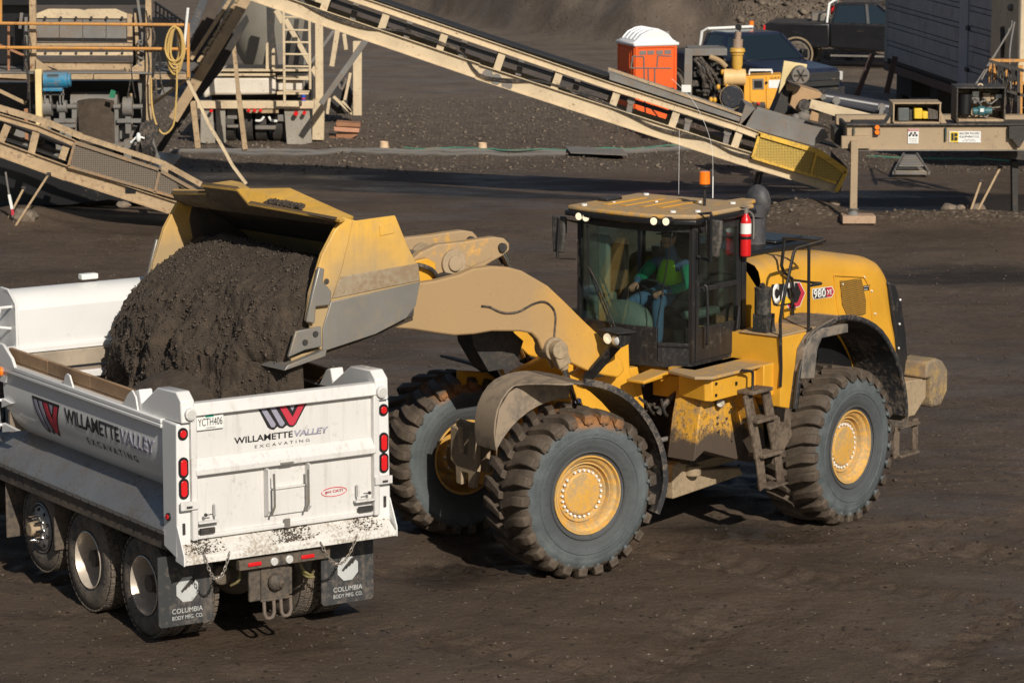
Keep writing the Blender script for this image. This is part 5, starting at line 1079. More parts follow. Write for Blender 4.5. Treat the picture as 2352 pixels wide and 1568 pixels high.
for y in (.26, .07):
    T().tube([(-.14, y + .055, .50), (-.15, y + .055, .38), (-.15, y + .035, .335), (-.15, y, .325), (-.15, y - .035, .335), (-.15, y - .055, .38), (-.14, y - .055, .50)], .018, 8).build('tow_loop', mat('tow_iron', (.14, .11, .09), .6, dust=.6, dcol=(.17, .13, .1)), hto)
# brake chambers and axles
ba = T()
for s_, y in ((1, .56), (-1, -.36)):
    ba.cyl((.25, y, .72), (.42, y, .72), .10, n=24); ba.cyl((.42, y, .72), (.62, y, .72), .115, n=24); ba.cyl((.30, y + .0, .84), (.30, y, .95), .03)
ba.build('brake_chamber', M_frame, truck, bev=.015)
al = T(); al.tube([(.2, -.26, .8), (.15, -.3, .68), (.2, -.42, .6), (.3, -.5, .62)], .016, 6, sub=4); al.tube([(.2, -.3, .66), (.18, -.36, .6), (.2, -.45, .58)], .012, 6, sub=4); al.tube([(.2, .4, .85), (.1, .46, .7), (.2, .5, .62)], .014, 6, sub=4); al.build('air_line', mat('air_line', (.25, .22, .08), .5, dust=.5), truck)
ax_ = T()
for x in (1.035, 2.33): ax_.cyl((x, -1.0, .53), (x, 1.0, .53), .09, n=16); ax_.ball((x, 0, .55), (.25, .28, .26))
ax_.cyl((3.47, -.9, .64), (3.47, .9, .64), .07, n=16); ax_.build('axle', M_frame, truck)
def truck_wheel(x, z, rad, side_, dual, y0=1.055):
    w = empty('wheel', (x, 0, z), 0, truck)
    s_ = side_; t = T(); hw = .13; k = rad / .53
    def tyre(yc):
        pr = [(.295 * k, -hw * .8), (.33 * k, -hw), (.43 * k, -hw * 1.06), (.50 * k, -hw * .92), (.522 * k, -hw * .72), (.53 * k, -hw * .5), (.53 * k, hw * .5), (.522 * k, hw * .72), (.50 * k, hw * .92), (.43 * k, hw * 1.06), (.33 * k, hw), (.295 * k, hw * .8)]
        t.lathe(pr + [pr[0]], (0, yc, 0), (0, 1, 0), 56, close=True)
    ys_ = [s_ * (y0 - .135)] + ([s_ * (y0 - .135 - .32)] if dual else [])
    for yc in ys_: tyre(yc)
    tyo = t.build('tyre', M_rubber, w, smooth=45)
    tr_ = T(); nb = 44
    for yc in ys_:
        for q in range(nb):
            a = 2 * math.pi * q / nb
            for j, yy in enumerate((-.095, -.034, .034, .095)):
                a2 = a + (.07 if j % 2 else 0); c_, s2 = math.cos(a2), math.sin(a2); r0 = .525 * k; r1 = .543 * k; h = .052 if dual else .058
                y1, y2 = yc + yy - .026, yc + yy + .026
                P8 = [(rr * math.cos(b_), y_, rr * math.sin(b_)) for rr, y_ in ((r0, y1), (r0, y2), (r1, y2), (r1, y1)) for b_ in (a2 - h,)] + [(rr * math.cos(b_), y_, rr * math.sin(b_)) for rr, y_ in ((r0, y1), (r0, y2), (r1, y2), (r1, y1)) for b_ in (a2 + h,)]
                tr_.hexa(P8)
    tr_.build('tread', M_rubber, w)
    y = s_ * y0
    if dual:
        r_ = T().lathe([(.297 * k, y - s_ * .015), (.306 * k, y - s_ * .004), (.297 * k, y + s_ * .002), (.285 * k, y - s_ * .03), (.275 * k, y - s_ * .10), (.27 * k, y - s_ * .26), (.10, y - s_ * .29), (.02, y - s_ * .29)], (0, 0, 0), (0, 1, 0), 48, close=True); r_.build('rim', mat('alloy_rim', (.62, .54, .45), .35, metal=.35, dust=.4, dcol=(.36, .28, .2)), w, smooth=30)
        hb_ = T().cyl((0, y - s_ * .3, 0), (0, y - s_ * .12, 0), .11, .10, n=24); hb_.cyl((0, y - s_ * .12, 0), (0, y - s_ * .09, 0), .07, n=20); hb_.build('hub', M_black, w, bev=.01)
    else:
        r_ = T().lathe([(.297 * k, y - s_ * .015), (.31 * k, y), (.297 * k, y + s_ * .006), (.285 * k, y - s_ * .03), (.265 * k, y + s_ * .0), (.20 * k, y + s_ * .03), (.15 * k, y + s_ * .03), (.13, y + s_ * .04), (.02, y + s_ * .04)], (0, 0, 0), (0, 1, 0), 48, close=True); r_.build('rim', M_alu, w, smooth=30)
        T().cyl((0, y, 0), (0, y + s_ * .14, 0), .085, .075, n=20).build('hub', M_beige, w, bev=.012)
        nu = T(); ho = T()
        for q in range(10):
            a = 2 * math.pi * q / 10; c_ = Vector((.14 * math.cos(a), y + s_ * .03, .14 * math.sin(a))); nu.cyl(c_, c_ + Vector((0, s_ * .09, 0)), .02, .012, n=8)
            c_ = Vector((.225 * k * math.cos(a + .3), y + s_ * .02, .225 * k * math.sin(a + .3))); ho.cyl(c_ - Vector((0, s_ * .02, 0)), c_ + Vector((0, s_ * .004, 0)), .024, n=12)
        nu.build('wheel_nuts', M_chrome, w); ho.build('rim_holes', M_blackc, w)
    return w
for x in (1.035, 2.33):
    for s_ in (1, -1): truck_wheel(x, .52, .53, s_, True)
for s_ in (1, -1): truck_wheel(3.47, .645, .47, s_, False)
for s_ in (1, -1): truck_wheel(7.6, .52, .53, s_, False, 1.15)
# mud flaps
for s_, y0, y1 in ((1, .665, 1.275), (-1, -1.19, -.575)):
    z0, z1 = (.27, .99) if s_ > 0 else (.24, .95)
    n_ = 8; vs = []; poly = [(y0 + .03, z0), (y0, z0 + .03), (y0, z1), (y1, z1), (y1, z0 + .03), (y1 - .03, z0)]
    fo = T().prism(poly, 0, .27, .285).build('mud_flap', M_flap, truck)
    yc = .955 if s_ > 0 else -.885; zc = .63 if s_ > 0 else .60; M_fl = mat('flap_print', (.46, .47, .46), .6, dust=.2, dcol=(.2, .18, .15))
    oc = [(yc + .13 * math.cos(math.pi / 8 + k * math.pi / 4), zc + .135 * math.sin(math.pi / 8 + k * math.pi / 4)) for k in range(8)]
    T().prism(oc, 0, .266, .2695).build('flap_logo', M_fl, fo)
    for k in range(4):
        st_ = T().prism([(yc - .02 - .035 * k + .05, zc + .0 + .02 * k), (yc + .0 - .035 * k + .05, zc - .015 + .02 * k), (yc - .09 - .035 * k + .05, zc + .12 - .0 * k), (yc - .11 - .035 * k + .05, zc + .135)], 0, .264, .2655) if 0 else T().beam((.2635, yc + .045 - .037 * k + .02, zc - .02 + .022 * k), (.2635, yc - .07 - .02 * k + .02, zc + .095 + .012 * k), .003, .026, (0, 1, 0))
        st_.build('flap_logo', M_flap, fo)
    w_ = .17; tt('COLUMBIA', yc + w_, yc - w_, zc - .235, zc - .185, M_fl, x=.269, par=fo); tt('BODY MFG. CO.', yc + w_, yc - w_, zc - .30, zc - .26, M_fl, x=.269, par=fo)
    for xx, (a, c) in ((2.98, (.72, 1.12)), (4.12, (.74, 1.16))):
        T().bb(xx, xx + .02, *sorted((s_ * a, s_ * c)), .42 if xx > 3.5 else .50, 1.12).build('wheel_flap', M_frame, truck, bev=.01)
# chains
def chain(a, c, sag, n_, name='safety_chain'):
    a, c = Vector(a), Vector(c); mb = T(); pts = []
    for k in range(n_ + 1):
        t = k / n_; p = a.lerp(c, t); p.z -= sag * 4 * t * (1 - t) * (1 + .0 * t); pts.append(p)
    for k in range(n_):
        p, q = pts[k], pts[k + 1]; d = q - p; m = (p + q) / 2; dn = d.normalized(); sd = dn.cross(Vector((1, 0, 0))).normalized() if k % 2 else Vector((1, 0, 0))
        L_ = d.length * .72; ring = []
        for j in range(10):
            t = 2 * math.pi * j / 10; ring.append(m + dn * L_ * math.cos(t) + sd * .014 * math.sin(t))
        mb.tube(ring, .0045, 5, closed=True)
    mb.build(name, mat('chain_steel', (.42, .38, .33), .45, metal=.6, dust=.4), truck)
q1, q2 = U('T', 468, 1268, 0, -.2), U('T', 527, 1268, 0, -.2); chain(q1, q2, .27, 19)
q1, q2 = U('T', 737, 1245, 0, -.2), U('T', 820, 1228, 0, -.2); chain(q1, q2, .26, 21)
# fuel tank and cab ahead of the box
ft = T(); ft.cyl((4.75, .85, .85), (5.9, .85, .85), .33, n=32); ft.cyl((4.75, -.85, .85), (5.9, -.85, .85), .33, n=32); ft.build('fuel_tank', M_chrome, truck, bev=.02)
cb = T(); cb.prism([(4.95, 1.0), (4.95, 2.45), (5.1, 2.72), (6.3, 2.72), (6.75, 2.0), (7.0, 1.85), (8.4, 1.7), (8.5, .9), (7.0, .9)], 1, -1.0, 1.0); cbo = cb.build('truck_cab', M_white, truck, bev=.08)
T().bb(5.4, 6.2, -1.01, 1.01, 1.9, 2.5).build('cab_window', M_blackc, cbo)
es = T(); es.cyl((4.72, .95, 1.0), (4.72, .95, 2.5), .08, n=20); es.cyl((4.72, -.95, 1.0), (4.72, -.95, 2.9), .07, n=20); es.build('exhaust_stack', M_chrome, cbo)
ca = T(); ca.tube([(4.78, 1.12, 2.75), (4.8, 1.1, 2.55), (4.82, 1.02, 2.5)], .02); ca.ball((4.85, .95, 2.55), (.2, .3, .28)); ca.build('air_cleaner', M_white, cbo)
for z in (1.95, 1.68):
    T().tube([(4.1, 1.15, z), (4.12, 1.22, z), (4.5, 1.22, z), (4.52, 1.12, z)], .014, 6).build('step_bar', M_white, truck)
    T().prism([(4.1, z - .08), (4.1, z + .02), (3.86 if z > 1.8 else 3.7, z - .0)], 1, 1.15, 1.19).build('gusset_plate', M_white, truck)
# soil already lying in the box
px_, py_ = np.linspace(.1, 4.0, 90), np.linspace(-1.08, 1.08, 60); PX, PY = np.meshgrid(px_, py_, indexing='ij')
PZ = 1.75 + .78 * np.exp(-((PX - 1.75) / 1.05) ** 2 - ((PY - .25) / .75) ** 2) + .25 * np.exp(-((PX - 3.2) / .7) ** 2 - ((PY - .0) / .6) ** 2) + .07 * fbm(PX * 2, PY * 2, 5, 201) + .03 * fbm(PX * 9, PY * 9, 3, 202)
ix = np.arange(90 * 60).reshape(90, 60); pm = MB(); pm.v = np.stack([PX, PY, PZ], -1).reshape(-1, 3).tolist(); pm.f = [tuple(f) for f in np.stack([ix[:-1, :-1], ix[1:, :-1], ix[1:, 1:], ix[:-1, 1:]], -1).reshape(-1, 4).tolist()]
po = pm.build('soil', M_soil, None, smooth=75); po.location = (TX, TY, 0); po.rotation_euler = (0, 0, R(TYAW)); tag(po, kind='stuff')

# ================================================================== OPERATOR
def skin(name, pts, edges, radii, mt, parent, sub=2, root=0):
    me = bpy.data.meshes.new(name); me.from_pydata([tuple(p) for p in pts], edges, []); o = bpy.data.objects.new(name, me); COL.objects.link(o); o.parent = parent
    sk = o.modifiers.new('skin', 'SKIN'); sk.use_smooth_shade = True; me.skin_vertices.new() if not me.skin_vertices else None
    for v, r in zip(me.skin_vertices[0].data, radii): v.radius = (r, r) if not isinstance(r, tuple) else r; v.use_root = False
    me.skin_vertices[0].data[root].use_root = True
    ss_ = o.modifiers.new('sub', 'SUBSURF'); ss_.levels = sub; ss_.render_levels = sub; me.materials.append(mt); return o
M_skin = mat('skin', (.42, .22, .15), .55, var=.06); M_jean = mat('denim', (.06, .13, .24), .85, var=.2, bump=.2); M_vest = mat('hivis_vest', (.35, .72, .02), .75, var=.05); M_slv = mat('green_sleeve', (.0, .24, .13), .8, var=.08)
op = tag(empty('person', (HX, HY, -.07), 232.242), 'seated operator in a lime hi-vis vest, green sleeves and blue jeans behind the loader windscreen', 'person')
V = Vector
hip, ch_, nk, hdp = V((-.38, .05, 2.72)), V((-.42, .05, 3.06)), V((-.38, .05, 3.26)), V((-.34, .05, 3.44))
body = [hip, V((-.42, .05, 2.9)), ch_, nk, V((-.35, .05, 3.36)),
        V((-.40, .27, 3.14)), V((-.28, .36, 2.92)), V((-.05, .26, 2.86)), V((.04, .22, 2.87)),
        V((-.40, -.17, 3.14)), V((-.22, -.26, 2.95)), V((.06, -.10, 2.98)), V((.20, -.02, 2.97)),
        V((-.05, .16, 2.76)), V((.14, .24, 2.72)), V((.20, .30, 2.35)), V((.30, .30, 2.26)),
        V((-.05, -.07, 2.76)), V((.16, -.16, 2.70)), V((.22, -.2, 2.4)), V((.33, -.2, 2.28))]
E_ = [(0, 1), (1, 2), (2, 3), (3, 4), (2, 5), (5, 6), (6, 7), (7, 8), (2, 9), (9, 10), (10, 11), (11, 12), (0, 13), (13, 14), (14, 15), (15, 16), (0, 17), (17, 18), (18, 19), (19, 20)]
rr = [(.14, .12), (.12, .10), (.12, .09), .07, .06, .085, .055, .042, .03, .085, .055, .042, .03, .10, .08, .055, .05, .10, .08, .055, .05]
b_ = skin('body', body, E_, rr, M_jean, op)
skin('vest', [hip + V((0, 0, .08)), V((-.42, .05, 2.92)), ch_ + V((0, 0, .02)), V((-.40, .20, 3.13)), V((-.40, -.10, 3.13))], [(0, 1), (1, 2), (2, 3), (2, 4)], [(.21, .2), (.22, .2), (.23, .19), .12, .12], M_vest, b_)
for s_, ids in ((1, (5, 6, 7)), (-1, (9, 10, 11))): skin('sleeve', [body[i] for i in ids], [(0, 1), (1, 2)], [.095, .066, .053], M_slv, b_)
def hand(w, d):
    w = V(w); d = V(d).normalized(); sd = d.cross(V((0, 0, 1))).normalized(); up = sd.cross(d)
    pts = [w, w + d * .05, w + d * .085]; ed = [(0, 1), (1, 2)]; rd = [.026, (.04, .022), (.042, .02)]
    for k, (o, ln) in enumerate(((-.03, .035), (-.01, .042), (.01, .04), (.03, .03))):
        i = len(pts); a = w + d * .085 + sd * o; pts += [a, a + d * ln - up * .008, a + d * (ln * 1.1) - up * (.012 + ln * .8)]; ed += [(2, i), (i, i + 1), (i + 1, i + 2)]; rd += [.01, .009, .008]
    i = len(pts); pts += [w + d * .03 + sd * -.035, w + d * .06 + sd * -.055 - up * .02, w + d * .085 - sd * .045 - up * .035]; ed += [(1, i), (i, i + 1), (i + 1, i + 2)]; rd += [.013, .011, .009]
    return skin('hand', pts, ed, rd, M_skin, b_, 1)
hand((.20, -.02, 2.97), (.6, .05, -.25)); hand((.04, .22, 2.87), (1, 0, -.2))
hd_ = MB(); hd_.ball(hdp, (.10, .08, .12), 18, 14); hd_.ball(hdp + V((.10, 0, -.01)), (.02, .014, .02)); hd_.ball(hdp + V((0, .08, 0)), (.02, .012, .03)); hd_.ball(hdp + V((0, -.08, 0)), (.02, .012, .03)); hd_.ball(hdp + V((.04, 0, -.09)), (.05, .05, .035)); ho_ = hd_.build('head', M_skin, b_, smooth=60)
fe = MB()
for y in (-.032, .032): fe.ball(hdp + V((.088, y, .015)), (.012, .014, .008))
fe.ball(hdp + V((.09, 0, -.055)), (.01, .024, .006)); fe.build('face_features', M_ink, ho_)
cp = MB(); cp.ball(hdp + V((-.005, 0, .035)), (.108, .09, .10), 18, 14); cp.bb(hdp.x + .07, hdp.x + .17, hdp.y - .06, hdp.y + .06, hdp.z + .045, hdp.z + .055); cp.build('cap', M_blackc, ho_, smooth=60)
for o in bpy.data.objects:
    if o.parent is None and o.name == 'person': o.location = (HX, HY, -.07)
# fire extinguisher strapped to the back of the cab
fx = tag(empty('fire_extinguisher', (HX, HY, -.07), 232.242), 'red fire extinguisher with white label strapped upright behind the loader cab', 'fire extinguisher')
q = U('B', 1712, 590, 1, .90); e_ = MB(); e_.lathe([(.03, 0), (.06, .015), (.063, .03), (.063, .40), (.052, .45), (.03, .48), (.025, .50)], (q.x, q.y, q.z), (0, 0, 1), 24); e_.build('cylinder', M_ext, fx, smooth=40)
MB().lathe([(.0645, .27), (.0645, .39)], (q.x, q.y, q.z), (0, 0, 1), 24, close=True).build('label', M_label, fx)
e_ = MB(); e_.cyl((q.x, q.y, q.z + .50), (q.x, q.y, q.z + .56), .03, n=12); e_.beam((q.x - .05, q.y, q.z + .57), (q.x + .09, q.y, q.z + .60), .02, .012); e_.beam((q.x - .02, q.y, q.z + .55), (q.x + .09, q.y, q.z + .55), .02, .012); e_.tube([(q.x - .03, q.y, q.z + .53), (q.x - .11, q.y + .03, q.z + .45), (q.x - .1, q.y + .04, q.z + .2)], .012, 6, sub=4); e_.build('valve', M_steel, fx)
e_ = MB(); e_.lathe([(.07, .21), (.07, .24)], (q.x, q.y, q.z), (0, 0, 1), 24); e_.beam((q.x, q.y - .08, q.z + .22), (-.80, .80, q.z + .22), .03, .05); e_.build('bracket', M_blackc, fx)
# ================================================================== YARD BEHIND (real places, 60 to 105 m from the camera)
class Th:
    """a thing in the yard: Empty at its base; parts are meshes built in world metres and re-based"""
    def __init__(s, name, label, cat, loc, group=None):
        s.loc = Vector(loc); s.r = tag(empty(name, s.loc), label, cat, group); s.M = Matrix.Translation(-s.loc)
    def mb(s): return MB(s.M)
def V3(u, v, Y): return W(u, v, Y)
def pq(mb, pts, Y, dep):       # outline at distance Y with real depth
    mb.prism([(W(u, v, Y).x, W(u, v, Y).z) for u, v in pts], 1, Y, Y + dep); return mb
def pb(mb, u0, v0, u1, v1, Y, dep): return pq(mb, [(u0, v0), (u1, v0), (u1, v1), (u0, v1)], Y, dep)
def br(mb, a, c, Y, w, h=None, Y2=None): return mb.beam(W(*a, Y), W(*c, Y2 or Y), w, h or w)
def pc(pts, Y, tf=None): return [W(*(tf(*p) if tf else p), Y) for p in pts]
# ---- long inclined conveyor
CY = 66.0
cv = Th('conveyor', 'long cream lattice conveyor rising leftwards across the yard from its yellow mesh guard', 'conveyor', (W(1925, 443, CY).x, CY, 0))
line = [(1925, 443), (1693, 374), (1097, 181), (743, 60), (540, -12)]
def vb(u): return float(np.interp(u, [p[0] for p in line[::-1]], [p[1] for p in line[::-1]]))
us = [540, 743, 1097, 1400, 1693, 1925]
for Yo, nm in ((CY, 'near'), (CY + 1.15, 'far')):
    lo, hi = cv.mb(), cv.mb()
    for a, c in zip(us[:-1], us[1:]):
        P = lambda u, dv: Vector((W(u, vb(u) - dv, CY).x, Yo, W(u, vb(u) - dv, CY).z))
        k = 37 - 4 * (a > 1000); lo.chan(P(a, k / 2), P(c, (37 - 4 * (c > 1100)) / 2), .31, .07, .014, side=1 if Yo == CY else -1)
        if a < 1740: hi.chan(P(a, 88 - (a > 1300) * 6), P(min(c, 1760), 88 - (c > 1300) * 6 - (c > 1700) * 5), .15, .06, .012, side=1 if Yo == CY else -1)
    lo.build('lower_chord', M_plantl, cv.r); hi.build('upper_chord', M_plantl, cv.r)
    k = 0
    for u in (612, 745, 878, 1012, 1144, 1276, 1409, 1546, 1690):
        p = cv.mb(); p.beam(P(u - 4, 32), P(u + 12, 84), .15, .05, (0, 1, 0)); p.build('post', M_plantl, cv.r)
for u in (690, 808, 932, 1058, 1190, 1320):
    p = cv.mb(); p.beam(Vector((W(u, vb(u) - 34, CY).x, CY + .35, W(u, vb(u) - 34, CY).z)), Vector((W(u + 10, vb(u) - 76, CY).x, CY + .35, W(u + 10, vb(u) - 76, CY).z)), .12, .06, (0, 1, 0)); p.build('idler_bracket', M_plantg, cv.r)
for u, in ((1442,), (1574,), (1664,)):
    p = cv.mb(); a = W(u, vb(u) - 22, CY); c = W(u + 8, vb(u) - 60, CY); a.y = c.y = CY + .1; p.beam(a, c, .12, .08, (0, 1, 0)); p.cyl(c - Vector((0, .05, 0)), c + Vector((0, .09, 0)), .085, n=16); p.build('idler_arm', M_plantg, cv.r, bev=.01)
bl = cv.mb()
for a, c in zip(us[:-1], us[1:]):
    for dv, th in ((100, .02), (58, .015)):
        A_, C_ = W(a, vb(a) - dv, CY), W(c, vb(c) - dv, CY); bl.hexa([(A_.x, CY + .1, A_.z), (C_.x, CY + .1, C_.z), (C_.x, CY + 1.05, C_.z), (A_.x, CY + 1.05, A_.z), (A_.x, CY + .1, A_.z + th), (C_.x, CY + .1, C_.z + th), (C_.x, CY + 1.05, C_.z + th), (A_.x, CY + 1.05, A_.z + th)])
bl.build('belt', M_belt, cv.r)
for a, c in zip(us[:-1], us[1:]):
    A_, C_ = W(a, vb(a) - 2, CY), W(c, vb(c) - 2, CY); m = cv.mb(); m.hexa([(A_.x, CY + .1, A_.z), (C_.x, CY + .1, C_.z), (C_.x, CY + 1.05, C_.z), (A_.x, CY + 1.05, A_.z), (A_.x, CY + .1, A_.z + .02), (C_.x, CY + .1, C_.z + .02), (C_.x, CY + 1.05, C_.z + .02), (A_.x, CY + 1.05, A_.z + .02)]); m.build('shadow_pan', M_dark, cv.r)  # solid sheet added under the belt to fill out the conveyor's shadow
sk_ = cv.mb()
A_, C_ = [(1400, vb(1400) - 96), (1835, vb(1835) - 92)]
for yy in (CY - .0, CY + 1.1):
    a, c = W(*A_, CY), W(*C_, CY); sk_.hexa([(a.x, yy, a.z), (c.x, yy, c.z), (c.x, yy + .03, c.z), (a.x, yy + .03, a.z), (a.x, yy, a.z + .16), (c.x, yy, c.z + .12), (c.x, yy + .03, c.z + .12), (a.x, yy + .03, a.z + .16)])
sk_.build('skirt_board', M_plantg, cv.r)
l_ = cv.mb(); l_.beam(W(1398, 158, CY - .02), W(1835, 310, CY - .02), .04, .05); l_.build('skirt_rail', M_plant, cv.r)
gd = cv.mb(); gp = [(1745, 306), (1876, 344), (1943, 391), (1921, 419), (1728, 362)]
pq(gd, gp, CY - .10, .03); gdo = gd.build('mesh_guard', M_mesh, cv.r)
M_gy = mat('guard_yellow', (.75, .45, .05), .55, dust=.45, dcol=(.3, .2, .08)); g2 = cv.mb()
for a, c, w_ in (((1742, 308), (1876, 347), .09), ((1876, 347), (1944, 394), .12), ((1728, 362), (1921, 420), .05), ((1876, 347), (1863, 400), .05), ((1745, 306), (1728, 362), .05), ((1944, 394), (1921, 440), .08)): br(g2, a, c, CY - .13, .04, w_)
g2.build('guard_frame', M_gy, gdo)
tl = cv.mb(); pq(tl, [(1920, 360), (1946, 385), (1930, 440), (1918, 446)], CY + .02, 1.1); tl.build('tail_box', M_dark, cv.r)
hp_ = cv.mb(); pq(hp_, [(1733, 251), (1800, 272), (1895, 296), (1903, 316), (1868, 335), (1700, 288)], CY - .05, .03); pq(hp_, [(1712, 240), (1735, 250), (1712, 290), (1697, 288)], CY - .05, 1.2); pq(hp_, [(1740, 245), (1890, 290), (1880, 305), (1733, 262)], CY + 1.15, .03); hp_.build('feed_chute', M_plantg, cv.r)
sd_ = cv.mb(); sd_.ball(W(1868, 300, CY + .5), (.35, .4, .12)); sd_.build('spilled_material', M_soil, cv.r)
cable = cv.mb()
for off in (0, 5):
    pts = [W(u, v + off * math.sin(i), CY - .06) for i, (u, v) in enumerate([(680, -2), (740, 28), (790, 47), (850, 66), (920, 72), (985, 92), (1060, 122), (1100, 170), (1160, 182), (1240, 186), (1310, 208), (1370, 232), (1440, 262), (1500, 290), (1570, 308), (1625, 318), (1680, 350), (1730, 365)])]; cable.tube(pts, .018, 6, sub=3)
cable.build('cable', M_hose, cv.r)
pl_ = cv.mb()
for u, v in ((1120, 172), (1140, 182), (1165, 196)): pl_.cyl(W(u, v, CY - .03), W(u, v, CY - .01), .11, n=12)
pl_.build('cable_bracket', M_plantg, cv.r)
ls_ = cv.mb(); br(ls_, (1742, 395), (1730, 440), CY + .5, .07); br(ls_, (1750, 395), (1742, 430), CY + .9, .05); ls_.build('tail_leg', M_dark, cv.r)
# ---- second conveyor, lower left
C2Y = 62.5
c2 = Th('conveyor', 'lower tan conveyor with dull mesh guard dipping behind the raised bucket at left', 'conveyor', (W(300, 450, C2Y).x, C2Y, 0))
for Yo, sd in ((C2Y, 1), (C2Y + 1.1, -1)):
    P = lambda u, v: Vector((W(u, v, C2Y).x, Yo, W(u, v, C2Y).z))
    lo = c2.mb(); lo.chan(P(-60, 320), P(155, 398), .29, .07, .014, side=sd); lo.chan(P(155, 398), P(415, 482), .27, .07, .014, side=sd); lo.build('lower_chord', M_plant, c2.r)
    hi = c2.mb(); hi.chan(P(-60, 250), P(88, 294), .12, .06, .012, side=sd); hi.chan(P(88, 294), P(170, 328), .12, .06, .012, side=sd); hi.chan(P(170, 328), P(360, 390), .1, .05, .012, side=sd); hi.chan(P(360, 390), P(450, 440), .1, .05, .012, side=sd); hi.build('upper_chord', M_plant, c2.r)
    for a, c in (((18, 288), (2, 325)), ((84, 300), (70, 360)), ((152, 338), (142, 366)), ((368, 390), (355, 450))):
        p = c2.mb(); p.beam(P(*a), P(*c), .14, .05, (0, 1, 0)); p.build('post', M_plant, c2.r)
bl = c2.mb()
for (a, c) in (((-60, 262), (160, 345)), ((160, 345), (420, 440)), ((-60, 300), (420, 465))):
    a, c = W(*a, C2Y), W(*c, C2Y); bl.hexa([(a.x, C2Y + .1, a.z), (c.x, C2Y + .1, c.z), (c.x, C2Y + 1, c.z), (a.x, C2Y + 1, a.z), (a.x, C2Y + .1, a.z + .02), (c.x, C2Y + .1, c.z + .02), (c.x, C2Y + 1, c.z + .02), (a.x, C2Y + 1, a.z + .02)])
bl.build('belt', M_belt, c2.r)
m = c2.mb(); P = lambda u, v, y: (W(u, v, C2Y).x, y, W(u, v, C2Y).z); m.hexa([P(-60, 340, C2Y + .02), P(400, 492, C2Y + .02), P(400, 492, C2Y + 1.08), P(-60, 340, C2Y + 1.08), P(-60, 336, C2Y + .02), P(400, 488, C2Y + .02), P(400, 488, C2Y + 1.08), P(-60, 336, C2Y + 1.08)]); m.build('shadow_pan', M_dark, c2.r)  # sheet added below the belt to thicken the shadow it casts
for u, v in ((52, 335), (126, 358)):
    p = c2.mb(); pq(p, [(u - 15, v + 8), (u, v - 4), (u + 28, v - 2), (u + 22, v + 16), (u + 8, v + 14)], C2Y + .2, .5); p.build('idler_bracket', M_plantg, c2.r)
M_mesh2 = vent_mat('tan_guard_mesh', (.055, .045, .035), (.2, .16, .12), 40)
g_ = c2.mb(); pq(g_, [(172, 328), (360, 388), (405, 418), (418, 452), (356, 444), (157, 382)], C2Y - .08, .02); go = g_.build('mesh_guard', M_mesh2, c2.r)
g_ = c2.mb()
for a, c in (((172, 328), (360, 388)), ((360, 388), (450, 438)), ((172, 328), (157, 382)), ((157, 382), (400, 452)), ((368, 388), (355, 444))): br(g_, a, c, C2Y - .1, .05, .05)
g_.build('guard_frame', mat('worn_orange', (.36, .2, .09), .6, dust=.8, dcol=(.24, .18, .12), rust=.3), go)
for u, v in ((210, 352), (241, 366), (292, 384), (342, 398)):
    p = c2.mb(); p.beam(W(u, v, C2Y - .05), W(u - 10, v + 36, C2Y - .05), .12, .03, (0, 1, 0)); p.build('idler_arm', M_plantg, c2.r)
p = c2.mb(); pb(p, 288, 432, 312, 444, C2Y - .03, .05); p.build('access_slot', M_blackc, c2.r)
# ---- jack bars by both conveyors (left pair and right pair)
for nm, lab, a, c, Y in (('prop_bar', 'longer thin prop bar leaning right in the dirt under the left conveyor', (112, 400), (33, 528), 62.2), ('prop_bar', 'shorter thin prop bar leaning right beside the striped stake at left', (55, 432), (18, 520), 62.6),
                 ('prop_bar', 'longer thin prop bar leaning right under the tan trailer beam', (2297, 385), (2244, 498), 63.6), ('prop_bar', 'shorter thin prop bar standing left of the longer one under the trailer beam', (2253, 416), (2228, 496), 63.7)):
    t = Th(nm, lab, 'prop bar', (W(*c, Y).x, Y, gz(W(*c, Y).x, Y)), 'thin steel prop bars'); m = t.mb(); q = W(*c, Y); q.z = gz(q.x, Y) - .05; m.beam(W(*a, Y), q, .05, .04); m.build('bar', M_plant, t.r); m = t.mb(); m.cyl(W(*a, Y) - Vector((.04, 0, 0)), W(*a, Y) + Vector((.04, 0, 0)), .035, n=10); m.build('pin', M_dark, t.r)
t = Th('marker_stake', 'slim marker stake with white and red bands leaning at far left', 'stake', (W(33, 520, 62.4).x, 62.4, 0)); m = t.mb(); m.beam(W(13, 395, 62.4), W(21, 447, 62.4), .03); m.build('stake', M_plantg, t.r); m = t.mb(); m.beam(W(21, 447, 62.4), W(28, 480, 62.4), .05); m.build('white_band', M_label, t.r); m = t.mb(); m.beam(W(28, 480, 62.4), W(30, 494, 62.4), .05); m.build('red_band', M_pred, t.r); m = t.mb(); m.beam(W(30, 494, 62.4), W(35, 520, 62.4), .04); m.build('stake_foot', M_plantg, t.r)
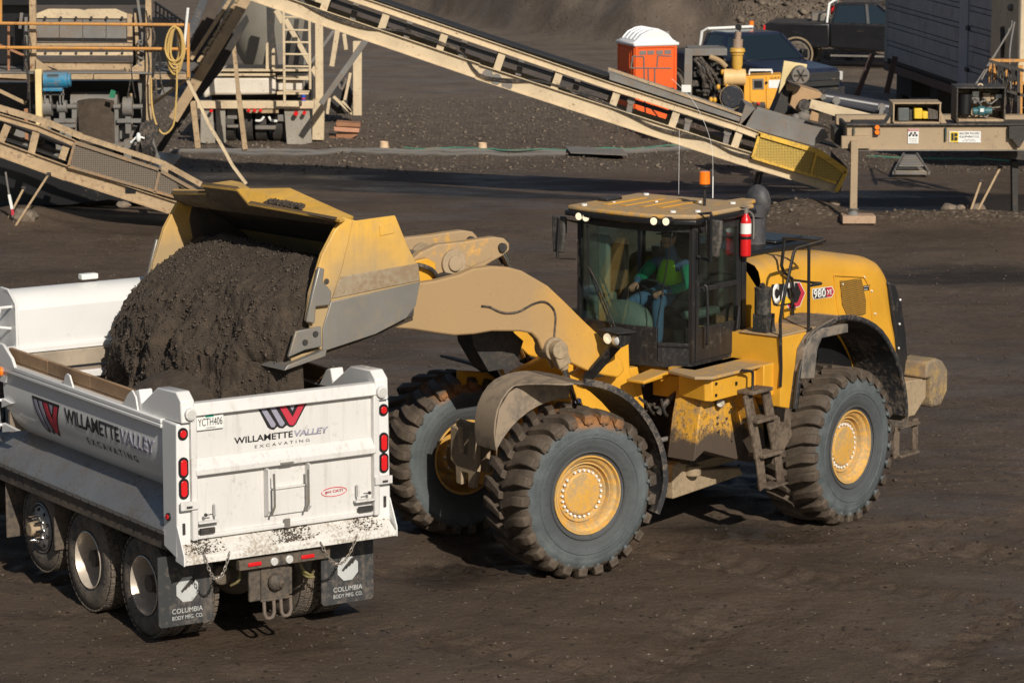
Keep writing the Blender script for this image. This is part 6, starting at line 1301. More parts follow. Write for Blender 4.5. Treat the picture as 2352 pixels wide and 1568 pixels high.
# ---- screening plant at left
PY_ = 67.0
sp = Th('screening_plant', 'tall tan screening plant on posts with orange rails, discharging a belt of soil at left', 'screening plant', (W(200, 450, PY_).x, PY_, 0))
c1 = lambda x, y: (x * .336, y * .336)
def post(a, c, Y, w, mt=M_plant, nm='post', h=None, par=None):
    m = sp.mb(); br(m, a, c, Y, w, h); return m.build(nm, mt, par or sp.r, bev=.006)
def gnd(u, Y): q = W(u, 0, Y); return (u, -500 + CAM_H * F_PX / Y * 1.0)
post((75, -30), (77, 188), PY_ - .3, .13); post((77, 188), (77, 430), PY_ - .3, .15, M_dark); post((341, -30), (343, 279), PY_ - .5, .12); post((343, 279), (345, 440), PY_ - .5, .14, M_dark)
post((322, 172), (334, 280), PY_ - .2, .12, M_plantg); post((-40, 190), (60, 238), PY_ - .2, .07)
m = sp.mb(); pq(m, [c1(*q) for q in [(245, 95), (330, 62), (540, 64), (575, 72), (600, 64), (790, 62), (905, 110), (905, 128), (245, 125)]], PY_ - .1, .06); m.build('deck_lip', M_plantl, sp.r)
for a, c in ((245, 405), (405, 565), (565, 725), (725, 868)):
    m = sp.mb(); pq(m, [c1(a + 2, 126), c1(c - 2, 126), c1(c - 2, 290), c1(a + 2, 290)], PY_ - .06, .04); m.build('deck_panel', M_plantg, sp.r, bev=.006)
m = sp.mb(); pq(m, [c1(870, 95), c1(905, 100), c1(905, 290), c1(870, 290)], PY_ - .12, .08); m.build('deck_edge', M_plant, sp.r)
for y0, y1, mt in ((298, 318, M_plant), (324, 342, M_plant), (360, 382, M_plantl), (425, 480, M_plant)):
    m = sp.mb(); pq(m, [c1(245, y0), c1(908, y0), c1(908 - (10 if y0 > 400 else 0), y1), c1(245 + (150 if y0 > 400 else 0), y1)], PY_ - .08 - .05 * (y0 > 350), .12); m.build('cross_beam', mt, sp.r, bev=.01)
bt = sp.mb()
for x in range(310, 860, 105):
    for yy in (122, 365): q = W(*c1(x, yy), PY_ - .13); bt.cyl(q, q - Vector((0, .02, 0)), .03, n=8)
bt.build('bolts', M_dark, sp.r)
for x0, x1 in ((-60, 200), (240, 635), (640, 950), (1040, 1300)):
    m = sp.mb(); pq(m, [c1(x0, 498), c1(x1, 500), c1(x1, 545), c1(x0, 545 if x0 > 0 else 530)], PY_ - .6, .12); m.build('platform_beam', M_plant, sp.r, bev=.01)
m = sp.mb(); 
for yy0 in (PY_ - .6,): 
    a, c = W(*c1(-200, 500), yy0), W(*c1(1290, 500), yy0); m.hexa([(a.x, yy0, a.z - .02), (c.x, yy0, a.z - .02), (c.x, yy0 + 2.4, a.z - .02), (a.x, yy0 + 2.4, a.z - .02), (a.x, yy0, a.z + .02), (c.x, yy0, a.z + .02), (c.x, yy0 + 2.4, a.z + .02), (a.x, yy0 + 2.4, a.z + .02)])
m.build('walkway', M_plantg, sp.r)
for tri in ([(245, 400), (355, 478), (245, 490)], [(1000, 400), (1000, 500), (835, 505)], [(985, 520), (950, 515), (1000, 520)]):
    m = sp.mb(); pq(m, [c1(*q) for q in tri], PY_ - .45, .03); m.build('gusset_plate', M_plant, sp.r)
for yy in (160, 325):
    m = sp.mb(); m.tube([W(*c1(-100, yy), PY_ - .62), W(*c1(1290, yy + 12), PY_ - .62)], .033, 8); m.build('guard_rail', M_orange, sp.r)
for a, c in (((1288, 160), (1288, 530)), ((5, -20), (5, 165))):
    m = sp.mb(); m.beam(W(*c1(*a), PY_ - .62), W(*c1(*c), PY_ - .62), .055); m.build('rail_post', M_orange, sp.r)
m = sp.mb(); m.tube([W(*c1(1285, 55), PY_ - .7), W(*c1(1258, 320), PY_ - .7)], .03, 8); m.build('white_pipe', M_label, sp.r)
# black sheets stand in for the shade inside the plant
m = sp.mb(); pb(m, -60, -60, 340, 12, PY_ + .6, .2); pb(m, -60, 190, 70, 420, PY_ + 2.6, .2); pb(m, -60, 12, 68, 165, PY_ + .9, .2); pb(m, 80, 186, 330, 400, PY_ + 1.9, .2); pb(m, 306, 20, 334, 170, PY_ + .5, .3); pb(m, 350, 40, 405, 165, PY_ + 2.6, .2); m.build('shade_wall', M_blackc, sp.r)
m = sp.mb(); pq(m, [c1(150, 285), c1(190, 180), c1(200, 460), c1(160, 470)], PY_ + .1, .3); pb(m, 56, 120, 66, 150, PY_, .2); m.build('side_spring', M_plantg, sp.r)
for u in (50, 295): 
    m = sp.mb(); m.tube([W(u + 27, 160 + 0, PY_ - .4)] + [W(u + 27 + 6 * math.cos(k * 1.2), 90 + k * 3, PY_ - .4 + .05 * math.sin(k * 1.2)) for k in range(24)][::-1], .02, 6) if u > 100 else m.beam(W(50, 30, PY_), W(46, 66, PY_), .06); m.build('spring', M_plantg, sp.r)
m = sp.mb(); m.beam(W(316, -5, PY_ - .4), W(326, 68, PY_ - .4), .05); m.beam(W(326, 68, PY_ - .4), W(335, 200, PY_ - .4), .04); m.build('hanger_rod', M_plantg, sp.r)
# discharge belt with soil
bm_ = sp.mb(); a0, a1_, b0, b1_ = W(176, 222, PY_ - .1), W(262, 222, PY_ - .1), W(184, 330, PY_ - 1.0), W(264, 330, PY_ - 1.0)
N1, N2 = 40, 26; vs = []
for i in range(N1):
    for j in range(N2):
        s = i / (N1 - 1); t = j / (N2 - 1); p = a0.lerp(a1_, t).lerp(b0.lerp(b1_, t), s); p.z -= .0; bulge = .12 * math.sin(math.pi * t) + .03 * (random.random() - .5); p.y -= bulge - (.25 * (1 - s * 6) ** 2 if s < 1 / 6 else 0); vs.append(p)
bm_.add(vs, [(i * N2 + j, i * N2 + j + 1, (i + 1) * N2 + j + 1, (i + 1) * N2 + j) for i in range(N1 - 1) for j in range(N2 - 1)]); bm_.build('soil_on_belt', M_soil, sp.r, smooth=70)
m = sp.mb(); m.cyl(W(165, 240, PY_ + .1), W(272, 240, PY_ + .1), .26, n=28); pb(m, 165, 240, 176, 330, PY_ - .5, .8); pb(m, 263, 245, 272, 330, PY_ - .5, .8); m.build('head_pulley', M_plantg, sp.r)
for x0 in (300, 400, 850):
    m = sp.mb(); c_ = W(*c1(x0 + 25, 730), PY_ - .5); m.cyl(c_ - Vector((.1, 0, 0)), c_ + Vector((.1, 0, 0)), .2 if x0 != 400 else .13, n=20); m.cyl(c_ - Vector((.3, 0, 0)), c_ + Vector((.3, 0, 0)), .05, n=10); m.beam(c_, c_ - Vector((0, 0, .55)), .12, .12); m.build('bearing', M_plantg, sp.r, bev=.01)
for a, c in (((370, 825), (520, 825)), ((800, 825), (965, 825)), ((420, 860), (520, 858)), ((560, 985), (950, 985))):
    m = sp.mb(); br(m, c1(*a), c1(*c), PY_ - .55, .1, .08); m.build('frame_bar', M_plantg, sp.r)
m = sp.mb(); pq(m, [c1(440, 900), c1(500, 880), c1(530, 960), c1(430, 940)], PY_ - .5, .3); pq(m, [c1(820, 860), c1(930, 870), c1(900, 940), c1(820, 950)], PY_ - .3, .3); m.build('chute_plate', M_plantg, sp.r)
m = sp.mb(); pq(m, [(80, 160), (95, 160), (96, 282), (89, 288), (82, 286)], PY_ - .8, .22); m.build('belt_guard', mat('cream_paint', (.78, .6, .3), .5, dust=.12), sp.r, bev=.01)
mo = sp.mb(); c_ = W(100, 184, PY_ - .7); d_ = W(156, 184, PY_ - .7); mo.cyl(c_, d_, .165, n=28); mo.cyl(d_, d_ + Vector((.06, 0, 0)), .14, n=24); mo.bb(c_.x, d_.x - .1, PY_ - .85, PY_ - .55, c_.z - .22, c_.z - .15); mo_ = mo.build('electric_motor', mat('motor_blue', (.02, .21, .37), .45, dust=.35, top=.5), sp.r, bev=.012)
for k in range(7): m = sp.mb(); m.bb(c_.x + .1 + .0 * k, c_.x + .33, PY_ - .88 + .02, PY_ - .85 + .02, c_.z - .06 + .03 * k, c_.z - .05 + .03 * k); m.build('cooling_fin', M_plantg, mo_)
m = sp.mb()
for u in (103, 116, 138, 145): br(m, (u, 205), (u, 236), PY_ - .7, .03)
br(m, (98, 217), (148, 217), PY_ - .7, .03); m.build('motor_stand', M_plantg, sp.r)
m = sp.mb(); pq(m, [(255, 206), (266, 210), (263, 226), (249, 224)], PY_ - .7, .03); m.build('green_plate', mat('green_paint', (.01, .16, .08), .6, dust=.2), sp.r)
m = sp.mb(); m.ball(W(318, 316, 64.6), (.05, .05, .1)); m.tube([W(300, 328, 64.6), W(310, 318, 64.6), W(318, 314, 64.6), W(332, 318, 64.6)], .02, 6, sub=3); m.build('white_fitting', M_label, sp.r)
m = sp.mb()
for k in range(9):
    u0 = 330 + random.uniform(-6, 22); m.tube([W(u0, 275 + random.uniform(0, 20), 64.8), W(u0 + random.uniform(-8, 12), 315, 64.7), W(u0 + random.uniform(-10, 12), 345, 64.7), W(u0 + random.uniform(-4, 10), 372 + random.uniform(-10, 6), 64.9)], .03, 6, sub=3)
pb(m, 322, 290, 345, 330, 65.2, .4); pb(m, 350, 290, 362, 315, 65, .3); m.build('hydraulic_hoses', M_hose, sp.r)
m = sp.mb(); br(m, (338, 290), (356, 350), 64.9, .1); br(m, (356, 345), (372, 385), 64.9, .07); m.build('hydraulic_ram', M_plantg, sp.r)
m = sp.mb(); pb(m, 284, 322, 305, 365, 65, .3); m.build('control_box', M_plantg, sp.r, bev=.01)
m = sp.mb(); pq(m, [(-60, 330), (385, 395), (372, 462), (330, 470), (250, 458), (160, 470), (60, 474), (-60, 474)], 65.7, 3.0); m.build('shade_block', M_blackc, sp.r)  # black block put in to darken the shaded void under the plant
m = sp.mb(); a, c = W(-60, 372, 62.6), W(400, 500, 62.6); m.hexa([(a.x, 63.9, .0), (c.x, 65.5, .0), (c.x, 68, .0), (a.x, 68, .0), (a.x, 63.9, .02), (c.x, 65.5, .02), (c.x, 68, .02), (a.x, 68, .02)]) if 0 else None
# stair with black rails
m = sp.mb(); m.tube([W(355, 5, PY_), W(426, 53, PY_)], .03, 6); m.tube([W(355, 25, PY_), W(426, 72, PY_)], .025, 6)
for k in range(8): u = 358 + 9 * k; m.tube([W(u, 8 + 6 * k, PY_), W(u, 42 + 5 * k, PY_)], .02, 6)
m.build('stair_rail', M_blackc, sp.r)
# ---- steep conveyor
s_c = Th('steep_conveyor', 'steep conveyor climbing to the upper right with tan side rails and a soil-covered belt', 'conveyor', (W(400, 330, 70).x, 70, 0))
cB = lambda x, y: (338.7 + .264 * x, .264 * y)
def stp(a, c, Y, w, h, mt, nm): m = s_c.mb(); m.beam(W(*cB(*a), Y), W(*cB(*c), Y), w, h, (0, 1, 0)); return m.build(nm, mt, s_c.r, bev=.006)
stp((225, 1040), (880, -40), 69, .22, .14, M_plant, 'side_beam'); stp((380, 520), (745, -40), 69.2, .08, .06, M_plant, 'hand_rail')
m = s_c.mb(); P4 = [W(*cB(*q), 69.6) for q in [(240, 620), (560, -40), (740, -40), (430, 640)]]; m.plate(P4, .03); m.build('belt', mat('soil_belt', (.075, .057, .045), .8, var=.3, bump=.4), s_c.r)
for q in [[(250, 520), (470, -40), (540, -40), (330, 520)], [(395, 560), (690, -40), (735, -40), (430, 560)]]:
    m = s_c.mb(); m.plate([W(*cB(*p), 69.4) for p in q], .05); m.build('belt_edge', mat('belt_edge_grey', (.07, .075, .085), .5, dust=.3), s_c.r)
for t in np.linspace(.02, .95, 9):
    a = (420 + (870 - 470) * t, 640 - 640 * t); st_ = s_c.mb(); st_.tube([W(*cB(a[0] - 30, a[1] - 10), 69.1), W(*cB(a[0] + 5, a[1] - 60), 69.1), W(*cB(a[0] + 40, a[1] - 40), 69.1), W(*cB(a[0] + 50, a[1] + 10), 69.1)], .05, 6, sub=3); st_.build('idler_hoop', M_plant, s_c.r)
    st_ = s_c.mb(); st_.beam(W(*cB(a[0] - 20, a[1] + 10), 69.3), W(*cB(a[0] + 70, a[1] + 10), 69.3), .05, .09); st_.build('cross_bar', M_plant, s_c.r)
m = s_c.mb(); m.plate([W(*cB(*q), 70.4) for q in [(330, 900), (560, 560), (700, 330), (860, 130), (880, 190), (640, 620), (420, 900), (130, 1320), (60, 1320)]], .1); m.build('shade_sheet', M_dark, s_c.r)  # dark sheet standing in for the shade below the side beam
stp((40, 910), (345, 690), 68.6, .06, .05, M_plant, 'brace'); 
stp((395, 880), (440, 1290), 69.5, .12, .06, M_plant, 'leg')
m = s_c.mb(); m.plate([W(*cB(*q), 70.2) for q in [(150, 720), (250, 710), (180, 820), (110, 830)]], .05); m.build('tray_panel', M_plantg, s_c.r)
# long prop stick in front, thin post
t = Th('prop_pole', 'long knotty wooden pole leaning from the steep conveyor down towards the bucket', 'pole', (W(565, 425, 67.5).x, 67.5, 0)); m = t.mb()
pts = [(350, 700), (440, 880), (540, 1090), (660, 1290), (740, 1440), (860, 1600)]
for a, c in zip(pts[:-1], pts[1:]): m.beam(W(*cB(*a), 67.3), W(*cB(*c), 67.3), .075 + .02 * random.random(), .06)
m.build('pole', M_plantl, t.r)
t = Th('prop_pole', 'thin brown upright pole in front of the cream trailer, slightly leaning', 'pole', (W(*cB(850, 1300), 76).x, 76, 0)); m = t.mb(); m.beam(W(*cB(735, 235), 75.8), W(*cB(790, 800), 75.8), .09); m.beam(W(*cB(790, 800), 75.8), W(*cB(852, 1300), 75.8), .11); m.build('pole', M_plant, t.r)
# pipes, cables and braces that thicken the plant frame
m = sp.mb()
for k in range(14):
    u0 = random.choice((60, 330, 350, 300)) + random.uniform(-8, 14); v0 = random.uniform(10, 180); m.tube([W(u0, v0, PY_ - .55), W(u0 + random.uniform(-14, 14), v0 + random.uniform(30, 60), PY_ - .6), W(u0 + random.uniform(-18, 20), v0 + random.uniform(70, 120), PY_ - .5)], random.choice((.015, .022, .03)), 6, sub=4)
m.build('hydraulic_hoses', M_hose, sp.r)
for a, c, w_ in (((60, 40), (60, 165), .06), ((312, 30), (318, 165), .07), ((20, 60), (20, 170), .05), ((-10, 100), (60, 130), .05), ((345, 172), (420, 168), .05), ((352, 210), (400, 185), .06), ((300, 215), (300, 330), .07), ((60, 250), (62, 330), .08), ((0, 180), (60, 182), .06)): post(a, c, PY_ - .25, w_, random.choice((M_plantg, M_plant, M_rust)), 'strut')
for u, v in ((150, 330), (40, 300), (240, 345), (90, 240)): m = sp.mb(); q = W(u, v, PY_ - .3); m.bb(q.x - .2, q.x + .15, q.y, q.y + .3, q.z - .15, q.z + .2); m.build('junction_box', M_plantg, sp.r, bev=.01)
# rope coil hanging on the rail
t = Th('hose_coil', 'coiled yellow air hose hanging from the orange rail, tail looping to the ground', 'hose', (W(403, 60, 66.2).x, 66.2, W(403, 180, 66.2).z)); m = t.mb()
for k in range(11):
    w_ = 18 + random.uniform(-5, 7); h0 = 62 + random.uniform(-2, 4); h1 = 150 + random.uniform(-12, 22); cu_ = 402 + random.uniform(-3, 4)
    m.tube([W(cu_ + w_ * math.sin(a) * (.75 + .35 * (1 - math.cos(a)) / 2), h0 + (h1 - h0) * (1 - math.cos(a)) / 2, 66.15 + .02 * k) for a in [2 * math.pi * j / 26 for j in range(26)]], .021, 6, closed=True)
m.tube([W(u, v, 66.2) for u, v in [(406, 150), (406, 200), (403, 250), (399, 285), (385, 305), (372, 306), (360, 288), (352, 262), (348, 230), (347, 180)]], .02, 6, sub=4); m.build('hose', mat('hose_yellow', (.55, .37, .12), .6, dust=.3), t.r)
# ---- silo cone behind
si = Th('silo', 'big grey cone-bottomed silo standing behind the cream trailer', 'silo', (W(640, 160, 86).x, 86, 0))
q = W(620, 150, 86); m = si.mb(); m.lathe([(.55, q.z - .2), (.95, q.z + .5), (2.0, q.z + 3.2), (2.0, q.z + 6)], (q.x, 86, 0), (0, 0, 1), 40); m.build('cone', mat('silo_grey', (.27, .25, .21), .6, dust=.4, dcol=(.28, .23, .17), var=.1), si.r, smooth=50)
for (x, w_) in ((1070, .5),):
    m = si.mb(); m.plate([W(*cB(*p), 83.6) for p in [(1035, 60), (1110, 90), (1100, 260), (1140, 600), (1060, 600), (1040, 300)]], .1); m.build('cone_rib', M_dark, si.r)
m = si.mb(); pb(m, 612, 100, 703, 158, 85, .15); m.build('skirt_plate', M_plantg, si.r)
for x in (1240, 1330): m = si.mb(); br(m, cB(x + 60, 170), cB(x, 600), 84.5, .12); m.build('strut', M_dark, si.r)
# legs of the silo frame
sf = Th('ladder_tower', 'cream steel tower frame with ladder, thick posts and grey diagonal brace left of the gravel', 'frame', (W(735, 318, 78).x, 78, 0))
def sfp(a, c, Y, w, mt=M_plantl, nm='post', h=None, Y2=None): m = sf.mb(); m.beam(W(*a, Y), W(*c, Y2 or Y), w, h or w); return m.build(nm, mt, sf.r, bev=.012)
sfp(cB(1492, -60), cB(1497, 860), 78, .19); sfp(cB(1492, 860), cB(1485, 1215), 78, .28); sfp((821, 95), (821, 265), 82, .22)
sfp((841, 92), (738, 238), 76, .30, M_plantg, 'brace', .14); sfp(cB(1200, 170), cB(1510, 725), 80, .12, nm='brace'); sfp(cB(1120, 90), cB(1180, 200), 80, .14, nm='brace')
sfp((776, 66), (762, 153), 83, .13); sfp((790, 78), (795, 115), 84, .1); sfp(cB(1430, 540), cB(1620, 270), 79, .08, M_plantg, 'brace')
for x in (1183, 1408): sfp(cB(x, 105), cB(x + (10 if x < 1300 else 8), 890 if x < 1300 else 780), 76.5, .06, nm='ladder_rail')
for y in (150, 262, 368, 472, 578, 690, 795): sfp(cB(1190, y), cB(1412, y + 3), 76.5, .045, nm='rung')
lr = sf.mb(); lr.tube([W(*cB(1700, 600), 80), W(*cB(1660, 700), 80), W(*cB(1690, 780), 80), W(*cB(1730, 680), 80)], .03, 6, sub=3); lr.build('hanging_cord', M_plantg, sf.r)
t = Th('scrap_pile', 'dark jumble of scrap iron lying behind the thick cream post', 'scrap', (W(770, 245, 82).x, 82, 0)); m = t.mb()
pq(m, [(752, 225), (775, 190), (800, 205), (812, 225), (800, 262), (752, 262)], 82.3, .8); m.build('scrap_body', M_dark, t.r, bev=.03); m = t.mb()
for a, c in (((766, 222), (810, 262)), ((786, 232), (806, 258)), ((757, 225), (752, 262)), ((805, 168), (792, 230))): br(m, a, c, 82, .07)
m.build('scrap_bar', M_plantl, t.r)
# ---- cream tank trailer with its underbody
TYr = 77.5
tr = Th('tank_trailer', 'cream tank trailer seen from behind, bumper beam with red lamps and metal flaps', 'trailer', (W(585, 330, TYr).x, TYr, 0))
m = tr.mb(); pq(m, [cB(*q) for q in [(545, 690), (590, 672), (1118, 672), (1118, 800), (1118, 825), (560, 830), (490, 862), (480, 790)]], TYr, 3.2); m.build('tank_body', mat('trailer_cream', (.62, .56, .47), .5, dust=.25), tr.r, bev=.06)
m = tr.mb(); pq(m, [cB(*q) for q in [(1135, 705), (1345, 712), (1345, 790), (1135, 790)]], TYr + .1, 2.6); m.build('tank_locker', MATS['trailer_cream'], tr.r, bev=.03)
for y0, y1, x0, x1 in ((606, 624, 640, 1400), (642, 664, 600, 1110), (668, 690, 1125, 1400), (800, 825, 1125, 1400)):
    m = tr.mb(); a, c = cB(x0, y0), cB(x1, y1); pb(m, a[0], a[1], c[0], c[1], TYr - .08, .3); m.build('top_rail', M_plantl, tr.r, bev=.01)
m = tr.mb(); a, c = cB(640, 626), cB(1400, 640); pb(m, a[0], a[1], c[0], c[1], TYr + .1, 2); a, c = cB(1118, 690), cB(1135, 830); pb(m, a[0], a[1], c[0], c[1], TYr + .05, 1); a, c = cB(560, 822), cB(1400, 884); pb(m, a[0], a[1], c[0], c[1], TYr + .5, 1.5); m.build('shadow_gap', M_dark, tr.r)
for x0, x1 in ((1030, 1064), (1082, 1108)): m = tr.mb(); a, c = cB(x0, 370 + 50 * (x0 > 1050)), cB(x1, 610); pq(m, [(a[0], a[1] + 4), ((a[0] + c[0]) / 2, a[1]), (c[0], a[1] + 4), (c[0], c[1]), (a[0], c[1])], TYr, .1); m.build('stanchion', M_plantl, tr.r)
m = tr.mb(); a, c = cB(430, 882), cB(1448, 948); pb(m, a[0], a[1], c[0], c[1], TYr - .3, .25); bo = m.build('bumper_beam', M_plantl, tr.r, bev=.015)
m = tr.mb(); a, c = cB(860, 940), cB(1140, 985); pb(m, a[0], a[1], c[0], c[1], TYr - .25, .1); m.build('lamp_bar', M_plant, tr.r)
for x, y, r_ in ((880, 962, .04), (932, 962, .04), (985, 962, .04), (1292, 990, .055), (1365, 984, .045), (555, 966, .04)):
    m = tr.mb(); q = W(*cB(x, y), TYr - .42); m.cyl(q, q + Vector((0, .1, 0)), r_, n=14); m.build('tail_lamp', M_red, tr.r)
for pts in ([(1190, 948), (1408, 948), (1432, 1240), (1370, 1255), (1215, 1262)], [(465, 945), (565, 945), (590, 1245), (520, 1250), (460, 1240)], [(590, 945), (675, 940), (682, 1240), (610, 1250)]):
    m = tr.mb(); pq(m, [cB(*q) for q in pts], TYr - .2, .03); m.build('mud_flap', mat('galvanised_flap', (.36, .33, .28), .5, metal=.4, dust=.4, streak=.5, dcol=(.25, .2, .14)), tr.r)
m = tr.mb(); pb(m, *cB(690, 935), *cB(780, 1040), TYr, .4); pb(m, *cB(935, 1095), *cB(1115, 1130), TYr - .1, .2); pb(m, *cB(690, 1090), *cB(790, 1115), TYr - .1, .2); pb(m, *cB(1130, 1000), *cB(1190, 1060), TYr - .1, .3); m.build('suspension', M_plantg, tr.r, bev=.02)
m = tr.mb(); m.tube([W(*cB(*q), TYr - .1) for q in [(940, 1050), (985, 1050), (1015, 1015)]], .03, 6, sub=3); m.tube([W(*cB(*q), TYr - .1) for q in [(1055, 1015), (1080, 1050), (1130, 1055)]], .03, 6, sub=3); m.build('air_line', M_label, tr.r)
m = tr.mb()
for x in (720, 880, 1000, 1150):
    q = W(*cB(x, 1110), TYr + .5); m.cyl((q.x - .13, TYr + .5, .5), (q.x + .13, TYr + .5, .5), .5, n=28)
m.bb(W(475, 0, TYr).x, W(700, 0, TYr).x, TYr + 1.2, TYr + 2.8, .4, 1.3); m.build('axle_and_wheels', M_dark, tr.r)
t = Th('spray_can', 'small blue and red can standing on the trailer bumper by the ladder', 'can', W(*cB(1357, 886), TYr - .2)); m = t.mb(); q = W(*cB(1357, 884), TYr - .2); m.cyl(q, q + Vector((0, 0, .16)), .045, n=14); m.build('can', mat('can_blue', (.02, .08, .5), .4), t.r); m = t.mb(); m.cyl(q + Vector((0, 0, .05)), q + Vector((0, 0, .09)), .047, n=14); m.build('can_label', M_pred, t.r)
# ---- timber stack
for k, (pts, dp, mt, lab) in enumerate((([(1640, 1062), (1850, 1078), (1850, 1108), (1640, 1100)], .5, M_rust, 'dark brown top plank of the short timber stack beside the cream post'), ([(1622, 1105), (1842, 1120), (1840, 1155), (1700, 1148), (1622, 1140)], .45, mat('pink_wood', (.5, .25, .15), .7, dust=.15), 'pinkish sunlit timber second from the top of the short stack'), ([(1640, 1170), (1830, 1172), (1790, 1200), (1640, 1196)], .5, M_rust, 'reddish timber third from the top of the short stack'), ([(1580, 1195), (1780, 1200), (1790, 1232), (1580, 1230)], .6, M_rust, 'bottom timber of the short stack, lying on the gravel'))):
    Y = 79.3 - .05 * k; q = W(*cB(*pts[0]), Y); t = Th('timber', lab, 'timber', (q.x, Y, 0)); m = t.mb(); pq(m, [cB(*p) for p in pts], Y, dp); m.build('plank', mt, t.r, bev=.01)
# ---- two plastic pegs, cable run
for u, v, lab in ((882, 349, 'pale squat pipe stub by the cable run, left one of two'), (1108, 348, 'pale squat pipe stub by the cable run, right one of two')):
    q = G(u, v); q.z = gz(q.x, q.y) - .03; t = Th('pipe_stub', lab, 'pipe stub', q, 'pale pipe stubs along the cable run'); m = t.mb(); m.lathe([(.125, 0), (.10, .22), (.105, .24), (.085, .24), (.08, .2)], q, (0, 0, 1), 20); m.build('sleeve', mat('pale_plastic', (.7, .5, .32), .6, dust=.15), t.r, smooth=40)
def ground_line(name, pts, r, mt, label, z=0.02):
    P = [G(u, v) for u, v in pts]
    P = [Vector((p.x, p.y, 0)) for p in P]; P = smooth_path(P, 8); P = [Vector((p.x, p.y, gz(p.x, p.y) + z)) for p in P]
    t = Th(name, label, 'cable', P[0]); m = t.mb(); m.tube(P, r, 6); m.build('line', mt, t.r)
ground_line('cable', [(390, 352), (500, 351), (640, 350), (760, 352), (900, 353), (1000, 352), (1150, 350), (1330, 352), (1480, 347), (1580, 345), (1700, 344)], .07, mat('grey_cable', (.13, .125, .12), .6, dust=.5, dcol=(.16, .13, .1)), 'thick grey cable run lying across the gravel behind the yard')
ground_line('cable', [(400, 350), (520, 353), (660, 356), (800, 355), (1000, 357), (1200, 356), (1400, 353), (1560, 341)], .045, MATS['grey_cable'], 'second grey cable lying just in front of the thick one')
ground_line('cable', [(925, 350), (980, 351), (1050, 348), (1110, 350), (1200, 352), (1280, 351), (1340, 350), (1430, 349), (1540, 344), (1700, 341)], .016, mat('green_wire', (.05, .2, .14), .5, dust=.4), 'thin green cable snaking beside the grey ones', .09)
ground_line('cable', [(1990, 366), (2080, 371), (2200, 372), (2340, 378)], .02, MATS['green_wire'], 'thin green cable on the ground behind the tan trailer beam', .08)
q = G(1360, 357); t = Th('cable_cover', 'flat grey strip of cover lying over the cables', 'cover', (q.x, q.y, gz(q.x, q.y))); m = t.mb(); pts = [G(u, v) for u, v in ((1298, 345), (1430, 350), (1440, 366), (1310, 362))]; m.hexa([(p.x, p.y, gz(p.x, p.y) + .08) for p in pts] + [(p.x, p.y, gz(p.x, p.y) + .1) for p in pts]); m.build('strip', M_plantg, t.r)
# ---- portable toilet
pt_c = G(1458, 287); PW = Matrix.Translation((pt_c.x, pt_c.y, gz(pt_c.x, pt_c.y) - .02)) @ Matrix.Rotation(R(20), 4, 'Z')
pt = tag(empty('portable_toilet', PW.translation, 20), 'bright orange portable toilet with a domed white roof', 'portable toilet')
M_or = mat('toilet_orange', (.82, .11, .012), .5, dust=.05, dcol=(.4, .16, .08), var=.05)
m = MB(); m.bb(0, 1.12, 0, 1.15, .12, 2.02); bo = m.build('cabin', M_or, pt, bev=.03)
m = MB()
for x in (.03, 1.09): m.bb(x - .035, x + .035, -.03, -.001, .12, 2.0)
m.bb(.04, 1.08, -.03, -.001, 1.93, 2.0); m.bb(.04, 1.08, -.03, -.001, .12, .2); m.bb(-.03, -.001, .02, .10, .12, 2.0); m.bb(-.03, -.001, 1.05, 1.13, .12, 2.0); m.build('corner_trim', M_or, pt, bev=.01)
for x in (.2, .42, .66, .88): m = MB(); m.bb(x - .09, x + .09, -.012, -.001, 1.76, 1.86); m.build('vent_louvre', M_plantg, bo)
m = MB(); m.bb(-.04, -.001, .14, 1.0, .2, 1.9); dro = m.build('door', M_or, pt, bev=.02); m = MB()
for z in (.45, 1.05, 1.6): m.bb(-.055, -.041, .25, .9, z - .2, z + .2)
m.build('door_panel', M_or, dro, bev=.03); m = MB(); m.bb(-.065, -.056, .5, .62, 1.1, 1.3); m.build('door_sign', M_ink, dro)
m = MB(); vs = []; N = 14
prf = [(0, 2.0, 0), (.06, 2.12, .0), (.2, 2.27, 0), (.4, 2.36, 0), (.56, 2.385, 0), (.72, 2.36, 0), (.92, 2.27, 0), (1.06, 2.12, 0), (1.12, 2.0, 0)]
m.prism([(-.05, 1.98), (-.05, 2.06)] + [(x, z) for x, z, _ in prf[1:-1]] + [(1.17, 2.06), (1.17, 1.98)], 1, .05, 1.1); m.bb(-.06, 1.18, -.06, 1.21, 1.97, 2.06); m.build('roof', mat('toilet_white', (.75, .75, .76), .4, var=.03), pt, bev=.03)
m = MB()
for y in (.25, .5, .75, 1.0): m.tube([(x, y, z + .005) for x, z, _ in prf[1:-1]], .022, 6)
m.build('roof_rib', MATS['toilet_white'], pt); m = MB(); m.cyl((1.0, .3, 2.05), (1.0, .3, 2.32), .06, n=14); m.build('vent_pipe', M_plantg, pt); m = MB(); m.bb(-.05, 1.17, -.05, 1.2, 0, .12); m.build('skid', M_plantg, pt)
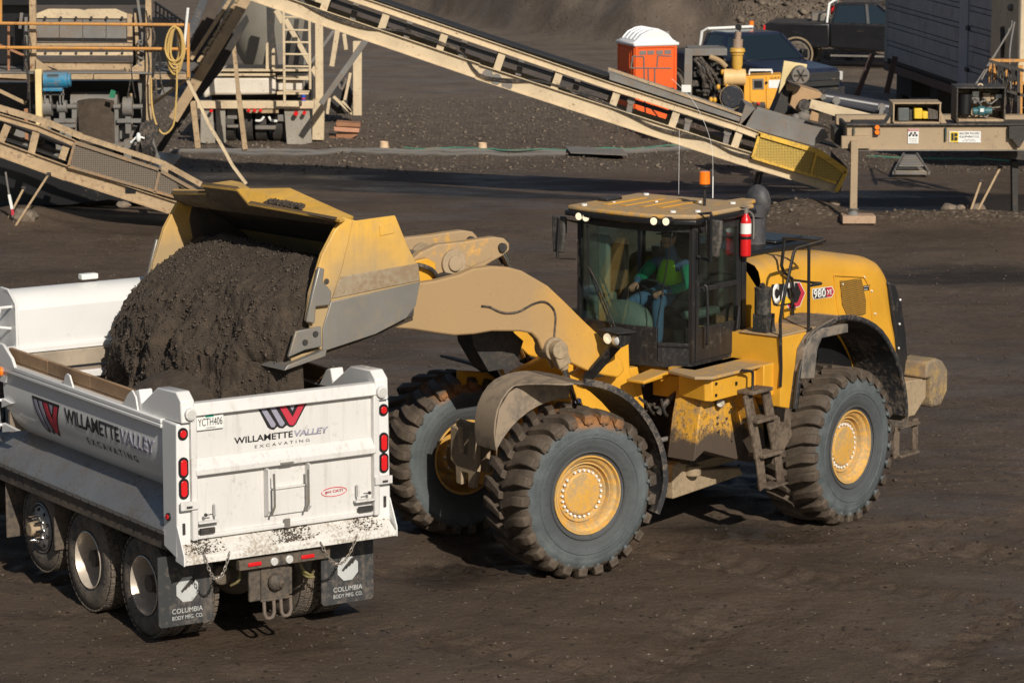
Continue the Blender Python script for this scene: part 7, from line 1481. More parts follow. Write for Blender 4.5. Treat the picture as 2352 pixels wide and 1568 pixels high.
# rack rails beside the toilet
rk = Th('rail_rack', 'thin grey tube rack standing in front of the orange toilet', 'rack', (pt_c.x + .6, pt_c.y - .6, 0)); cR = lambda x, y: ((1100 + x * .319) * .9408, y * .319 * .9408); m = rk.mb()
for a, c in (((1395, 432), (1480, 436)), ((1395, 432), (1380, 522)), ((1380, 522), (1690, 525)), ((1585, 428), (1690, 432)), ((1585, 428), (1580, 515)), ((1478, 436), (1490, 870)), ((1512, 530), (1515, 670)), ((1562, 520), (1562, 670)), ((1380, 640), (1450, 632)), ((1530, 820), (1590, 900))): m.tube([W(*cR(*a), 80.2), W(*cR(*c), 80.2)], .02, 6)
m.build('tube', M_steel, rk.r)
m = rk.mb(); br(m, cR(1490, 680), cR(1710, 690), 80, .12, .1); m.build('sill', M_plantg, rk.r); m = rk.mb(); 
for a, c in (((1265, 950), (1275, 1030)), ((1355, 990), (1355, 1050)), ((1410, 995), (1365, 1048)), ((1470, 1010), (1480, 1060))): br(m, cR(*a), cR(*c), 79.5, .05)
m.build('leg', M_dark, rk.r)
# ---- pickups
def pickup(name, label, loc, yaw, body_mat, bumper_tail=True):
    t = tag(empty(name, loc, yaw), label, 'pickup truck'); L_ = lambda: MB()
    m = L_(); m.prism([(-2.95, .62), (-2.95, 1.28), (-2.85, 1.36), (-.95, 1.36), (-.95, .62)], 1, -.98, .98); m.build('bed', body_mat, t, bev=.05)
    m = L_(); m.bb(-2.8, -1.05, -.85, .85, 1.36, 1.37); m.build('bed_floor', M_dark, t)
    m = L_(); m.prism([(-.95, .62), (-.95, 1.38), (1.15, 1.36), (1.4, 1.30), (2.75, 1.20), (2.9, 1.05), (2.95, .6), (1.2, .5)], 1, -.98, .98); m.build('cab_body', body_mat, t, bev=.07)
    m = L_(); vs = [(-.9, -.9, 1.36), (1.25, -.9, 1.34), (1.25, .9, 1.34), (-.9, .9, 1.36), (-.75, -.74, 1.94), (.45, -.74, 1.94), (.45, .74, 1.94), (-.75, .74, 1.94)]; m.hexa(vs); m.build('windows', GLASS2 if 0 else mat('car_window', (.012, .02, .026), .06, coat=1, var=.02), t, bev=.03)
    m = L_(); m.hexa([(-.82, -.78, 1.90), (.5, -.78, 1.90), (.5, .78, 1.90), (-.82, .78, 1.90), (-.74, -.70, 1.99), (.40, -.70, 1.99), (.40, .70, 1.99), (-.74, .70, 1.99)]); m.build('roof', body_mat, t, bev=.04)
    m = L_()
    for s_ in (1, -1):
        for a, c in (((-.92, .9, 1.36), (-.78, .75, 1.93)), ((.2, .90, 1.36), (.12, .76, 1.93)), ((1.22, .9, 1.35), (.46, .74, 1.93))): m.beam((a[0], s_ * a[1], a[2]), (c[0], s_ * c[1], c[2]), .09, .04)
    m.build('pillar', body_mat, t)
    for x in (-1.95, 1.95):
        for s_ in (1, -1):
            m = L_(); m.lathe([(.22, s_ * .80), (.36, s_ * .78), (.41, s_ * .84), (.41, s_ * 1.0), (.37, s_ * 1.04), (.24, s_ * 1.03), (.22, s_ * 1.0)], (x, 0, .41), (0, 1, 0), 32); w_ = m.build('tyre', M_rubber, t, smooth=40)
            m = L_(); m.cyl((x, s_ * .98, .41), (x, s_ * 1.01, .41), .225, n=28); m.build('wheel_rim', mat('pickup_rim', (.28, .27, .26), .35, metal=.7, dust=.4), t)
            for k in range(8): m = L_(); a = k * math.pi / 4; m.cyl((x + .14 * math.cos(a), s_ * 1.005, .41 + .14 * math.sin(a)), (x + .14 * math.cos(a), s_ * 1.013, .41 + .14 * math.sin(a)), .035, n=8); m.build('rim_hole', M_blackc, t)
            m = L_(); m.lathe([(.47, s_ * .95), (.47, s_ * .99), (.52, s_ * .995)], (x, 0, .43), (0, 1, 0), 32, close=True); ar = m; 
            m.build('wheel_arch', M_beige if x < 0 else M_blackc, t)
    m = L_(); m.bb(2.90, 3.02, -.85, .85, .75, 1.12); m.build('grille', mat('grille_grey', (.12, .12, .12), .3, metal=.7), t, bev=.03)
    m = L_(); m.bb(3.0, 3.04, -.8, .8, .90, .96); m.bb(2.95, 3.1, -.95, .95, .48, .72); m.build('front_bumper', M_chrome if 0 else mat('bumper_dark', (.08, .085, .095), .25, metal=.6, dust=.3), t, bev=.03)
    for s_ in (1, -1):
        m = L_(); m.bb(2.86, 3.0, *sorted((s_ * .72, s_ * .96)), .88, 1.12); m.build('headlamp', M_lens, t, bev=.03)
        m = L_(); m.bb(-2.97, -2.9, *sorted((s_ * .86, s_ * .99)), .95, 1.28); m.build('tail_lamp', M_red, t, bev=.02)
        m = L_(); m.bb(.95, 1.1, *sorted((s_ * .98, s_ * 1.18)), 1.32, 1.55); m.build('mirror', M_blackc, t, bev=.03)
        m = L_(); m.bb(-.1, .1, *sorted((s_ * .985, s_ * 1.0)), 1.12, 1.16); m.build('door_handle', M_chrome, t)
        m = L_(); m.bb(-.9, 1.1, *sorted((s_ * .95, s_ * 1.08)), .38, .43); m.build('running_board', M_steel, t)
    m = L_(); m.bb(-3.1, -2.95, -.95, .95, .52, .72); m.build('rear_bumper', M_chrome, t, bev=.03)
    m = L_(); m.bb(-1.0, -.55, -.8, .8, 1.37, 1.62) if 0 else m.tube([(-1.05, -.85, 1.38), (-1.0, -.8, 1.95), (-.85, -.72, 2.03), (-.85, .72, 2.03), (-1.0, .8, 1.95), (-1.05, .85, 1.38)], .035, 8); m.build('headache_rack', M_label, t)
    m = L_(); m.cyl((-.9, .72, 2.05), (-.9, .72, 2.18), .06, n=12); m.build('roof_beacon', M_amber, t)
    m = L_(); m.cyl((-1.1, .8, 1.5), (-1.1, .8, 1.78), .06, n=12); m.build('red_bottle', M_ext, t); m = L_(); m.bb(-1.6, -1.15, -.3, .5, 1.37, 1.62); m.build('tool_box', M_steel, t, bev=.03); return t
q = G(1716, 246); pickup('pickup_truck', 'dark blue pickup truck parked behind the engine set, nose to the right', (q.x, q.y, gz(q.x, q.y)), -60, mat('pickup_blue', (.012, .018, .04), .25, top=.15, dust=.1, dcol=(.1, .08, .07), coat=.4))
q = G(1985, 152); pickup('pickup_truck', 'black pickup truck half hidden by the trailer, tail to the left', (q.x, q.y, gz(q.x, q.y)), -13, mat('pickup_black', (.01, .01, .012), .3, top=.3, dust=.1, dcol=(.1, .08, .06), coat=.4))
# ---- engine set
EY = 77.0
cE = lambda x, y: ((1640 + x * .2295) * .9408, (40 + y * .2295) * .9408)
en = Th('engine_set', 'dusty diesel engine set with yellow air cleaner and stub exhaust behind the conveyor', 'engine', (W(1640, 270, EY).x, EY, 0))
def ep(nm, pts, Y, dep, mt, par=None, bev=.015): m = en.mb(); pq(m, [cE(*p) for p in pts], Y, dep); return m.build(nm, mt, par or en.r, bev=bev)
ep('radiator_frame', [(140, 340), (220, 350), (215, 930), (120, 920)], EY - .1, .1, M_plantg); ep('radiator', [(175, 345), (590, 345), (590, 420), (180, 425)], EY + .1, 1.0, M_plantg)
ep('engine_block', [(200, 420), (560, 440), (620, 560), (760, 660), (780, 1000), (640, 1010), (250, 990), (200, 700)], EY + .4, 1.0, M_dark, bev=.05)
m = en.mb()
rnE = random.Random(5)
for k in range(34):
    x, y = rnE.uniform(210, 560), rnE.uniform(440, 940); m.bb(*sorted((W(*cE(x, y), EY).x, W(*cE(x + rnE.uniform(20, 90), y), EY).x)), EY + rnE.uniform(.05, .3), EY + .45, *sorted((W(*cE(x, y), EY).z, W(*cE(x, y + rnE.uniform(20, 80)), EY).z)))
m.build('engine_parts', M_hose, en.r, bev=.01)
m = en.mb()
for k in range(9):
    x, y = rnE.uniform(380, 600), rnE.uniform(520, 960); q = W(*cE(x, y), EY + .02); m.ball(q, (.05, .05, .07))
m.build('engine_fittings', M_yel, en.r); 
m = en.mb()
for k in range(10): x, y = rnE.uniform(230, 420), rnE.uniform(430, 600); m.tube([W(*cE(x, y), EY), W(*cE(x + 60, y + 70), EY - .1), W(*cE(x + rnE.uniform(60, 160), y + rnE.uniform(120, 260)), EY)], .035, 6, sub=4)
m.build('engine_hose', M_hose, en.r)
m = en.mb(); q = W(*cE(470, 540), EY); m.tube([W(*cE(400, 430), EY), W(*cE(500, 470), EY), W(*cE(580, 540), EY)], .06, 8, sub=4); m.tube([W(*cE(380, 560), EY), W(*cE(400, 640), EY), W(*cE(440, 680), EY)], .05, 8, sub=3); m.build('intake_pipe', M_yel_dust, en.r)
for y in (740, 775): ep('label_sheet', [(105, y - 10), (205, y - 8), (205, y + 70), (105, y + 68)], EY - .16, .01, M_label, bev=0) if y == 740 else None
m = en.mb(); a, c = W(*cE(560, 650), EY + .1), W(*cE(785, 650), EY + .1); m.cyl(a, c, .20, n=28); m.cyl(a - Vector((.03, 0, 0)), a + Vector((.04, 0, 0)), .215, n=28); ac = m.build('air_cleaner', mat('cleaner_yellow', (.72, .47, .2), .5, dust=.3), en.r, bev=.02)
m = en.mb(); q = W(*cE(695, 560), EY + .1); k_ = .2295 * .9408 * EY / F_PX
m.lathe([(.10, 0), (.13, .12), (.13, .34), (.155, .36), (.155, .40), (.19, .43), (.17, .50), (.13, .52)], (q.x, q.y, q.z - .02), (0, 0, 1), 24); pr_ = m.build('pre_cleaner', mat('cleaner_amber', (.62, .36, .06), .5, dust=.3), en.r, smooth=30)
m = en.mb(); z0 = W(*cE(700, 375), EY).z; z1 = W(*cE(712, 165), EY).z; m.cyl((q.x, q.y, z0), (q.x + .01, q.y, z0 + (z1 - z0) * .6), .12, n=20); m.cyl((q.x + .01, q.y, z0 + (z1 - z0) * .6), (q.x + .02, q.y, z1), .075, n=20); m.build('exhaust_pipe', mat('sooty_pink', (.34, .24, .18), .6, dust=.3), en.r)
m = en.mb(); m.cyl((q.x + .02, q.y - .05, z1 + .1), (q.x + .02, q.y + .06, z1 + .1), .075, n=16); m.cyl((q.x + .06, q.y, z1), (q.x + .06, q.y, z1 + .12), .02, n=8); m.build('rain_cap', M_blackc, en.r)
m = en.mb(); q = W(*cE(640, 860), EY - .1); m.cyl(q, q + Vector((0, .5, 0)), .27, n=32); m.build('blower_drum', mat('drum_blue', (.02, .022, .03), .4, dust=.2), en.r, bev=.03); m = en.mb(); m.lathe([(.275, 0), (.285, .0), (.285, .03)], q, (0, 1, 0), 32, close=True); m.build('drum_ring', M_plant, en.r)
ca = Th('control_cabinet', 'yellow control cabinet with a small window and white notice beside the engine set', 'cabinet', (W(*cE(900, 1000), EY).x, EY, 0))
def cp_(nm, pts, Y, dep, mt, par=None, bev=.008): m = ca.mb(); pq(m, [cE(*p) for p in pts], Y, dep); return m.build(nm, mt, par or ca.r, bev=bev)
M_cab = mat('cabinet_yellow', (.75, .36, .03), .5, dust=.2)
cbo_ = cp_('cabinet_body', [(770, 640), (1180, 622), (1180, 1000), (1060, 1000), (770, 925)], EY, .7, M_cab); cp_('cabinet_door', [(830, 648), (990, 640), (995, 960), (835, 900)], EY - .02, .018, M_cab, cbo_); cp_('cabinet_door', [(1002, 640), (1168, 634), (1120, 995), (1008, 980)], EY - .02, .018, M_cab, cbo_)
cp_('window_frame', [(858, 668), (978, 664), (980, 778), (862, 780)], EY - .035, .015, M_plantg, cbo_); cp_('window_glass', [(876, 688), (962, 684), (964, 762), (878, 764)], EY - .045, .01, M_blackc, cbo_); cp_('notice', [(1030, 680), (1158, 676), (1150, 768), (1030, 764)], EY - .03, .008, M_label, cbo_)
cp_('control_strip', [(845, 915), (990, 912), (1005, 975), (900, 955)], EY - .04, .01, M_hose, cbo_); m = ca.mb(); m.ball(W(*cE(922, 930), EY - .05), .04); m.build('red_button', M_ext, cbo_); m = ca.mb(); q = W(*cE(1007, 708), EY - .03); m.cyl(q, q + Vector((0, .02, 0)), .035, n=12); m.build('door_lock', M_blackc, cbo_)
m = ca.mb(); br(m, cE(825, 625), cE(828, 572), EY + .1, .03); br(m, cE(828, 572), cE(1065, 572), EY + .1, .05); br(m, cE(1065, 572), cE(1068, 610), EY + .1, .03); m.build('top_rail', M_label, cbo_); text('CAT', cbo_, M_hose, W(*cE(1050, 668), EY - .03), W(*cE(1150, 665), EY - .03) - W(*cE(1050, 668), EY - .03), Vector((0, 0, .05)), 'lettering', ca.M)
# ---- feeder drive with belt roll (tan trailer end)
fd = Th('belt_drive', 'tan belt drive with round fan motor and cream guard beside the short black belt', 'belt drive', (W(1840, 290, 69).x, 69, 0)); FY = 69
def fp(nm, pts, Y, dep, mt, bev=.01): m = fd.mb(); pq(m, [cE(*p) for p in pts], Y, dep); return m.build(nm, mt, fd.r, bev=bev)
fp('drive_guard', [(1195, 475), (1442, 515), (1420, 600), (1280, 590), (1180, 760), (1135, 830)], FY, .12, mat('guard_cream', (.7, .55, .28), .55, dust=.2)); fp('drive_box', [(1215, 705), (1600, 820), (1590, 870), (1450, 890), (1430, 1040), (1340, 1020), (1255, 940), (1290, 800), (1215, 790)], FY + .15, .8, mat('drive_tan', (.42, .26, .13), .55, dust=.4))
fp('drive_panel', [(1490, 1010), (1565, 1040), (1555, 1125), (1450, 1100)], FY + .1, .2, MATS['drive_tan']); fp('chute_dark', [(1200, 690), (1250, 700), (1230, 1000), (1150, 1120), (1060, 1060), (1130, 900)], FY + .2, .9, M_dark)
m = fd.mb(); q = W(*cE(1372, 630), FY - .3); m.cyl(q, q + Vector((0, .5, 0)), .19, n=28); mo_ = m.build('fan_motor', M_plantg, fd.r, bev=.02); 
for k in range(6): m = fd.mb(); a = k * math.pi / 3; m.beam(q + Vector((0, -.01, 0)), q + Vector((.14 * math.cos(a), -.01, .14 * math.sin(a))), .02, .03); m.build('fan_slot', M_dark, mo_)
m = fd.mb(); q = W(*cE(1415, 950), FY); m.cyl(q, q + Vector((0, .2, 0)), .13, n=24); m.cyl(q - Vector((0, .02, 0)), q, .06, n=16); m.build('drive_pulley', M_hose, fd.r)
m = fd.mb(); m.ball(W(*cE(1400, 1070), FY), (.15, .1, .12)); m.ball(W(*cE(1320, 1080), FY), (.1, .1, .09)); m.cyl(W(*cE(1440, 1000), FY), W(*cE(1390, 1090), FY), .07, n=12); m.build('gearbox', M_plantg, fd.r)
m = fd.mb(); m.tube([W(*cE(*p), FY) for p in [(1370, 1080), (1430, 1130), (1540, 1150), (1640, 1120)]], .03, 6, sub=4); m.build('hose', M_hose, fd.r)
c4 = lambda x, y: ((1700 + x * .3571) * .9408, y * .3571 * .9408)
m = fd.mb(); pq(m, [c4(*p) for p in [(785, 680), (1270, 800), (1270, 840), (1050, 830), (770, 740)]], 66, .1); m.build('belt_side', M_plantl, fd.r, bev=.01)
m = fd.mb(); a, c = W(*c4(870, 665), 66.9), W(*c4(1340, 745), 66.9); m.plate([W(*c4(870, 700), 66.3), W(*c4(1340, 790), 66.3), W(*c4(1340, 712), 67.8), W(*c4(880, 640), 67.8)], .03); m.cyl(a, c, .14, n=20); m.build('belt', mat('clean_belt', (.035, .035, .042), .35, dust=.15), fd.r)
m = fd.mb(); m.cyl(W(*c4(868, 665), 66.6), W(*c4(868, 665), 67.4), .06); 
for x, y in ((958, 690), (1268, 735)): q = W(*c4(x, y), 66.2); m.cyl(q, q + Vector((0, .1, 0)), .08, n=16); m.beam(q, q - Vector((.05, 0, .4)), .08, .05)
m.build('idler', M_plantg, fd.r)
# ---- tan trailer beam with cabinets, jack, signs
BY = 63.0
cS = lambda x, y: (1975.7 + .228 * x, 169.3 + .228 * y)
bmT = Th('trailer_frame', 'tan trailer beam carrying open equipment boxes, warning sign and maker sign at right', 'trailer frame', (W(1962, 515, BY).x, BY, 0))
def bp_(nm, pts, Y, dep, mt, par=None, bev=.006, f=cS): m = bmT.mb(); pq(m, [f(*p) for p in pts], Y, dep); return m.build(nm, mt, par or bmT.r, bev=bev)
M_tan = mat('trailer_tan', (.36, .265, .165), .55, dust=.25, dcol=(.22, .165, .115), rust=.06, var=.08)
beam = bp_('main_beam', [(-132, 532), (1700, 528), (1700, 768), (-132, 768)], BY, .3, M_tan); bp_('top_flange', [(-135, 508), (1700, 504), (1700, 522), (-135, 526)], BY - .08, .4, M_hose); bp_('bottom_flange', [(-132, 770), (1700, 770), (1700, 780), (-132, 780)], BY - .08, .4, M_plantg)
for x0 in (-70, 855): bp_('stiffener', [(x0, 545), (x0 + 18, 545), (x0 + 18, 680), (x0, 680)], BY - .06, .05, mat('dull_green', (.04, .07, .055), .6, dust=.4), beam)
bp_('lamp_bracket', [(133, 520), (200, 520), (200, 610), (182, 632), (133, 632)], BY - .05, .04, M_hose, beam)
for y in (542, 592): m = bmT.mb(); q = W(*cS(172, y), BY - .09); m.cyl(q, q + Vector((0, .06, 0)), .045, n=16); m.build('marker_lamp', M_amber, beam)
w1 = bp_('warning_sign', [(482, 556), (592, 554), (586, 706), (480, 706)], BY - .02, .015, M_label, beam, bev=0)
bp_('sign_band', [(484, 557), (590, 555), (589, 580), (483, 582)], BY - .026, .005, mat('faded_red', (.5, .16, .15), .5), w1, bev=0)
def stx(s, x0, x1, y0, y1, mt, Y, par, **k):
    o = W(*cS(x0, y1), Y); a = W(*cS(x1, y1), Y); c = W(*cS(x0, y0), Y); return text(s, par, mt, o, a - o, c - o, 'lettering', bmT.M, **k)
stx('WARNING', 495, 580, 562, 576, M_label, BY - .029, w1); 
for x, y in ((515, 602), (553, 600), (500, 622), (537, 622), (568, 622)): m = bmT.mb(); q = W(*cS(x, y), BY - .024); m.cyl(q, q + Vector((0, .006, 0)), .025, n=6); m.build('pictogram', M_ink, w1)
for y in (650, 668, 686): stx('use safety gear', 495, 575, y, y + 9, M_plantg, BY - .024, w1)
w2 = bp_('maker_sign', [(900, 580), (1216, 582), (1214, 696), (898, 694)], BY - .02, .015, M_label, beam, bev=0)
bp_('maker_logo', [(908, 586), (992, 588), (988, 692), (906, 690)], BY - .026, .005, mat('logo_yellow', (.72, .5, .02), .5), w2, bev=0)
bp_('maker_logo', [(918, 600), (942, 600), (942, 676), (918, 676)], BY - .030, .004, M_ink, w2, bev=0)
for y0, y1 in ((600, 634), (640, 676)): bp_('maker_logo', [(948, y0), (970, y0), (981, y0 + 8), (981, y1 - 8), (970, y1), (948, y1)], BY - .030, .004, M_ink, w2, bev=0)
stx('BALZER PACIFIC', 1003, 1204, 592, 612, M_ink, BY - .024, w2); stx('EQUIPMENT CO.', 1003, 1200, 626, 648, M_ink, BY - .024, w2); stx('PORTLAND - SEATTLE', 1050, 1150, 660, 667, M_plantg, BY - .024, w2); stx('POWELL, OREGON', 1030, 1165, 676, 684, M_plantg, BY - .024, w2)
# jack leg
m = bmT.mb(); q = W(1962, 345, BY - .2); zt, zb2 = q.z + .18, W(1962, 478, BY - .2).z
m.bb(q.x - .07, q.x + .07, BY - .27, BY - .13, zb2, zt); m.bb(q.x - .24, q.x + .32, BY - .14, BY - .0, q.z + .02, q.z + .26); m.build('jack_tube', M_tan, bmT.r, bev=.01); m = bmT.mb(); m.cyl((q.x, BY - .2, zb2 - .02), (q.x, BY - .2, zb2), .1, n=16); m.cyl((q.x, BY - .2, gz(q.x, BY) + .1), (q.x, BY - .2, zb2), .05, n=14); m.cyl((q.x, BY - .2, gz(q.x, BY) + .12), (q.x, BY - .2, gz(q.x, BY) + .22), .13, .06, n=16); m.build('jack_screw', M_plantg, bmT.r)
q2_ = q
# equipment boxes on the beam
def open_box(label, name, x0, y0, x1, y1, mt, dep):
    t = Th(name, label, 'equipment box', W(*cS(x0, y1), BY)); a, c = W(*cS(x0, y1), BY), W(*cS(x1, y0), BY); w_ = .03
    for nm, (xa, xb, za, zb_) in (('side_panel', (a.x, a.x + w_, a.z, c.z)), ('side_panel', (c.x - w_, c.x, a.z, c.z)), ('top_panel', (a.x - .01, c.x + .01, c.z, c.z + w_)), ('bottom_panel', (a.x, c.x, a.z - .002, a.z + w_))): m = t.mb(); m.bb(xa, xb, BY - .05, BY + dep, za, zb_); m.build(nm, mt, t.r, bev=.005)
    m = t.mb(); m.bb(a.x, c.x, BY + dep, BY + dep + .02, a.z, c.z); m.build('back_panel', mt, t.r); return t
b1 = open_box('low open tan box on the trailer beam holding a grey motor and yellow pump', 'equipment_box', 325, 305, 812, 502, M_tan, .6)
def ib(t, nm, x0, y0, x1, y1, Y, dep, mt, bev=.01): m = t.mb(); a, c = cS(x0, y0), cS(x1, y1); pb(m, a[0], a[1], c[0], c[1], Y, dep); return m.build(nm, mt, t.r, bev=bev)
m = b1.mb(); pb(m, *cS(338, 335), *cS(800, 498), BY + .5, .05); m.build('dark_lining', M_dark, b1.r)
ib(b1, 'grey_motor', 382, 345, 496, 482, BY + .05, .35, mat('motor_grey', (.09, .1, .1), .5, dust=.3), .02); ib(b1, 'motor_shaft', 496, 355, 540, 470, BY + .15, .2, M_hose); ib(b1, 'yellow_pump', 543, 350, 628, 458, BY + .05, .3, mat('pump_yellow', (.7, .48, .03), .5, dust=.25), .02); ib(b1, 'yellow_pump', 628, 382, 690, 458, BY + .05, .3, MATS['pump_yellow'], .02)
for k in range(7): ib(b1, 'cooling_rib', 690 + 14 * k, 352 + 4 * k, 697 + 14 * k, 458, BY + .02, .3, M_plantg, 0)
m = bmT.mb()
for tri in ([(325, 400), (325, 500), (262, 500)], [(815, 380), (872, 502), (815, 502)]): pq(m, [cS(*p) for p in tri], BY + .05, .5)
m.build('box_foot', M_tan, bmT.r)
b2 = open_box('tall open electrical box on the trailer beam with wiring and a teal motor', 'equipment_box', 962, 150, 1466, 492, M_hose, .7)
ib(b2, 'backing_board', 975, 165, 1455, 480, BY + .62, .05, M_tan, 0); m = b2.mb(); a = W(*cS(1060, 205), BY + .2); c = W(*cS(1050, 400), BY + .2); m.cyl(a, c, .13, n=20); m.cyl(c, c - Vector((0, 0, .16)), .12, .02, n=20); m.build('black_vessel', M_blackc, b2.r)
for nm, x0, y0, x1, y1, mt in (('switch_box', 1130, 178, 1198, 235, M_label), ('switch_box', 1125, 240, 1200, 305, M_plantg), ('switch_box', 1238, 195, 1315, 285, M_tan), ('switch_box', 1365, 208, 1428, 250, M_label), ('relay_box', 1370, 262, 1425, 380, M_plantg), ('relay_box', 1318, 215, 1352, 262, M_tan)): ib(b2, nm, x0, y0, x1, y1, BY + .25, .3, mt)
m = b2.mb(); a, c = W(*cS(1135, 380), BY + .1), W(*cS(1325, 375), BY + .1); m.cyl(a, a.lerp(c, .25), .075, n=20); m.cyl(a.lerp(c, .28), a.lerp(c, .62), .095, n=20); m.cyl(a.lerp(c, .65), c, .07, n=20); m.build('teal_motor', mat('teal_paint', (.03, .13, .15), .45, dust=.3), b2.r); ib(b2, 'motor_label', 1210, 352, 1245, 388, BY - .02, .02, M_label, 0)
m = b2.mb()
for k in range(9): x, y = random.uniform(1100, 1400), random.uniform(250, 420); m.tube([W(*cS(x, y), BY + .2), W(*cS(x + 40, y + random.uniform(-40, 40)), BY + .08), W(*cS(x + random.uniform(60, 120), y + random.uniform(-60, 80)), BY + .15)], .016, 6, sub=4)
m.build('wiring', M_plantg, b2.r); ib(b2, 'sill', 990, 462, 1450, 490, BY - .04, .5, M_plant)
t = Th('lifting_eye', 'small round lifting eye standing on top of the tall electrical box', 'lifting eye', W(*cS(1210, 146), BY + .3)); m = t.mb(); q = W(*cS(1210, 128), BY + .3); m.tube([(q.x + .045 * math.cos(a), q.y, q.z + .045 * math.sin(a)) for a in [k * math.pi / 8 for k in range(16)]], .017, 8, closed=True); m.build('ring', M_plantl, t.r)
bp_('axle_end', [(1500, 528), (1660, 528), (1660, 660), (1500, 660)], BY - .12, .1, M_dark, beam); bp_('dark_gusset', [(1530, 660), (1600, 755), (1660, 660)], BY - .14, .08, M_dark, beam)
bp_('lower_hopper', [(1180, 784), (1700, 784), (1700, 880), (1440, 850), (1300, 830)], BY + .6, 1.5, M_dark); bp_('support_leg', [(1530, 880), (1595, 880), (1590, 1400), (1535, 1400)], BY + .9, .25, M_dark)
m = bmT.mb(); a = W(*cS(-132, 532), BY); b_ = W(*cS(1700, 768), BY); m.bb(a.x, b_.x + .5, BY + 2.1, BY + 2.4, b_.z, a.z); m.build('far_beam', M_tan, bmT.r); m = bmT.mb(); m.bb(a.x + .3, b_.x + .5, BY + .31, BY + 2.09, a.z - .12, a.z - .08); m.build('deck', M_dark, bmT.r)
bp_('cross_member', [(-132, 532), (-100, 532), (-100, 800), (-132, 768)], BY + .3, 1.6, M_dark); bp_('dark_box', [(-260, 545), (-140, 560), (-150, 760), (-260, 700)], BY + 1.2, .8, M_dark)
t = Th('jack_pad', 'short pale timber pad under the trailer jack', 'timber pad', (q2_.x, BY - .2, gz(q2_.x, BY))); g0 = gz(q2_.x, BY); m = t.mb(); m.bb(q2_.x - .22, q2_.x + .42, BY - .4, BY + .05, g0 - .02, g0 + .13); m.build('block', mat('pad_wood', (.4, .27, .18), .75, dust=.3), t.r, bev=.01)
# orange rails with hoses at far right
orr = Th('railing', 'orange railing tangled with grey hoses at the right edge', 'railing', (W(2290, 290, 66).x, 66, 2.0)); cX = lambda x, y: (1919 + .204 * x, .204 * y)
for a, c in (((1735, 682), (2160, 684)), ((1742, 690), (1742, 980)), ((1795, 720), (1795, 960)), ((1930, 790), (1935, 1000)), ((2080, 740), (2070, 1400)), ((1725, 950), (1900, 985)), ((1990, 935), (2160, 940)), ((2150, 690), (2150, 1400))): m = orr.mb(); br(m, cX(*a), cX(*c), 66, .06 if a[0] != 2080 else .1); m.build('rail', M_orange, orr.r)
for a, c in (((1740, 690), (2121, 800)), ((1930, 1020), (2121, 1080)), ((2060, 800), (2060, 1300))): m = orr.mb(); br(m, cX(*a), cX(*c), 65.6, .06); m.build('dark_rail', M_dark, orr.r)
m = orr.mb()
for k in range(26):
    x, y = random.uniform(1740, 2060), random.uniform(690, 1000); m.tube([W(*cX(x, y), 65.8), W(*cX(x + random.uniform(-40, 40), y + random.uniform(60, 160)), 65.7), W(*cX(x + random.uniform(-60, 60), y + random.uniform(150, 330)), 65.8)], .018, 6, sub=4)
m.build('hose', M_hose, orr.r)
m = orr.mb()
for a, b_, c in (((1985, 240), (1940, 380), (1560, 980)), ((1950, 330), (1880, 470), (1640, 900)), ((2015, 250), (1960, 600), (1975, 1000))): m.tube([W(*cX(*a), 67), W(*cX(*b_), 66.5), W(*cX(*c), 65.5)], .02, 6, sub=4)
m.build('guy_hose', M_plantg, orr.r)
t = Th('hose_bundle', 'bundle of black hoses hanging against the trailer wall at right', 'hose', (W(*cX(1920, 640), 72).x, 72, 2.2)); m = t.mb()
for k in range(12): x = 1870 + 11 * k; m.tube([W(*cX(x, 300 + random.uniform(0, 40)), 72), W(*cX(x + random.uniform(-6, 6), 480), 71.9), W(*cX(x + 5, 610 + random.uniform(-20, 50)), 72)], .035, 6, sub=3)
m.build('hose', M_hose, t.r)
t = Th('lamp_post', 'thin pale post in front of the cream wall at top right', 'post', (W(*cX(2020, 700), 71).x, 71, 0)); m = t.mb(); br(m, cX(2025, 110), cX(2012, 980), 71, .05); br(m, cX(1960, 75), cX(2121, 82), 71, .05); m.build('post', M_plantg, t.r); m = t.mb(); m.ball(W(*cX(1975, 90), 70.9), .08); m.build('lamp', M_plantg, t.r)
t = Th('container', 'cream panel wall of a cabin at the top right corner', 'cabin', (W(2340, 140, 70).x, 70, 0)); m = t.mb(); a = W(*cX(2050, 700), 70); b_ = W(*cX(2050, -300), 70); m.bb(a.x, a.x + 4, 70, 74, a.z - .5, b_.z); m.build('wall_panel', M_plantl, t.r, bev=.03); m = t.mb(); 
for k in range(3): m.bb(a.x + .02 + .5 * k, a.x + .05 + .5 * k, 69.98, 69.999, a.z, b_.z)
m.build('panel_rib', M_plantg, t.r)
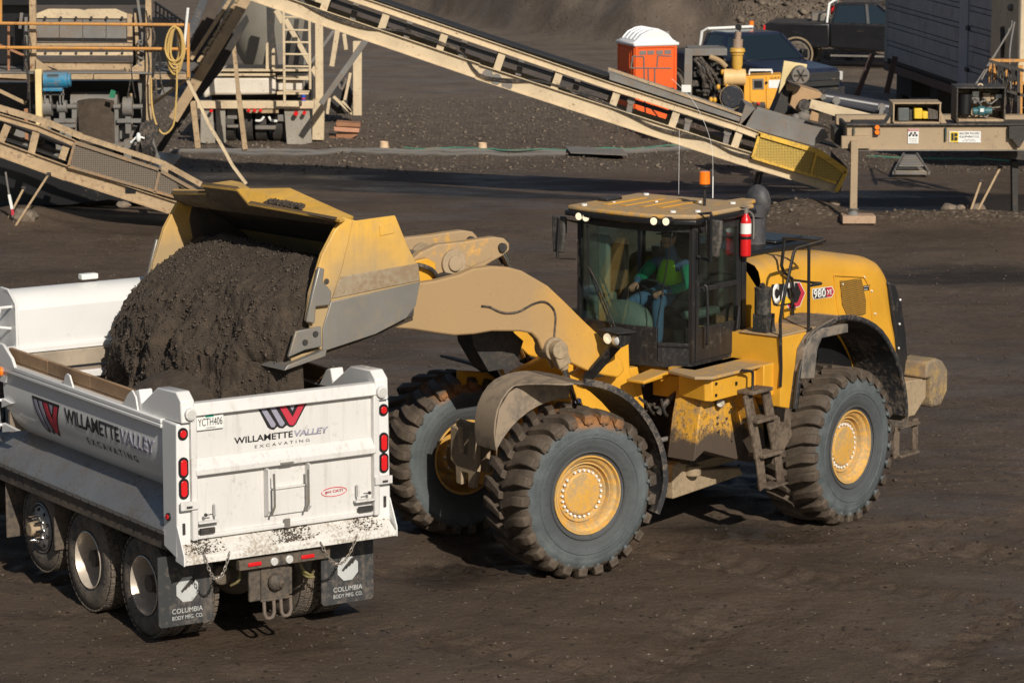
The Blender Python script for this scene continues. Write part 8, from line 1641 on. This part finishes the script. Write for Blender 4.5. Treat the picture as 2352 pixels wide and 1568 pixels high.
# ---- dark ribbed semi-trailer
P0 = Vector((9.95, 87.5, 0)); P1 = Vector((11.62, 74.9, 0)); yawT = math.degrees(math.atan2(P1.y - P0.y, P1.x - P0.x)); LT = (P1 - P0).length
stt = tag(empty('semi_trailer', (P0.x, P0.y, 0), yawT), 'dark grey ribbed semi-trailer wall standing in shade at top right', 'semi-trailer')
M_st = mat('trailer_slate', (.32, .32, .34), .55, dust=.35, streak=.6, dcol=(.15, .13, .11)); M_std = mat('trailer_seam', (.015, .015, .016), .6)
zb3, zt3 = 1.15, 4.1
m = MB(); m.bb(-.0, LT, .06, 2.5, zb3, zt3); m.build('box_core', M_std, stt)
sd_ = -1
for x0, x1 in ((.45, LT * .595), (LT * .665, LT)):
    npn = int((x1 - x0) / .42); w_ = (x1 - x0) / npn
    for r_ in range(6):
        z0 = zb3 + .12 + r_ * .485
        for k in range(npn): pass
        m = MB(); m.bb(x0, x1 - .01, -.012, .055, z0, z0 + .34); m.build('wall_panel', M_st, stt, bev=.004); m = MB(); m.bb(x0, x1 - .01, -.008, .055, z0 + .36, z0 + .465); m.build('wall_rib', M_st, stt, bev=.004)
m = MB(); m.bb(LT * .60, LT * .66, -.03, .055, zb3 - .25, zt3); m.build('door_panel', mat('trailer_pale', (.32, .34, .39), .5, dust=.2), stt, bev=.01)
for z in (1.6, 2.6, 3.5): m = MB(); m.bb(LT * .655, LT * .675, -.06, -.03, z, z + .1); m.build('hinge', M_std, stt)
m = MB(); m.bb(.15, .44, -.02, .055, zb3, zt3); m.build('corner_post', mat('corner_slate', (.24, .26, .26), .5, dust=.2), stt, bev=.02); m = MB(); m.bb(-.25, .14, .1, 2.4, zb3 - .2, zt3); m.build('nose_panel', MATS['corner_slate'], stt, bev=.1)
m = MB(); m.bb(.1, LT, -.02, .1, zb3 - .22, zb3 - .01); m.build('side_rail', mat('rail_brown', (.10, .055, .045), .6, dust=.2), stt)
m = MB(); m.bb(-.1, .5, .4, .6, .0, zb3 - .2); m.bb(.5, 1.5, .4, 2.1, .3, .9); m.bb(LT * .3, LT * .36, .3, 2.0, 0, .9); m.build('landing_gear', M_dark, stt)
for x in (LT - 1.2, LT - 2.5): m = MB(); m.cyl((x, .1, .5), (x, .6, .5), .5, n=28); m.build('tyre', M_rubber, stt, bev=.04)
for u0, v0, u1, v1, lab in ((2004, 125, 1967, 222, 'rusty brown bar leaning on the front corner of the dark semi-trailer'), (2056, 130, 2036, 215, 'dark plank leaning against the ribbed trailer wall')):
    Y = 84.5 if u0 < 2050 else 82.5; t = Th('leaning_bar', lab, 'bar', (W(u1, v1, Y).x, Y, 0)); m = t.mb(); q = W(u1, v1, Y); q.z = max(q.z, 0.02); m.beam(W(u0, v0, Y), q, .14, .06, (0, 1, 0)); m.build('bar', mat('bar_brown', (.07, .04, .035), .7), t.r)
# ---- grate, rocks
g = G(2092, 398); gt = tag(empty('steel_grate', (g.x, g.y, gz(g.x, g.y)), 0), 'tapering ladder-like steel grate lying on the gravel under the tan beam', 'grate')
def gpt(u, v): p = G(u, v, .25 if v < 380 else .12); return p - gt.location
for k in range(11):
    t_ = k / 10; a = Vector(gpt(2076 - 20 * t_, 357 + 38 * t_)); c = Vector(gpt(2104 + 27 * t_, 357 + 38 * t_)); m = MB(); m.beam(a, c, .16, .03); m.build('slat', M_plantg if k < 10 else M_plantl, gt)
for a, c in (((2076, 354), (2052, 398)), ((2106, 354), (2134, 398)), ((2054, 397), (2130, 398))): m = MB(); m.beam(gpt(*a), gpt(*c), .04, .06); m.build('frame_bar', M_plantg, gt)
def rock(u, v, s, label, seed, Y=None):
    g = G(u, v); rn = random.Random(seed); bm = bmesh.new(); bmesh.ops.create_icosphere(bm, subdivisions=2, radius=1)
    for w_ in bm.verts:
        k = 1 + .35 * (rn.random() - .5); w_.co = Vector((w_.co.x * s * k * 1.2, w_.co.y * s * k, w_.co.z * s * k * .75))
    me = bpy.data.meshes.new('rock'); bm.to_mesh(me); bm.free(); me.materials.append(mat('rock_grey', (.15, .12, .095), .85, dust=.4, bump=.3, var=.3)); o = bpy.data.objects.new('rock', me); COL.objects.link(o); o.location = (g.x, g.y, gz(g.x, g.y) + s * .3); tag(o, label, 'rock')
rock(2180, 503, .14, 'pale angular rock between the jack pad and the two prop bars', 3); rock(2240, 498, .17, 'broad rock at the foot of the right prop bars', 4); rock(1915, 490, .10, 'small rock on the dirt mound left of the trailer jack', 5); rock(2205, 508, .08, 'little rock to the right of the pale angular rock', 6); rock(283, 478, .14, 'tan stone in the dark shade under the left conveyor', 7)
rock(55, 528, .22, 'low boulder by the foot of the two left prop bars', 8)
